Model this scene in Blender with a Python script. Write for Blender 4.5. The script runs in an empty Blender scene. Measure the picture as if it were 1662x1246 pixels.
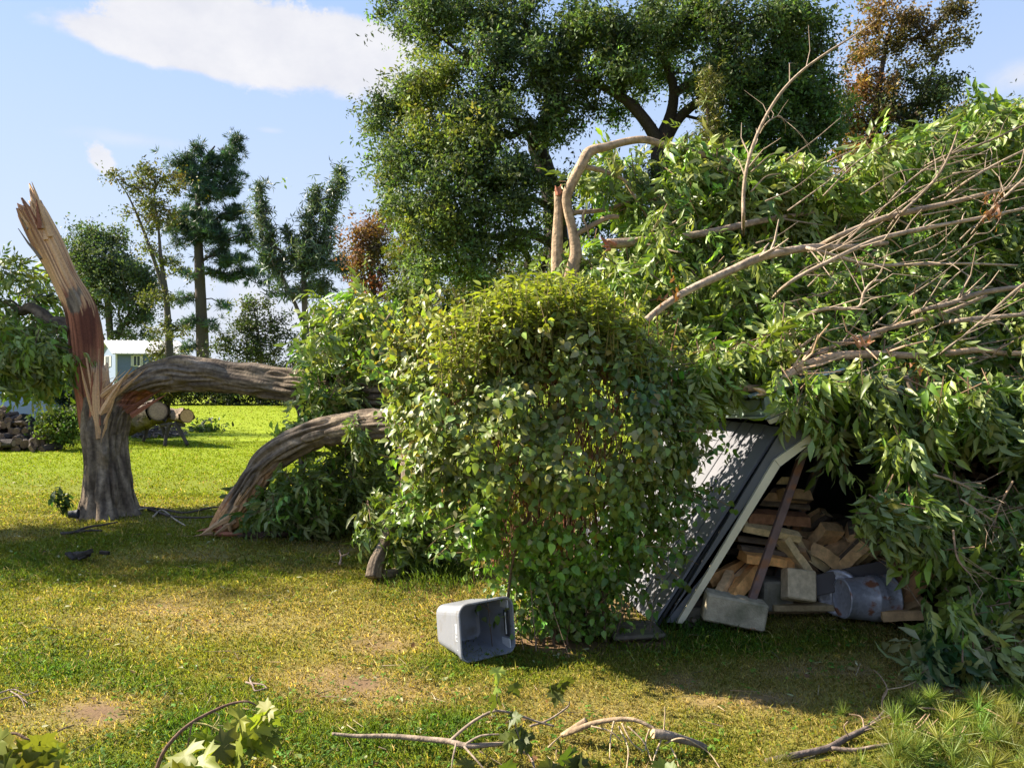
import bpy, math, random
import numpy as np
from mathutils import Vector, Matrix

RNG = np.random.default_rng(7)
random.seed(7)
scene = bpy.context.scene
COL = scene.collection

# ---------------------------------------------------------------- camera
H = 1.6
F = 1290.0
CX, HY = 831.0, 612.0
cam_d = bpy.data.cameras.new('camera')
cam = bpy.data.objects.new('camera', cam_d)
COL.objects.link(cam)
cam_d.sensor_width = 36.0
cam_d.lens = 36.0 * F / 1662.0
cam_d.clip_start = 0.05
cam_d.clip_end = 3000
cam.location = (0, 0, H)
cam.rotation_euler = (math.radians(90 - 0.49), 0, 0)
scene.camera = cam

# ---------------------------------------------------------------- light
SUN_DIR = Vector((0.975, -0.23, 0)).normalized()      # the way the light travels over the ground
SUN_EL = math.radians(36)
light_vec = Vector((SUN_DIR.x * math.cos(SUN_EL), SUN_DIR.y * math.cos(SUN_EL), -math.sin(SUN_EL)))
sd = bpy.data.lights.new('sun', 'SUN')
sd.energy = 3.75
sd.angle = math.radians(0.55)
sd.color = (1.0, 0.90, 0.74)
sun = bpy.data.objects.new('sun', sd)
COL.objects.link(sun)
sun.rotation_euler = light_vec.to_track_quat('-Z', 'Y').to_euler()
sun.location = (-20, 12, 20)

scene.view_settings.view_transform = 'Standard'
scene.view_settings.look = 'None'
scene.view_settings.exposure = 2.2
scene.view_settings.gamma = 1.0
scene.view_settings.use_curve_mapping = False

world = bpy.data.worlds.new('World')
scene.world = world
world.use_nodes = True
SKY_STRENGTH = 0.075


def build_world():
    nt = world.node_tree
    nt.nodes.clear()
    N = nt.nodes.new
    L = nt.links.new
    out = N('ShaderNodeOutputWorld')
    bg = N('ShaderNodeBackground')
    bg.inputs['Strength'].default_value = SKY_STRENGTH
    L(bg.outputs[0], out.inputs[0])
    sky = N('ShaderNodeTexSky')
    sky.sky_type = 'NISHITA'
    sky.sun_disc = False
    sky.sun_elevation = SUN_EL
    sun_az = math.atan2(-SUN_DIR.x, -SUN_DIR.y)        # clockwise from +Y
    sky.sun_rotation = sun_az % (2 * math.pi)
    sky.air_density = 1.0
    sky.dust_density = 0.2
    sky.ozone_density = 1.6
    tc = N('ShaderNodeTexCoord')

    def math_(op, a, b=None, c=None):
        n = N('ShaderNodeMath')
        n.operation = op
        for i, v in enumerate((a, b, c)):
            if v is None:
                continue
            if isinstance(v, (int, float)):
                n.inputs[i].default_value = v
            else:
                L(v, n.inputs[i])
        return n.outputs[0]

    def dot(v):
        n = N('ShaderNodeVectorMath')
        n.operation = 'DOT_PRODUCT'
        L(tc.outputs['Generated'], n.inputs[0])
        n.inputs[1].default_value = v
        return n.outputs['Value']

    def noise(scale, detail, rough=0.55, sc=(1, 1, 1)):
        m = N('ShaderNodeMapping')
        m.inputs['Scale'].default_value = sc
        L(tc.outputs['Generated'], m.inputs[0])
        n = N('ShaderNodeTexNoise')
        n.inputs['Scale'].default_value = scale
        n.inputs['Detail'].default_value = detail
        n.inputs['Roughness'].default_value = rough
        L(m.outputs[0], n.inputs['Vector'])
        return n.outputs['Fac']

    n1 = noise(12, 9, 0.62, (1, 1, 1.5))
    n2 = noise(3.1, 5, 0.5, (1, 1, 2.5))
    n3 = noise(38, 8, 0.65)

    def cloud(px, py, a, b, amp, tilt=0.0, soft=0.35, nz=None):
        c = Vector(((px - CX) / F, 1, (HY - py) / F)).normalized()
        r = Vector((0, 0, 1)).cross(c).normalized() * -1
        u = r.cross(c).normalized()
        r2 = r * math.cos(tilt) + u * math.sin(tilt)
        u2 = u * math.cos(tilt) - r * math.sin(tilt)
        du = math_('DIVIDE', dot(r2), a / F)
        dv = math_('DIVIDE', dot(u2), b / F)
        d2 = math_('ADD', math_('MULTIPLY', du, du), math_('MULTIPLY', dv, dv))
        d = math_('SQRT', d2)
        e = math_('ADD', math_('SUBTRACT', 1.0, d), math_('MULTIPLY', math_('SUBTRACT', nz if nz is not None else n1, 0.5), amp))
        m = N('ShaderNodeMapRange')
        m.interpolation_type = 'SMOOTHSTEP'
        L(e, m.inputs['Value'])
        m.inputs['From Min'].default_value = -0.08
        m.inputs['From Max'].default_value = soft
        g = math_('GREATER_THAN', dot(c), 0.2)
        return math_('MULTIPLY', m.outputs[0], g)

    masks = [cloud(440, 74, 245, 62, 1.0, -0.10, 0.20), cloud(400, 60, 200, 60, 2.0, -0.05, 0.30, n3), cloud(275, 80, 170, 30, 1.1, -0.12, 0.26), cloud(560, 78, 130, 52, 1.1, 0, 0.26),
             math_('MULTIPLY', cloud(164, 263, 16, 26, 2.6, 0.75, 0.5, n3), 0.92),
             math_('MULTIPLY', cloud(220, 228, 130, 14, 1.6, 0.0, 1.2), 0.35),
             math_('MULTIPLY', cloud(440, 213, 24, 6, 1.0, 0.0, 1.0), 0.35),
             math_('MULTIPLY', cloud(1660, 125, 50, 26, 1.4, 0.0, 0.9), 0.7),
             math_('MULTIPLY', cloud(420, 520, 260, 90, 1.8, 0.0, 1.0), 0.75)]
    # unseen cloud round the rest of the sky, thickened to add fill light
    el = N('ShaderNodeSeparateXYZ')
    L(tc.outputs['Generated'], el.inputs[0])
    mr = N('ShaderNodeMapRange')
    mr.interpolation_type = 'SMOOTHSTEP'
    L(n2, mr.inputs['Value'])
    mr.inputs['From Min'].default_value = 0.53
    mr.inputs['From Max'].default_value = 0.70
    behind = math_('LESS_THAN', dot((0, 1, 0)), 0.55)
    masks.append(math_('MULTIPLY', math_('MULTIPLY', mr.outputs[0], behind), 0.9))
    tot = masks[0]
    for m in masks[1:]:
        tot = math_('MAXIMUM', tot, m)
    K = 1.0 / SKY_STRENGTH
    # pale air low over the horizon
    hz = N('ShaderNodeMapRange')
    L(el.outputs['Z'], hz.inputs['Value'])
    hz.inputs['From Min'].default_value = 0.0
    hz.inputs['From Max'].default_value = 0.52
    hz.inputs['To Min'].default_value = 0.97
    hz.inputs['To Max'].default_value = 0.0
    mixh = N('ShaderNodeMix')
    mixh.data_type = 'RGBA'
    L(hz.outputs[0], mixh.inputs['Factor'])
    tint = N('ShaderNodeMix')
    tint.data_type = 'RGBA'
    tint.blend_type = 'MULTIPLY'
    tint.inputs['Factor'].default_value = 1.0
    L(sky.outputs[0], tint.inputs[6])
    tint.inputs[7].default_value = SKY_TINT
    flat = N('ShaderNodeMix')
    flat.data_type = 'RGBA'
    flat.inputs['Factor'].default_value = 0.80
    L(tint.outputs[2], flat.inputs[6])
    flat.inputs[7].default_value = (0.078 * K, 0.124 * K, 0.212 * K, 1)
    L(flat.outputs[2], mixh.inputs[6])
    mixh.inputs[7].default_value = (0.163 * K, 0.180 * K, 0.208 * K, 1)
    cr = N('ShaderNodeMix')
    cr.data_type = 'RGBA'
    L(n1, cr.inputs['Factor'])
    cr.inputs[6].default_value = (0.150 * K, 0.156 * K, 0.180 * K, 1)
    cr.inputs[7].default_value = (0.228 * K, 0.226 * K, 0.228 * K, 1)
    mixc = N('ShaderNodeMix')
    mixc.data_type = 'RGBA'
    L(tot, mixc.inputs['Factor'])
    L(mixh.outputs[2], mixc.inputs[6])
    L(cr.outputs[2], mixc.inputs[7])
    L(mixc.outputs[2], bg.inputs['Color'])


SKY_TINT = (1.05, 0.94, 0.98, 1)
build_world()


# ---------------------------------------------------------------- photo pixel -> place
def at(px, py, d):
    return np.array([(px - CX) / F * d, d, H - (py - HY) / F * d])


def gr(px, py):
    d = H * F / (py - HY)
    return np.array([(px - CX) / F * d, d, 0.0])


def pix(P):
    P = np.asarray(P, float)
    d = np.maximum(P[..., 1], 0.05)
    return CX + F * P[..., 0] / d, HY + F * (H - P[..., 2]) / d


# ---------------------------------------------------------------- noise
def _hash(ix, iy, iz, seed):
    h = (ix * 374761393 + iy * 668265263 + iz * 2147483647 + seed * 144664) & 0xFFFFFFFF
    h = ((h ^ (h >> 13)) * 1274126177) & 0xFFFFFFFF
    h = h ^ (h >> 16)
    return (h & 0xFFFF) / 65535.0


def vnoise(P, seed=0):
    P = np.asarray(P, float)
    if P.shape[-1] == 2:
        P = np.concatenate([P, np.zeros(P.shape[:-1] + (1,))], -1)
    i = np.floor(P).astype(np.int64)
    f = P - i
    f = f * f * (3 - 2 * f)
    r = 0
    for dx in (0, 1):
        for dy in (0, 1):
            for dz in (0, 1):
                w = (f[..., 0] if dx else 1 - f[..., 0]) * (f[..., 1] if dy else 1 - f[..., 1]) * (f[..., 2] if dz else 1 - f[..., 2])
                r = r + w * _hash(i[..., 0] + dx, i[..., 1] + dy, i[..., 2] + dz, seed)
    return r


def fbm(P, octs=4, seed=0):
    P = np.asarray(P, float)
    s, a, t = 0, 0.5, 0
    for k in range(octs):
        s = s + a * vnoise(P * (2 ** k) + 17.3 * k, seed + k)
        t += a
        a *= 0.5
    return s / t


# ---------------------------------------------------------------- meshes and objects
def mesh(name, V, faces, mats, col=None, mi=None, smooth=False, extra=None):
    """faces: list of int arrays (m,3) or (m,4)"""
    me = bpy.data.meshes.new(name)
    V = np.asarray(V, np.float32)
    if not isinstance(faces, (list, tuple)):
        faces = [faces]
    faces = [np.asarray(f, np.int32) for f in faces if len(f)]
    nl = sum(f.size for f in faces)
    npoly = sum(len(f) for f in faces)
    me.vertices.add(len(V))
    me.vertices.foreach_set('co', V.ravel())
    me.loops.add(nl)
    me.loops.foreach_set('vertex_index', np.concatenate([f.ravel() for f in faces]))
    me.polygons.add(npoly)
    sizes = np.concatenate([np.full(len(f), f.shape[1], np.int32) for f in faces])
    starts = np.concatenate([[0], np.cumsum(sizes)[:-1]]).astype(np.int32)
    me.polygons.foreach_set('loop_start', starts)
    if mi is not None:
        me.polygons.foreach_set('material_index', np.asarray(mi, np.int32))
    soft = smooth or (mats if not isinstance(mats, (list, tuple)) else mats[0]).name.startswith(('leaf', 'needle', 'grass'))
    me.polygons.foreach_set('use_smooth', np.full(npoly, soft, bool))
    me.update(calc_edges=True)
    if col is not None:
        col = np.asarray(col, np.float32)
        if col.ndim == 1:
            col = np.tile(col, (len(V), 1))
        if col.shape[1] == 3:
            col = np.concatenate([col, np.ones((len(col), 1), np.float32)], 1)
        a = me.attributes.new('col', 'FLOAT_COLOR', 'POINT')
        a.data.foreach_set('color', np.ascontiguousarray(col, np.float32).ravel())
    for k, v in (extra or {}).items():
        v = np.asarray(v, np.float32)
        if v.ndim == 1:
            a = me.attributes.new(k, 'FLOAT', 'POINT')
            a.data.foreach_set('value', v)
        else:
            a = me.attributes.new(k, 'FLOAT_VECTOR', 'POINT')
            a.data.foreach_set('vector', np.ascontiguousarray(v).ravel())
    for m in (mats if isinstance(mats, (list, tuple)) else [mats]):
        me.materials.append(m)
    return me


def link(name, data, parent=None, loc=(0, 0, 0)):
    o = bpy.data.objects.new(name, data)
    COL.objects.link(o)
    o.location = loc
    if parent is not None:
        o.parent = parent
    return o


def tag(o, label=None, cat=None, group=None, kind=None):
    if label:
        o['label'] = label
    if cat:
        o['category'] = cat
    if group:
        o['group'] = group
    if kind:
        o['kind'] = kind
    return o


def thing(name, label, cat, loc, group=None):
    return tag(link(name, None, None, tuple(loc)), label, cat, group)


def wloc(o):
    v = Vector(o.location)
    p = o.parent
    while p is not None:
        v += p.location
        p = p.parent
    return np.array(v)


def part(root, name, V, faces, mats, **k):
    """V in world coordinates; the part is stored relative to its thing"""
    base = wloc(root)
    return link(name, mesh(name, np.asarray(V) - base, faces, mats, **k), root)


class Geo:
    """collects pieces of geometry that become one mesh"""
    def __init__(self):
        self.V, self.F3, self.F4, self.C, self.n = [], [], [], [], 0
        self.m3, self.m4 = [], []

    def add(self, V, faces, col=(1, 1, 1), mi=0):
        V = np.asarray(V, float)
        for f in (faces if isinstance(faces, (list, tuple)) else [faces]):
            f = np.asarray(f, np.int64)
            if not len(f):
                continue
            (self.F3 if f.shape[1] == 3 else self.F4).append(f + self.n)
            (self.m3 if f.shape[1] == 3 else self.m4).append(np.full(len(f), mi))
        col = np.asarray(col, float)
        if col.ndim == 1:
            col = np.tile(col[:3], (len(V), 1))
        self.V.append(V)
        self.C.append(col[:, :3])
        self.n += len(V)

    def data(self):
        fs = []
        mi = []
        if self.F3:
            fs.append(np.concatenate(self.F3))
            mi += self.m3
        if self.F4:
            fs.append(np.concatenate(self.F4))
            mi += self.m4
        return np.concatenate(self.V), fs, np.concatenate(self.C), np.concatenate(mi)

    def part(self, root, name, mats, smooth=False):
        V, fs, C, mi = self.data()
        return part(root, name, V, fs, mats, col=C, mi=mi, smooth=smooth)

    def obj(self, name, mats, loc=(0, 0, 0), smooth=False):
        V, fs, C, mi = self.data()
        return link(name, mesh(name, V - np.asarray(loc), fs, mats, col=C, mi=mi, smooth=smooth), None, tuple(loc))


def unit(v):
    v = np.asarray(v, float)
    return v / np.maximum(np.linalg.norm(v, axis=-1, keepdims=True), 1e-9)


def curve(pts, n):
    """Catmull-Rom through rows (any number of columns)"""
    P = np.asarray(pts, float)
    if len(P) == 2:
        t = np.linspace(0, 1, n)[:, None]
        return P[0] * (1 - t) + P[1] * t
    Q = np.vstack([2 * P[0] - P[1], P, 2 * P[-1] - P[-2]])
    t = np.linspace(0, len(P) - 1 - 1e-6, n)
    i = t.astype(int)
    f = (t - i)[:, None]
    a, b, c, d = Q[i], Q[i + 1], Q[i + 2], Q[i + 3]
    return 0.5 * (2 * b + (c - a) * f + (2 * a - 5 * b + 4 * c - d) * f ** 2 + (3 * b - a - 3 * c + d) * f ** 3)


def frames(P):
    T = unit(np.gradient(P, axis=0))
    a = np.array([0, -1.0, 0]) if abs(T[0][1]) < 0.9 else np.array([1.0, 0, 0])
    u = unit(a - T[0] * a.dot(T[0]))
    U = [u]
    for k in range(1, len(P)):
        u = unit(U[-1] - T[k] * U[-1].dot(T[k]))
        U.append(u)
    U = np.array(U)
    return T, U, np.cross(T, U)


def tube(pts, n=24, sides=8, disp=None, cap=True, jag=None):
    """pts rows: x,y,z,r.  disp(theta, s, P) -> radius factor.  returns V, faces, theta, s"""
    C = curve(pts, n)
    P, R = C[:, :3], np.maximum(C[:, 3], 1e-4)
    T, U, W = frames(P)
    th = np.linspace(0, 2 * np.pi, sides, endpoint=False)
    s = np.concatenate([[0], np.cumsum(np.linalg.norm(np.diff(P, axis=0), axis=1))])
    TH, S = np.meshgrid(th, s)
    ring = np.cos(TH)[..., None] * U[:, None, :] + np.sin(TH)[..., None] * W[:, None, :]
    rr = R[:, None] * np.ones_like(TH)
    V = P[:, None, :] + ring * rr[..., None]
    if disp is not None:
        rr = rr * disp(TH, S, V)
        V = P[:, None, :] + ring * rr[..., None]
    if jag is not None:
        V[-1] += T[-1] * jag(th)[:, None]
    i = np.arange(n - 1)[:, None] * sides + np.arange(sides)[None, :]
    j = np.arange(n - 1)[:, None] * sides + (np.arange(sides)[None, :] + 1) % sides
    q = np.stack([i, j, j + sides, i + sides], -1).reshape(-1, 4)
    V = V.reshape(-1, 3)
    fs = [q]
    if cap:
        nv = len(V)
        V = np.vstack([V, P[0], P[-1]])
        a = np.arange(sides)
        b = (a + 1) % sides
        fs.append(np.vstack([np.stack([b, a, np.full(sides, nv)], 1),
                             np.stack([a + (n - 1) * sides, b + (n - 1) * sides, np.full(sides, nv + 1)], 1)]))
    return V, fs, TH.ravel(), S.ravel()


def sticks(A, B, ra, rb, sides=4):
    """many straight tapered sticks at once"""
    A, B = np.asarray(A, float), np.asarray(B, float)
    n = len(A)
    ra, rb = np.broadcast_to(ra, (n,)), np.broadcast_to(rb, (n,))
    T = unit(B - A)
    ref = np.where(np.abs(T[:, 2:3]) < 0.9, np.array([[0, 0, 1.0]]), np.array([[1.0, 0, 0]]))
    U = unit(np.cross(T, ref))
    W = np.cross(T, U)
    th = np.linspace(0, 2 * np.pi, sides, endpoint=False)
    ring = np.cos(th)[None, :, None] * U[:, None] + np.sin(th)[None, :, None] * W[:, None]
    V = np.concatenate([A[:, None] + ring * ra[:, None, None], B[:, None] + ring * rb[:, None, None]], 1)
    a = np.arange(sides)
    b = (a + 1) % sides
    q = np.stack([a, b, b + sides, a + sides], 1)
    q = (q[None] + (np.arange(n) * 2 * sides)[:, None, None]).reshape(-1, 4)
    return V.reshape(-1, 3), q


def box(size, R=None, loc=(0, 0, 0), bevel=0.0):
    """box with chamfered edges, 24 vertices"""
    s = np.asarray(size, float) / 2
    b = min(bevel, s.min() * 0.9)
    if b <= 0:
        V = np.array([[x, y, z] for x in (-1, 1) for y in (-1, 1) for z in (-1, 1)], float) * s
        Fq = np.array([[0, 1, 3, 2], [4, 6, 7, 5], [0, 4, 5, 1], [2, 3, 7, 6], [0, 2, 6, 4], [1, 5, 7, 3]])
        fs = [Fq]
    else:
        import bmesh
        bm = bmesh.new()
        bmesh.ops.create_cube(bm, size=2.0)
        for v in bm.verts:
            v.co = Vector((v.co.x * s[0], v.co.y * s[1], v.co.z * s[2]))
        bmesh.ops.bevel(bm, geom=list(bm.edges), offset=b, segments=1, affect='EDGES', profile=0.5)
        bm.verts.index_update()
        V = np.array([v.co[:] for v in bm.verts])
        f3 = [[v.index for v in f.verts] for f in bm.faces if len(f.verts) == 3]
        f4 = [[v.index for v in f.verts] for f in bm.faces if len(f.verts) == 4]
        fs = [np.array(x) for x in (f3, f4) if x]
        bm.free()
    if R is not None:
        V = V @ np.asarray(R).T
    return V + np.asarray(loc), fs


def rot(ax, a):
    return np.array(Matrix.Rotation(a, 3, ax))


def basis(y, n):
    """rotations whose columns are x, y(axis), z(normal)"""
    y = unit(y)
    x = unit(np.cross(y, n))
    z = np.cross(x, y)
    return np.stack([x, y, z], -1)


def rand_unit(n):
    v = RNG.normal(size=(n, 3))
    return unit(v)


# ---------------------------------------------------------------- materials
def new_mat(name):
    m = bpy.data.materials.new(name)
    m.use_nodes = True
    nt = m.node_tree
    nt.nodes.clear()
    return m, nt, nt.nodes.new, nt.links.new


def leaf_mat(name, trans=0.4, rough=0.5, under=None, tsat=(1.25, 1.3, 0.45), spec=0.35, var=True):
    m, nt, N, L = new_mat(name)
    out = N('ShaderNodeOutputMaterial')
    at_ = N('ShaderNodeAttribute')
    at_.attribute_name = 'col'
    colour = at_.outputs['Color']
    if under is not None:
        g = N('ShaderNodeNewGeometry')
        mx = N('ShaderNodeMix')
        mx.data_type = 'RGBA'
        mm = N('ShaderNodeMath')
        mm.operation = 'MULTIPLY'
        mm.inputs[1].default_value = under[3]
        L(g.outputs['Backfacing'], mm.inputs[0])
        L(mm.outputs[0], mx.inputs['Factor'])
        L(colour, mx.inputs[6])
        mx.inputs[7].default_value = (under[0], under[1], under[2], 1)
        colour = mx.outputs[2]
    p = N('ShaderNodeBsdfPrincipled')
    p.inputs['Roughness'].default_value = rough
    p.inputs['Specular IOR Level'].default_value = spec
    L(colour, p.inputs['Base Color'])
    t = N('ShaderNodeBsdfTranslucent')
    tm = N('ShaderNodeMix')
    tm.data_type = 'RGBA'
    tm.blend_type = 'MULTIPLY'
    tm.inputs['Factor'].default_value = 1
    L(at_.outputs['Color'], tm.inputs[6])
    tm.inputs[7].default_value = (*tsat, 1)
    L(tm.outputs[2], t.inputs['Color'])
    ms = N('ShaderNodeMixShader')
    ms.inputs[0].default_value = trans
    L(p.outputs[0], ms.inputs[1])
    L(t.outputs[0], ms.inputs[2])
    L(ms.outputs[0], out.inputs[0])
    return m


def solid(name, rough=0.8, spec=0.3, metal=0.0, noise_scale=30, noise_amt=0.35, bump=0.2, stretch=(1, 1, 1), base=None, bscale=None, coords='Object', dirt=None):
    """attribute 'col' (or base) broken up by noise, with bump"""
    m, nt, N, L = new_mat(name)
    out = N('ShaderNodeOutputMaterial')
    p = N('ShaderNodeBsdfPrincipled')
    p.inputs['Roughness'].default_value = rough
    p.inputs['Specular IOR Level'].default_value = spec
    p.inputs['Metallic'].default_value = metal
    if base is None:
        a = N('ShaderNodeAttribute')
        a.attribute_name = 'col'
        colour = a.outputs['Color']
    else:
        a = N('ShaderNodeRGB')
        a.outputs[0].default_value = (*base, 1)
        colour = a.outputs[0]
    tc = N('ShaderNodeTexCoord')
    mp = N('ShaderNodeMapping')
    mp.inputs['Scale'].default_value = stretch
    L(tc.outputs[coords], mp.inputs[0])
    n = N('ShaderNodeTexNoise')
    n.inputs['Scale'].default_value = noise_scale
    n.inputs['Detail'].default_value = 6
    n.inputs['Roughness'].default_value = 0.65
    L(mp.outputs[0], n.inputs['Vector'])
    r = N('ShaderNodeMapRange')
    r.inputs['From Min'].default_value = 0.25
    r.inputs['From Max'].default_value = 0.75
    r.inputs['To Min'].default_value = 1 - noise_amt
    r.inputs['To Max'].default_value = 1 + noise_amt
    L(n.outputs['Fac'], r.inputs['Value'])
    mx = N('ShaderNodeMix')
    mx.data_type = 'RGBA'
    mx.blend_type = 'MULTIPLY'
    mx.inputs['Factor'].default_value = 1
    L(colour, mx.inputs[6])
    L(r.outputs[0], mx.inputs[7])
    colour = mx.outputs[2]
    if dirt is not None:                    # blotches of another colour: (colour, scale, lo, hi)
        dn = N('ShaderNodeTexNoise')
        dn.inputs['Scale'].default_value = dirt[1]
        dn.inputs['Detail'].default_value = 5
        L(tc.outputs[coords], dn.inputs['Vector'])
        dr = N('ShaderNodeMapRange')
        dr.inputs['From Min'].default_value = dirt[2]
        dr.inputs['From Max'].default_value = dirt[3]
        L(dn.outputs['Fac'], dr.inputs['Value'])
        dm = N('ShaderNodeMix')
        dm.data_type = 'RGBA'
        L(dr.outputs[0], dm.inputs['Factor'])
        L(colour, dm.inputs[6])
        dm.inputs[7].default_value = (*dirt[0], 1)
        colour = dm.outputs[2]
    L(colour, p.inputs['Base Color'])
    if bump:
        b = N('ShaderNodeBump')
        b.inputs['Strength'].default_value = bump
        b.inputs['Distance'].default_value = 0.01
        if bscale:
            n2 = N('ShaderNodeTexNoise')
            n2.inputs['Scale'].default_value = bscale
            n2.inputs['Detail'].default_value = 4
            L(mp.outputs[0], n2.inputs['Vector'])
            L(n2.outputs['Fac'], b.inputs['Height'])
        else:
            L(n.outputs['Fac'], b.inputs['Height'])
        L(b.outputs[0], p.inputs['Normal'])
    L(p.outputs[0], out.inputs[0])
    return m


M_LEAF = leaf_mat('leaf', 0.42, 0.5)
M_LEAF_PALE = leaf_mat('leaf_pale_underside', 0.34, 0.42, under=(0.27, 0.33, 0.13, 0.85), spec=0.45)
M_LEAF_BUSH = leaf_mat('leaf_bush', 0.40, 0.42, under=(0.22, 0.26, 0.12, 0.7), spec=0.5)
M_LEAF_FAR = leaf_mat('leaf_far', 0.38, 0.58, spec=0.25)
M_NEEDLE = leaf_mat('needle', 0.25, 0.5)
M_GRASS = leaf_mat('grass_blade', 0.45, 0.6, spec=0.12, tsat=(1.2, 1.2, 0.5))
M_BARK = solid('bark', 0.92, 0.15, noise_scale=22, noise_amt=0.55, bump=0.9, bscale=40, coords='Object')
M_WOOD = solid('torn_wood', 0.8, 0.2, noise_scale=60, noise_amt=0.3, bump=0.5)
M_TWIG = solid('twig', 0.8, 0.25, noise_scale=40, noise_amt=0.35, bump=0.2)
M_PAINT = solid('paint', 0.55, 0.3, noise_scale=6, noise_amt=0.12, bump=0.06, bscale=80)
M_CONC = solid('concrete', 0.95, 0.1, noise_scale=14, noise_amt=0.35, bump=0.6, bscale=90, dirt=((0.10, 0.10, 0.06), 5, 0.5, 0.72))
M_SPLIT = solid('split_wood', 0.85, 0.15, noise_scale=26, noise_amt=0.35, bump=0.5, stretch=(1, 1, 1))

# ---------------------------------------------------------------- leaf shapes
def leaflet(L, W, fold=0.25, droop=0.2):
    """pointed leaflet along +y, folded at the midrib: 6 vertices, 6 triangles"""
    V = np.array([[0, 0, 0], [-W / 2, 0.38 * L, fold * W / 2], [0, 0.42 * L, 0], [W / 2, 0.38 * L, fold * W / 2],
                  [-W * 0.28, 0.75 * L, fold * W * 0.28 - droop * L * 0.4], [0, 0.75 * L, -droop * L * 0.45], [W * 0.28, 0.75 * L, fold * W * 0.28 - droop * L * 0.4],
                  [0, L, -droop * L]], float)
    Fc = np.array([[0, 2, 1], [0, 3, 2], [1, 2, 5], [1, 5, 4], [2, 3, 6], [2, 6, 5], [4, 5, 7], [5, 6, 7]])
    return V, Fc


def diamond(L, W, droop=0.15):
    V = np.array([[0, 0, 0], [-W / 2, 0.5 * L, 0.1 * W], [W / 2, 0.5 * L, 0.1 * W], [0, L, -droop * L]], float)
    return V, np.array([[0, 2, 1], [1, 2, 3]])


def ovate(L, W, fold=0.3, droop=0.25):
    ys = [0.0, 0.18, 0.42, 0.70, 1.0]
    ws = [0.0, 0.42, 0.5, 0.33, 0.0]
    V = [[0, 0, 0]]
    for y, w in zip(ys[1:4], ws[1:4]):
        z = -droop * L * y * y
        V += [[-w * W, y * L, z + fold * w * W], [0, y * L, z], [w * W, y * L, z + fold * w * W]]
    V += [[0, L, -droop * L]]
    Fc = [[0, 2, 1], [0, 3, 2]]
    for k in range(2):
        a = 1 + 3 * k
        Fc += [[a, a + 1, a + 4], [a, a + 4, a + 3], [a + 1, a + 2, a + 5], [a + 1, a + 5, a + 4]]
    Fc += [[7, 8, 10], [8, 9, 10]]
    return np.array(V, float), np.array(Fc)


def compound(n=7, L=0.11, W=0.036, gap=0.045, rng=None):
    """ash-like leaf: a stalk with paired pointed leaflets, wilting"""
    rng = rng or RNG
    G = Geo()
    pairs = (n - 1) // 2
    ln = gap * (pairs + 1)
    sag = rng.uniform(0.1, 0.5)
    P = lambda t: np.array([0, t * ln, -sag * ln * t * t])
    for k in range(pairs):
        t = (k + 0.8) / (pairs + 1)
        for s in (-1, 1):
            l = L * rng.uniform(0.75, 1.1)
            V, Fc = leaflet(l, W * rng.uniform(0.8, 1.15), rng.uniform(0.1, 0.7), rng.uniform(0.05, 0.5))
            R = rot('Z', -s * rng.uniform(0.55, 1.05)) @ rot('Y', s * rng.uniform(0.0, 0.9)) @ rot('X', -rng.uniform(0.0, 0.9))
            G.add(V @ R.T + P(t), Fc)
    V, Fc = leaflet(L * 1.1, W * 1.05, rng.uniform(0.1, 0.6), rng.uniform(0.1, 0.5))
    G.add(V @ (rot('Z', rng.uniform(-0.2, 0.2)) @ rot('X', -rng.uniform(0.2, 0.9))).T + P(1.0), Fc)
    A = np.array([P(0), P(0.5)])
    B = np.array([P(0.5), P(1.0)])
    V, q = sticks(A, B, 0.0016, 0.0012, 3)
    G.add(V, q)
    V, fs, C, mi = G.data()
    tri = [f if f.shape[1] == 3 else np.vstack([f[:, [0, 1, 2]], f[:, [0, 2, 3]]]) for f in fs]
    return V, np.vstack(tri)


def rosette(n, L, W, rng=None, flat=0.6):
    rng = rng or RNG
    G = Geo()
    for k in range(n):
        a = 2 * np.pi * k / n + rng.uniform(-0.4, 0.4)
        V, Fc = diamond(L * rng.uniform(0.7, 1.15), W * rng.uniform(0.8, 1.2), rng.uniform(0, 0.3))
        V = V @ (rot('Z', a) @ rot('X', rng.uniform(-0.7, 0.5) * flat) @ rot('Y', rng.uniform(-0.6, 0.6))).T
        G.add(V, Fc)
    V, fs, C, mi = G.data()
    return V, fs[0]


def maple_leaf(L, rng=None):
    """five pointed lobes, a stalk, slightly cupped"""
    rng = rng or RNG
    out = [(0, 0.0), (0.16, -0.06), (0.30, -0.02), (0.50, -0.10), (0.40, 0.14), (0.70, 0.30), (0.56, 0.36), (0.62, 0.56), (0.40, 0.46), (0.22, 0.40),
           (0.28, 0.66), (0.17, 0.70), (0.0, 1.05)]
    pts = out + [(-x, y) for x, y in reversed(out[1:-1])]
    k1, k2 = rng.uniform(0.2, 0.9), rng.uniform(0.15, 0.8)
    P = np.array([(0.0, 0.28)] + pts) * L
    z = -k2 * P[:, 1] ** 2 / L + k1 * np.abs(P[:, 0]) * 0.6 - 0.5 * k1 * P[:, 0] ** 2 / L + rng.normal(size=len(P)) * 0.035 * L
    V = np.column_stack([P, z])
    n = len(pts)
    Fc = np.array([[0, 1 + i, 1 + (i + 1) % n] for i in range(n)])
    V2, q = sticks([[0, 0.0, 0]], [[0, -0.55 * L, 0.12 * L]], 0.0022, 0.0016, 3)
    tri = np.vstack([q[:, [0, 1, 2]], q[:, [0, 2, 3]]]) + len(V)
    return np.vstack([V, V2]), np.vstack([Fc, tri])


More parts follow.
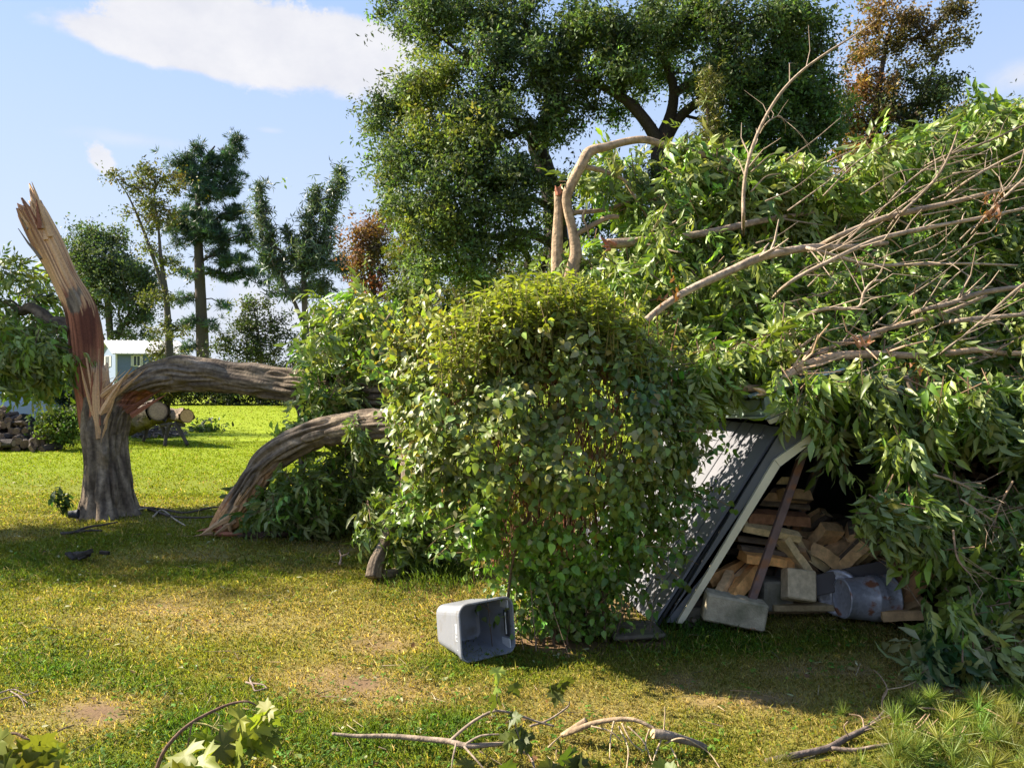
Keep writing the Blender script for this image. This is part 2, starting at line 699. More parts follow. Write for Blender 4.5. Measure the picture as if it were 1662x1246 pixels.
class Leaves:
    def __init__(self, variants):
        self.var = variants
        self.k, self.p, self.R, self.s, self.c = [], [], [], [], []

    def add(self, p, R, s, c, k=None):
        n = len(p)
        self.k.append(RNG.integers(0, len(self.var), n) if k is None else np.broadcast_to(k, (n,)))
        self.p.append(np.asarray(p, float))
        self.R.append(R)
        self.s.append(np.broadcast_to(s, (n,)))
        self.c.append(np.broadcast_to(np.asarray(c, float), (n, 3)))

    def arrays(self):
        return (np.concatenate(self.k), np.concatenate(self.p), np.concatenate(self.R), np.concatenate(self.s), np.concatenate(self.c))

    def joined(self, sel, arr):
        k, p, R, s, c = [a[sel] for a in arr]
        Vs, Fs, Cs, n = [], [], [], 0
        for j, (V, Fc) in enumerate(self.var):
            m = np.where(k == j)[0]
            if not len(m):
                continue
            W = np.einsum('nij,vj->nvi', R[m], V) * s[m][:, None, None] + p[m][:, None, :]
            Vs.append(W.reshape(-1, 3))
            f = Fc[None] + (np.arange(len(m)) * len(V))[:, None, None] + n
            Fs.append(f.reshape(-1, 3))
            Cs.append(np.repeat(c[m], len(V), 0))
            n += len(m) * len(V)
        return np.concatenate(Vs), np.concatenate(Fs), np.concatenate(Cs)

    def build(self, root, mat, singles=0, name='leaf', mass='foliage', reach=0.08, front=None):
        """the leaves that show largest become parts of their own, the rest one mass"""
        arr = self.arrays()
        k, p, R, s, c = arr
        n = len(p)
        single = np.zeros(n, bool)
        if singles:
            x, y = pix(p)
            ok = (x > -10) & (x < 1672) & (y > -10) & (y < 1256) & (p[:, 1] > 0.5)
            cell = 9.0
            key = (np.floor(x / cell).astype(int) * 4096 + np.floor(y / cell).astype(int))
            order = np.lexsort((p[:, 1], key))
            order = order[ok[order]]
            first = np.ones(len(order), bool)
            first[1:] = key[order][1:] != key[order][:-1]
            win = order[first]
            size = s[win] / p[win, 1]
            win = win[np.argsort(-size * RNG.uniform(0.75, 1.25, len(win)))][:singles]
            single[win] = True
            shared = {}
            base = wloc(root)
            cq = np.clip(np.round(np.log2(np.maximum(c, 1e-3)) * 2) / 2, -12, 0)
            for i in win:
                kk = (int(k[i]), tuple(cq[i]))
                if kk not in shared:
                    V, Fc = self.var[k[i]]
                    shared[kk] = mesh(name, V, Fc, mat, col=np.array(2.0 ** cq[i]))
                o = bpy.data.objects.new(name, shared[kk])
                COL.objects.link(o)
                o.parent = root
                M = Matrix(R[i].tolist()).to_4x4()
                o.matrix_local = Matrix.Translation(Vector(p[i] - base)) @ M @ Matrix.Scale(float(s[i]), 4)
        V, Fc, C = self.joined(~single, arr)
        o = part(root, mass, V, Fc, mat, col=C)
        if singles:
            o['kind'] = 'stuff'
        return o


def jitter_col(base, n, hv=0.12, vv=0.3):
    base = np.asarray(base, float)
    v = np.exp(RNG.normal(size=(n, 1)) * vv)
    h = 1 + RNG.normal(size=(n, 3)) * hv
    return np.clip(base * v * h, 0.003, 0.8)


# ---------------------------------------------------------------- lawn
DRY = [(160, 1150, 75, 32, .9), (30, 1160, 60, 25, .5), (600, 1110, 120, 38, .95), (500, 1090, 70, 18, .5), (620, 1040, 70, 22, .6), (270, 985, 60, 14, .6), (110, 1000, 90, 16, .45),
       (330, 900, 50, 8, .5), (480, 915, 70, 12, .5), (560, 890, 60, 8, .5), (920, 1130, 90, 30, .45), (1100, 1100, 40, 14, .8), (1150, 1130, 50, 14, .7),
       (1000, 1150, 70, 30, .4), (1240, 1130, 80, 18, .6), (1300, 1080, 60, 14, .5), (1390, 1080, 50, 16, .5), (700, 960, 60, 20, .55), (400, 1010, 110, 18, .45),
       (50, 870, 60, 8, .3), (1580, 1100, 100, 16, .9), (1430, 1160, 60, 12, .5), (420, 1240, 60, 20, .3), (60, 1210, 50, 16, .6), (750, 1120, 60, 15, .4), (40, 1050, 60, 20, .4)]
LUSH = [(90, 1080, 90, 22, .8), (220, 1100, 80, 22, .7), (330, 1190, 110, 40, .9), (340, 1115, 70, 14, .6), (180, 1230, 80, 30, .7), (560, 1200, 140, 40, .8), (720, 1190, 90, 36, .8), (1180, 1040, 130, 14, .8),
        (1330, 1030, 60, 12, .6), (300, 930, 60, 12, .6), (60, 930, 90, 14, .6), (700, 1090, 60, 18, .5), (1100, 1200, 70, 30, .4), (640, 960, 40, 14, .3), (1560, 1200, 90, 40, .6)]
SOIL = [(905, 1035, 95, 20, 1.0), (1010, 985, 55, 22, 1.0), (1040, 1030, 55, 14, .9), (620, 950, 60, 5, .3), (300, 838, 60, 6, .5), (460, 868, 80, 7, .5), (1560, 1105, 60, 10, .8), (1010, 1010, 60, 20, .9)]


def patches(x, y, table):
    px = CX + F * x / np.maximum(y, 0.5)
    py = HY + F * H / np.maximum(y, 0.5)
    s = np.zeros_like(x)
    for a, b, sx, sy, w in table:
        s = np.maximum(s, w * np.exp(-0.5 * (((px - a) / sx) ** 2 + ((py - b) / sy) ** 2) * 1.3))
    return np.where(y > 1.0, s, 0)


def lawn_state(x, y):
    P = np.stack([x, y], -1)
    n1 = fbm(P * 0.9, 4, 3)
    n2 = fbm(P * 3.5, 3, 9)
    near = np.clip((13 - y) / 6, 0, 1)
    dry = np.clip(patches(x, y, DRY) * (0.35 + 1.3 * n2) + near * (np.clip((n1 - 0.44) * 2.6, 0, 1) * 0.42 + 0.06), 0, 1)
    lush = np.clip(patches(x, y, LUSH) * (0.4 + 1.2 * n2) + np.clip((0.46 - n1) * 3, 0, 1) * 0.5, 0, 1)
    bare = np.clip(patches(x, y, DRY) * (0.2 + 1.4 * fbm(P * 5.0, 3, 31)) - 0.30, 0, 1)
    soil = np.clip(bare * 1.1 + patches(x, y, SOIL) * (0.5 + 1.1 * n2) + np.clip((n2 - 0.66) * 4, 0, 1) * 0.35 * near, 0, 1)
    dry = np.clip(dry - lush * 0.7, 0, 1)
    return dry, lush, soil, n1, n2


G_MID = np.array([0.215, 0.220, 0.030])
G_LUSH = np.array([0.100, 0.185, 0.018])
G_DRY = np.array([0.370, 0.275, 0.105])
G_FAR = np.array([0.200, 0.255, 0.012])
G_SOIL = np.array([0.165, 0.105, 0.060])


def lawn_col(x, y, dry, lush):
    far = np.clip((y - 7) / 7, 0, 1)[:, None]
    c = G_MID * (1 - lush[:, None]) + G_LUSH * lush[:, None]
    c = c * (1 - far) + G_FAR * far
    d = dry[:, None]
    return c * (1 - d) + G_DRY * d


def height(x, y):
    P = np.stack([x, y], -1)
    return (fbm(P * 1.3, 3, 21) - 0.5) * 0.05 * np.clip((40 - y) / 30, 0, 1) - 0.02


def build_ground():
    t = np.linspace(-1, 1, 421)
    xs = np.sinh(t * 6.4) / np.sinh(6.4) * 620
    ys = np.concatenate([np.linspace(-60, 1.5, 20), np.arange(1.7, 10, 0.055), np.geomspace(10.06, 1500, 120)])
    X, Y = np.meshgrid(xs, ys)
    x, y = X.ravel(), Y.ravel()
    dry, lush, soil, n1, n2 = lawn_state(x, y)
    z = height(x, y) * (np.abs(x) < 60)
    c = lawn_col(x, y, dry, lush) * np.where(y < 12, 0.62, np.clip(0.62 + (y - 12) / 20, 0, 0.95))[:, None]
    s = np.clip(soil + 0.25 * dry, 0, 1)[:, None]
    c = c * (1 - s) + G_SOIL * s
    nx, ny = len(xs), len(ys)
    i = (np.arange(ny - 1)[:, None] * nx + np.arange(nx - 1)[None]).ravel()
    q = np.stack([i, i + 1, i + nx + 1, i + nx], 1)
    m = solid('lawn_soil', 0.95, 0.1, noise_scale=3.0, noise_amt=0.22, bump=0.6, bscale=60)
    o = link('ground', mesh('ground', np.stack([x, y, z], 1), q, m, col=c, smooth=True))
    tag(o, kind='structure')


def build_grass():
    Vs, Cs = [], []
    rng = RNG
    for (y0, y1, n, h0, w0) in ((2.6, 4.6, 150000, 0.040, 0.0030), (4.6, 7.0, 155000, 0.045, 0.0042), (7.0, 11.0, 135000, 0.050, 0.0065), (11.0, 20.0, 120000, 0.05, 0.008), (20, 48, 80000, 0.05, 0.018)):
        u = rng.random(n)
        y = np.sqrt(y0 ** 2 + u * (y1 ** 2 - y0 ** 2))
        x = rng.uniform(-1.05, 1.0, n) * y
        dry, lush, soil, n1, n2 = lawn_state(x, y)
        keep = rng.random(n) > np.clip(soil * 1.0 + dry * 0.25, 0, 0.97)
        x, y, dry, lush, soil, n2 = x[keep], y[keep], dry[keep], lush[keep], soil[keep], n2[keep]
        n = len(x)
        z = height(x, y)
        h = h0 * rng.uniform(0.4, 1.25, n) * (0.75 + 0.55 * lush - 0.25 * dry) * (0.7 + 0.6 * n2)
        tall = rng.random(n) < 0.012
        h = np.where(tall, h * 2.0, h)
        w = w0 * rng.uniform(0.7, 1.4, n)
        a = rng.uniform(0, 2 * np.pi, n)
        lean = rng.uniform(0.1, 1.3, n) + dry * 0.6
        la = rng.uniform(0, 2 * np.pi, n)
        dx, dy = np.cos(a) * w, np.sin(a) * w
        lx, ly = np.cos(la) * h * lean, np.sin(la) * h * lean
        b = np.stack([x, y, z - 0.006], 1)
        mid = b + np.stack([lx * 0.35, ly * 0.35, h * 0.62], 1)
        side = np.stack([dx, dy, np.zeros(n)], 1)
        tip = b + np.stack([lx, ly, h], 1)
        Vs.append(np.stack([b - side, b + side, mid + side * 0.8, mid - side * 0.8, tip], 1).reshape(-1, 3))
        c = lawn_col(x, y, dry, lush) * np.exp(rng.normal(size=(n, 1)) * (0.30 if y0 < 7 else 0.22 if y0 < 11 else 0.12)) * (1 + rng.normal(size=(n, 3)) * 0.06)
        straw = rng.random(n) < (0.10 + 0.5 * dry) * np.clip((16 - y) / 6, 0.25, 1)
        c[straw] = (G_DRY * 1.15) * np.exp(rng.normal(size=(straw.sum(), 1)) * 0.3)
        Cs.append(np.repeat(c, 5, 0))
    V = np.concatenate(Vs)
    n = len(V) // 5
    o5 = (np.arange(n) * 5)[:, None]
    t = o5 + np.array([[2, 3, 4]])
    q = o5 + np.array([[0, 1, 2, 3]])
    o = link('grass', mesh('grass', V, [t, q], M_GRASS, col=np.clip(np.concatenate(Cs), 0.004, 0.7)))
    tag(o, kind='stuff')


def build_litter():
    """torn leaf scraps and chips strewn on the lawn"""
    n = 2600
    u = RNG.random(n)
    y = np.sqrt(2.8 ** 2 + u * (20.0 ** 2 - 2.8 ** 2)) if False else 2.8 * (20 / 2.8) ** u
    x = RNG.uniform(-0.68, 0.68, n) * y
    nn = fbm(np.stack([x, y], -1) * 0.8, 3, 77)
    k = nn > RNG.uniform(0.3, 0.62, n)
    x, y = x[k], y[k]
    n = len(x)
    p = np.stack([x, y, height(x, y) + 0.022], 1)
    Lv = Leaves([ovate(1.0, 0.55, RNG.uniform(0.1, 0.5), RNG.uniform(-0.3, 0.5)) for _ in range(3)] + [rosette(3, 0.8, 0.3) for _ in range(3)])
    nrm = unit(np.stack([RNG.normal(size=n) * 0.35, RNG.normal(size=n) * 0.35, np.ones(n)], 1))
    R = basis(unit(np.stack([RNG.normal(size=n), RNG.normal(size=n), RNG.normal(size=n) * 0.15], 1)), nrm)
    pal = np.array([[0.50, 0.48, 0.30], [0.30, 0.24, 0.10], [0.15, 0.08, 0.04], [0.10, 0.15, 0.03], [0.38, 0.40, 0.20], [0.20, 0.10, 0.03]])
    c = pal[RNG.choice(6, n, p=[.22, .2, .2, .15, .15, .08])] * np.exp(RNG.normal(size=(n, 1)) * 0.2)
    Lv.add(p, R, RNG.uniform(0.022, 0.055, n), c)
    V, Fc, C = Lv.joined(np.ones(n, bool), Lv.arrays())
    tag(link('leaf_litter', mesh('leaf_litter', V, Fc, M_LEAF, col=C)), kind='stuff')
    # thin straws and splinters
    m = 260
    y = 2.9 * (11 / 2.9) ** RNG.random(m)
    x = RNG.uniform(-0.66, 0.66, m) * y
    A = np.stack([x, y, height(x, y) + 0.03], 1)
    a = RNG.uniform(0, 2 * np.pi, m)
    l = RNG.uniform(0.03, 0.18, m)
    B = A + np.stack([np.cos(a) * l, np.sin(a) * l, RNG.normal(size=m) * 0.01], 1)
    V, q = sticks(A, B, RNG.uniform(0.001, 0.003, m), 0.001, 4)
    c = np.repeat(np.array([[0.22, 0.15, 0.09], [0.10, 0.07, 0.05], [0.34, 0.27, 0.17]])[RNG.integers(0, 3, m)], 8, 0)
    tag(link('twig_litter', mesh('twig_litter', V, q, M_TWIG, col=c)), kind='stuff')


def build_clover():
    """low clover and broad weeds in the greener patches"""
    n = 26000
    y = 2.7 * (8.0 / 2.7) ** RNG.random(n)
    x = RNG.uniform(-0.68, 0.68, n) * y
    dry, lush, soil, n1, n2 = lawn_state(x, y)
    k = RNG.random(n) < np.clip(lush * 1.1 + (n2 - .45) * 1.2, 0.03, 1) * (1 - soil)
    x, y = x[k], y[k]
    n = len(x)
    p = np.stack([x, y, height(x, y) + RNG.uniform(.01, .035, n)], 1)
    Lv = Leaves([rosette(3, 1.0, 0.75, flat=.5) for _ in range(4)] + [rosette(5, 1.2, 0.4, flat=.7) for _ in range(2)])
    R = basis(unit(np.stack([RNG.normal(size=n), RNG.normal(size=n), RNG.normal(size=n) * .1], 1)), unit(np.stack([RNG.normal(size=n) * .35, RNG.normal(size=n) * .35, np.ones(n)], 1)))
    Lv.add(p, R, RNG.uniform(.010, .022, n), jitter_col((.095, .185, .028), n, .1, .3))
    V, Fc, C = Lv.joined(np.ones(n, bool), Lv.arrays())
    tag(link('clover', mesh('clover', V, Fc, M_GRASS, col=C)), kind='stuff')


build_ground()
build_grass()
build_clover()
build_litter()


# ---------------------------------------------------------------- background trees
def blob_points(blobs):
    """(px,py,rx,ry,d,rd,n[,colour]) -> clump centres, colours"""
    P, C = [], []
    for b in blobs:
        px, py, rx, ry, d, rd, n = b[:7]
        col = b[7] if len(b) > 7 else None
        v = rand_unit(n) * (RNG.random((n, 1)) ** (1 / 2.4))
        P.append(np.stack([(px + v[:, 0] * rx - CX) / F * d, d + v[:, 1] * rd, H - (py - v[:, 2] * ry - HY) / F * d], 1))
        C.append(np.tile(col if col is not None else (np.nan,) * 3, (n, 1)))
    return np.concatenate(P), np.concatenate(C)


def grow(trunk, clumps, r_tip, G, col, wiggle=0.12, bias=0.35):
    """join every clump to the nearest limb already there; limbs thicken towards the trunk"""
    T = curve(trunk, 26)
    nodes = [list(p[:3]) for p in T]
    par = [-1] + list(range(len(T) - 1))
    cnt = [0] * len(T)
    P = np.array(nodes)
    dist = np.array([np.linalg.norm(P - c, axis=1).min() for c in clumps])
    arr = np.zeros((len(T) + len(clumps) * 4, 3))
    arr[:len(T)] = P
    n = len(T)
    lift = np.zeros(len(arr))
    lo = int(len(T) * 0.25)
    for ci in np.argsort(dist):
        c = clumps[ci]
        dv = c - arr[lo:n]
        cost = np.linalg.norm(dv, axis=1) + bias * np.maximum(-dv[:, 2], 0) * 1.5
        j = lo + int(np.argmin(cost))
        a = arr[j].copy()
        L = np.linalg.norm(c - a)
        steps = 3 if L > r_tip * 60 else 2
        prev = j
        for k in range(1, steps + 1):
            t = k / steps
            q = a * (1 - t) + c * t
            if k < steps:
                q = q + RNG.normal(size=3) * wiggle * L * 0.5 + np.array([0, 0, 0.10 * L * math.sin(math.pi * t)])
            arr[n] = q
            par.append(prev)
            cnt.append(0)
            prev = n
            n += 1
        cnt[prev] = 1
    acc = list(cnt)
    for i in range(n - 1, len(T) - 1, -1):
        acc[par[i]] += acc[i]
    idx = np.arange(len(T), n)
    if len(idx):
        rad = r_tip * np.maximum(np.array(acc, float), 1) ** 0.47
        pr = np.array(par)[idx]
        A, B = arr[pr], arr[idx]
        rb = rad[idx]
        ra = np.where(pr < len(T), rb * 1.15, np.minimum(rad[pr], rb * 1.35))
        V, q = sticks(A, B, ra, rb, 5)
        G.add(V, q, col)
    return arr[:n]


def make_tree(name, label, cat, trunk, blobs, variants, size, per, spread, col, bark=(0.09, 0.08, 0.07), r_tip=0.012, mat=None, group=None, flat=0.75, up=0.6, extra_trunks=(), vv=0.28, hv=0.10, wiggle=0.12, kindcol=None, loc=None, thin=0.46, sparse=0.66, tight=0.78):
    """trunk rows: x,y,z,r in the world.  crown, limbs and trunk are parts"""
    trunk = np.asarray(trunk, float)
    base = trunk[0, :3].copy() if loc is None else np.asarray(loc)
    root = thing(name, label, cat, base, group)
    disp = lambda th, s, V: 1 + 0.22 * (fbm(V * np.array([5, 5, 0.8]) / max(trunk[0, 3], .1) * 0.3, 3, 5) - 0.5)
    G = Geo()
    V, fs, th, s = tube(trunk, 26, 10, disp)
    G.add(V, fs, bark)
    for e in extra_trunks:
        V, fs, th, s = tube(np.asarray(e, float), 18, 8, disp)
        G.add(V, fs, bark)
    G.part(root, 'trunk', M_BARK, smooth=True)
    blobs = [tuple(b[:6]) + (max(2, int(b[6] * thin)),) + tuple(b[7:]) for b in blobs]
    per = max(4, int(per * sparse))
    spread = spread * tight
    cl, cc = blob_points(blobs)
    G = Geo()
    allt = np.vstack([trunk] + [np.asarray(e, float) for e in extra_trunks]) if False else trunk
    grow(allt, cl, r_tip, G, bark, wiggle)
    if G.V:
        tag(G.part(root, 'limbs', M_BARK), kind='stuff')
    Lv = Leaves(variants)
    n = len(cl)
    clump_v = np.exp(RNG.normal(size=n) * 0.22)
    i = np.repeat(np.arange(n), per)
    off = RNG.normal(size=(len(i), 3)) * np.array([1, 1, flat]) * spread * np.exp(RNG.normal(size=(len(i), 1)) * .45) * .72 * np.exp(RNG.normal(size=n) * .3)[i][:, None]
    p = cl[i] + off
    nr = unit(rand_unit(len(i)) + np.array([0, 0, up]) + unit(off) * 0.5)
    R = basis(unit(rand_unit(len(i)) + unit(off) * 0.8 + np.array([0, 0, -0.35])), nr)
    c = jitter_col(col, len(i), hv, vv) * clump_v[i][:, None]
    own = ~np.isnan(cc[i, 0])
    c[own] = np.clip(cc[i][own] * np.exp(RNG.normal(size=(own.sum(), 1)) * vv) * clump_v[i][own][:, None] * (1 + RNG.normal(size=(own.sum(), 3)) * hv), 0.003, 0.8)
    Lv.add(p, R, size * RNG.uniform(0.65, 1.25, len(i)), c)
    Lv.build(root, mat or M_LEAF_FAR, 0, mass='crown')
    return root


def tk(rows):
    """trunk rows px,py,d,r -> world"""
    return [list(at(a, b, d)) + [r] for a, b, d, r in rows]


def leaf_cloud(n, L, W, spread):
    """a few leaves strewn about a twig end"""
    G = Geo()
    for k in range(n):
        V, Fc = diamond(L * RNG.uniform(0.7, 1.2), W * RNG.uniform(0.8, 1.2), RNG.uniform(0, 0.3))
        V = V @ basis(unit(RNG.normal(size=3) * np.array([1, 1, .7]) + np.array([0, .3, -.2])), unit(RNG.normal(size=3) * .8 + np.array([0, 0, 1]))).T + RNG.normal(size=3) * spread
        G.add(V, Fc)
    V, fs, C, mi = G.data()
    return V, fs[0]


ROS = [leaf_cloud(7, 0.62, 0.30, 0.42) for _ in range(8)]
ROS_BIG = [leaf_cloud(8, 0.66, 0.27, 0.46) for _ in range(9)]
OAK = (0.084, 0.122, 0.054)

def background():
    # round tree behind the splintered trunk
    d = 86
    make_tree('shade_tree', 'round grey-green tree rising behind the splintered trunk and the blue house', 'tree',
              tk([(178, 612, d, .42), (180, 560, d, .34), (176, 500, d, .35), (172, 440, d, .18), (172, 400, d, .06)]),
              [(160, 440, 58, 48, d, 4, 90), (195, 470, 55, 60, d, 4, 80), (130, 420, 34, 36, d, 3, 30), (215, 440, 34, 40, d, 3, 35), (150, 385, 30, 18, d, 2, 22), (185, 382, 26, 16, d, 2, 16),
               (225, 510, 34, 28, d, 3, 26), (130, 480, 26, 40, d, 3, 26), (232, 480, 22, 30, d, 2, 14), (140, 455, 24, 22, d, 3, 14, (0.11, 0.10, 0.02)), (175, 470, 30, 22, d, 3, 14, (0.09, 0.095, 0.02)), (205, 545, 40, 14, d, 3, 14)],
              ROS, 0.60, 34, 0.85, (0.075, 0.105, 0.060), r_tip=0.035,
              extra_trunks=[tk([(180, 570, d, .3), (205, 520, d, .2), (222, 480, d, .1)]), tk([(178, 580, d, .3), (160, 530, d, .2), (145, 480, d, .1)])])
    # thin two-stemmed tree
    d = 50
    make_tree('slender_tree', 'thin sparse two-stemmed tree growing beside the tall pine', 'tree',
              tk([(276, 612, d, .26), (274, 540, d, .22), (270, 480, d, .17), (262, 420, d, .12), (258, 370, d, .07), (250, 310, d, .03)]),
              [(215, 292, 26, 14, d, 2, 14), (245, 285, 24, 14, d, 2, 14), (268, 300, 20, 14, d, 2, 9), (225, 320, 24, 14, d, 2, 8), (255, 335, 28, 18, d, 2, 14), (225, 352, 16, 10, d, 1, 5), (262, 375, 26, 16, d, 2, 10), (245, 400, 22, 14, d, 2, 8),
               (275, 440, 22, 20, d, 2, 8), (268, 490, 26, 22, d, 2, 12), (272, 540, 24, 22, d, 2, 14), (260, 575, 22, 12, d, 2, 9), (255, 350, 30, 20, d, 2, 10, (0.10, 0.085, 0.03)), (285, 292, 12, 8, d, 2, 6, (0.10, 0.09, 0.03))],
              ROS, 0.34, 26, 0.42, (0.085, 0.095, 0.035), r_tip=0.028,
              extra_trunks=[tk([(270, 480, d, .15), (250, 420, d, .12), (232, 370, d, .09), (210, 320, d, .05), (190, 290, d, .02)])])
    # white pine: tiers of flat needle plates
    d = 58
    tuft = []
    for _ in range(5):
        G = Geo()
        for k in range(16):
            v = unit(RNG.normal(size=3) * np.array([1, 1, 0.7]) + np.array([0, 0.7, 0.5]))
            V, Fc = diamond(RNG.uniform(0.7, 1.05), 0.10, 0.05)
            G.add(V @ basis(v, RNG.normal(size=3)).T, Fc)
        V, fs, _c, _m = G.data()
        tuft.append((V, fs[0]))
    B = []
    for (px, py, rx, ry, n) in ((388, 240, 14, 16, 16), (372, 258, 18, 14, 18), (350, 262, 16, 18, 18), (322, 246, 12, 10, 10), (305, 262, 24, 12, 20), (300, 290, 22, 10, 16), (330, 285, 34, 16, 40), (368, 290, 26, 14, 24), (345, 310, 40, 14, 40), (318, 318, 30, 8, 16),
                               (318, 345, 36, 13, 34), (305, 365, 32, 12, 26), (355, 355, 34, 12, 24), (392, 342, 18, 9, 12), (330, 380, 48, 12, 44), (375, 388, 36, 9, 26), (300, 395, 26, 8, 12), (282, 372, 16, 8, 8), (398, 372, 14, 6, 8),
                               (385, 423, 36, 7, 26), (352, 408, 24, 7, 12), (290, 425, 24, 6, 7), (410, 442, 30, 6, 18), (372, 450, 30, 6, 14), (345, 440, 18, 8, 8), (425, 458, 12, 5, 6), (305, 440, 22, 12, 9), (300, 490, 22, 16, 10), (310, 520, 24, 14, 10), (355, 490, 24, 6, 6), (340, 530, 20, 10, 6), (318, 560, 24, 14, 10)):
        B.append((px, py, rx, ry, d, rx / F * d * 0.8, n))
    make_tree('white_pine', 'tall dark pine with flat tiers of needles and a bare lower trunk', 'tree',
              tk([(330, 612, d, .50), (329, 560, d, .44), (326, 480, d, .38), (323, 400, d, .30), (322, 330, d, .20), (330, 270, d, .14), (350, 238, d, .05)]),
              B, tuft, 0.50, 26, 0.40, (0.045, 0.085, 0.055), bark=(0.075, 0.062, 0.055), r_tip=0.03, mat=M_NEEDLE, flat=0.5, up=0.8, wiggle=0.08, thin=0.40, sparse=0.55, tight=0.8)
    # tree with upright spiky leaders
    d = 48
    B = []
    for (x0, y0, x1, y1, n) in ((418, 300, 445, 440, 34), (555, 280, 512, 420, 46), (512, 312, 495, 430, 38), (465, 372, 490, 440, 16), (425, 350, 440, 420, 10)):
        for t in np.linspace(0, 1, n // 2):
            w = 5 + 20 * t
            B.append((x0 + (x1 - x0) * t, y0 + (y1 - y0) * t, w, 6, d, w / F * d, 2 if t < .6 else 3))
    B += [(500, 425, 46, 28, d, 2, 46), (455, 420, 30, 20, d, 2, 22), (540, 420, 26, 36, d, 2, 26), (470, 470, 40, 16, d, 2, 22), (520, 470, 40, 22, d, 2, 26), (560, 440, 16, 24, d, 1, 12), (450, 455, 18, 12, d, 1, 8)]
    make_tree('spiky_tree', 'feathery grey-green tree with several upright spires beside the pine', 'tree',
              tk([(500, 612, d, .22), (497, 540, d, .2), (494, 470, d, .17), (494, 420, d, .13), (502, 370, d, .08), (512, 318, d, .03)]),
              B, [rosette(6, 1.0, 0.16, flat=1.0) for _ in range(5)], 0.46, 30, 0.34, (0.080, 0.115, 0.070), bark=(0.16, 0.13, 0.11), r_tip=0.018, mat=M_NEEDLE, flat=0.9, up=0.3, wiggle=0.05, thin=0.5, sparse=0.36, tight=0.75,
              extra_trunks=[tk([(499, 545, d, .14), (478, 490, d, .11), (455, 440, d, .09), (436, 380, d, .05), (418, 305, d, .02)]), tk([(496, 450, d, .11), (512, 420, d, .09), (535, 340, d, .05), (555, 285, d, .02)])])
    # rust coloured tree
    d = 40
    rust = (0.185, 0.098, 0.055)
    make_tree('rusty_tree', 'tree with rust-brown dying leaves between the spiky tree and the big oak', 'tree',
              tk([(618, 612, d, .20), (614, 540, d, .18), (606, 470, d, .13), (600, 410, d, .08), (602, 365, d, .03)]),
              [(598, 378, 26, 22, d, 1.5, 26, rust), (620, 365, 24, 18, d, 1.5, 18, (0.10, 0.07, 0.03)), (585, 410, 22, 20, d, 1.5, 20, rust), (605, 412, 30, 22, d, 1.5, 22), (578, 430, 18, 10, d, 1, 8, rust), (625, 430, 24, 30, d, 1.5, 18, (0.07, 0.05, 0.03)), (600, 462, 42, 6, d, 1, 16, (0.17, 0.05, 0.03)), (590, 440, 26, 20, d, 1.5, 12), (625, 470, 30, 10, d, 1.5, 8, (0.15, 0.05, 0.03))],
              ROS, 0.28, 30, 0.36, (0.085, 0.080, 0.035), bark=(0.05, 0.042, 0.04), r_tip=0.02, extra_trunks=[tk([(617, 545, d, .09), (628, 500, d, .07), (640, 470, d, .04)]), tk([(596, 612, d, .07), (597, 540, d, .06), (599, 500, d, .04)])])
    d = 32
    make_tree('yellow_green_tree', 'yellow-green small-leaved tree tucked under the oak beside the rusty tree', 'tree',
              tk([(660, 612, d, .16), (660, 520, d, .13), (658, 440, d, .08), (655, 370, d, .03)]),
              [(655, 370, 26, 28, d, 1, 30), (655, 420, 24, 40, d, 1, 36), (660, 470, 30, 26, d, 1, 26), (640, 350, 18, 12, d, .8, 10), (680, 440, 22, 40, d, 1, 20), (650, 510, 34, 24, d, 1, 18)],
              [rosette(6, 1.0, 0.3) for _ in range(4)], 0.15, 56, 0.27, (0.115, 0.120, 0.016), r_tip=0.014)

    # ---- the two big oaks
    d = 23.0
    lite = (0.128, 0.160, 0.046)
    A = [(690, 40, 62, 42, d - 1, 1.6, 60), (640, 30, 26, 30, d, 1, 14), (760, 30, 60, 40, d - 1.5, 1.6, 60), (840, 40, 60, 60, d - 2, 1.8, 80), (715, 120, 44, 28, d - 1.5, 1.2, 34, lite), (800, 120, 56, 40, d - 2, 1.6, 60), (880, 120, 50, 50, d - 2, 1.6, 64),
         (672, 130, 28, 18, d - 1, 1, 14), (650, 165, 40, 22, d - .8, 1.1, 26), (612, 185, 22, 18, d - .5, .8, 12), (705, 155, 40, 24, d - 1.6, 1.1, 30, lite), (760, 190, 50, 24, d - 2, 1.2, 34), (820, 195, 40, 28, d - 2.4, 1.2, 32), (690, 225, 56, 24, d - 1.6, 1.4, 44, lite), (630, 215, 30, 16, d - .8, .9, 16),
         (760, 240, 56, 28, d - 2.2, 1.4, 50, lite), (660, 265, 44, 26, d - 1.6, 1.2, 36), (625, 285, 22, 34, d - 1, .8, 18), (730, 285, 60, 28, d - 2.4, 1.4, 56), (810, 275, 50, 30, d - 2.4, 1.4, 44), (860, 290, 40, 24, d - 2.2, 1.2, 28), (680, 325, 50, 30, d - 2, 1.3, 44), (745, 335, 60, 28, d - 2.6, 1.3, 46), (640, 315, 16, 18, d - 1, .6, 8),
         (815, 335, 50, 22, d - 2.4, 1.2, 26), (700, 375, 50, 34, d - 2.4, 1.3, 44, lite), (760, 395, 60, 24, d - 2.4, 1.2, 38), (840, 390, 50, 24, d - 2, 1.2, 26), (700, 430, 40, 26, d - 2.2, 1.1, 30), (770, 440, 60, 26, d - 2, 1.2, 34), (880, 220, 34, 24, d - 1.5, 1, 16), (920, 180, 36, 30, d - 2, 1.2, 30), (930, 60, 50, 50, d - 2, 1.6, 60), (920, 300, 40, 30, d - 1, 1.2, 20), (900, 345, 40, 28, d, 1, 14), (890, 430, 60, 30, d, 1.2, 24)]
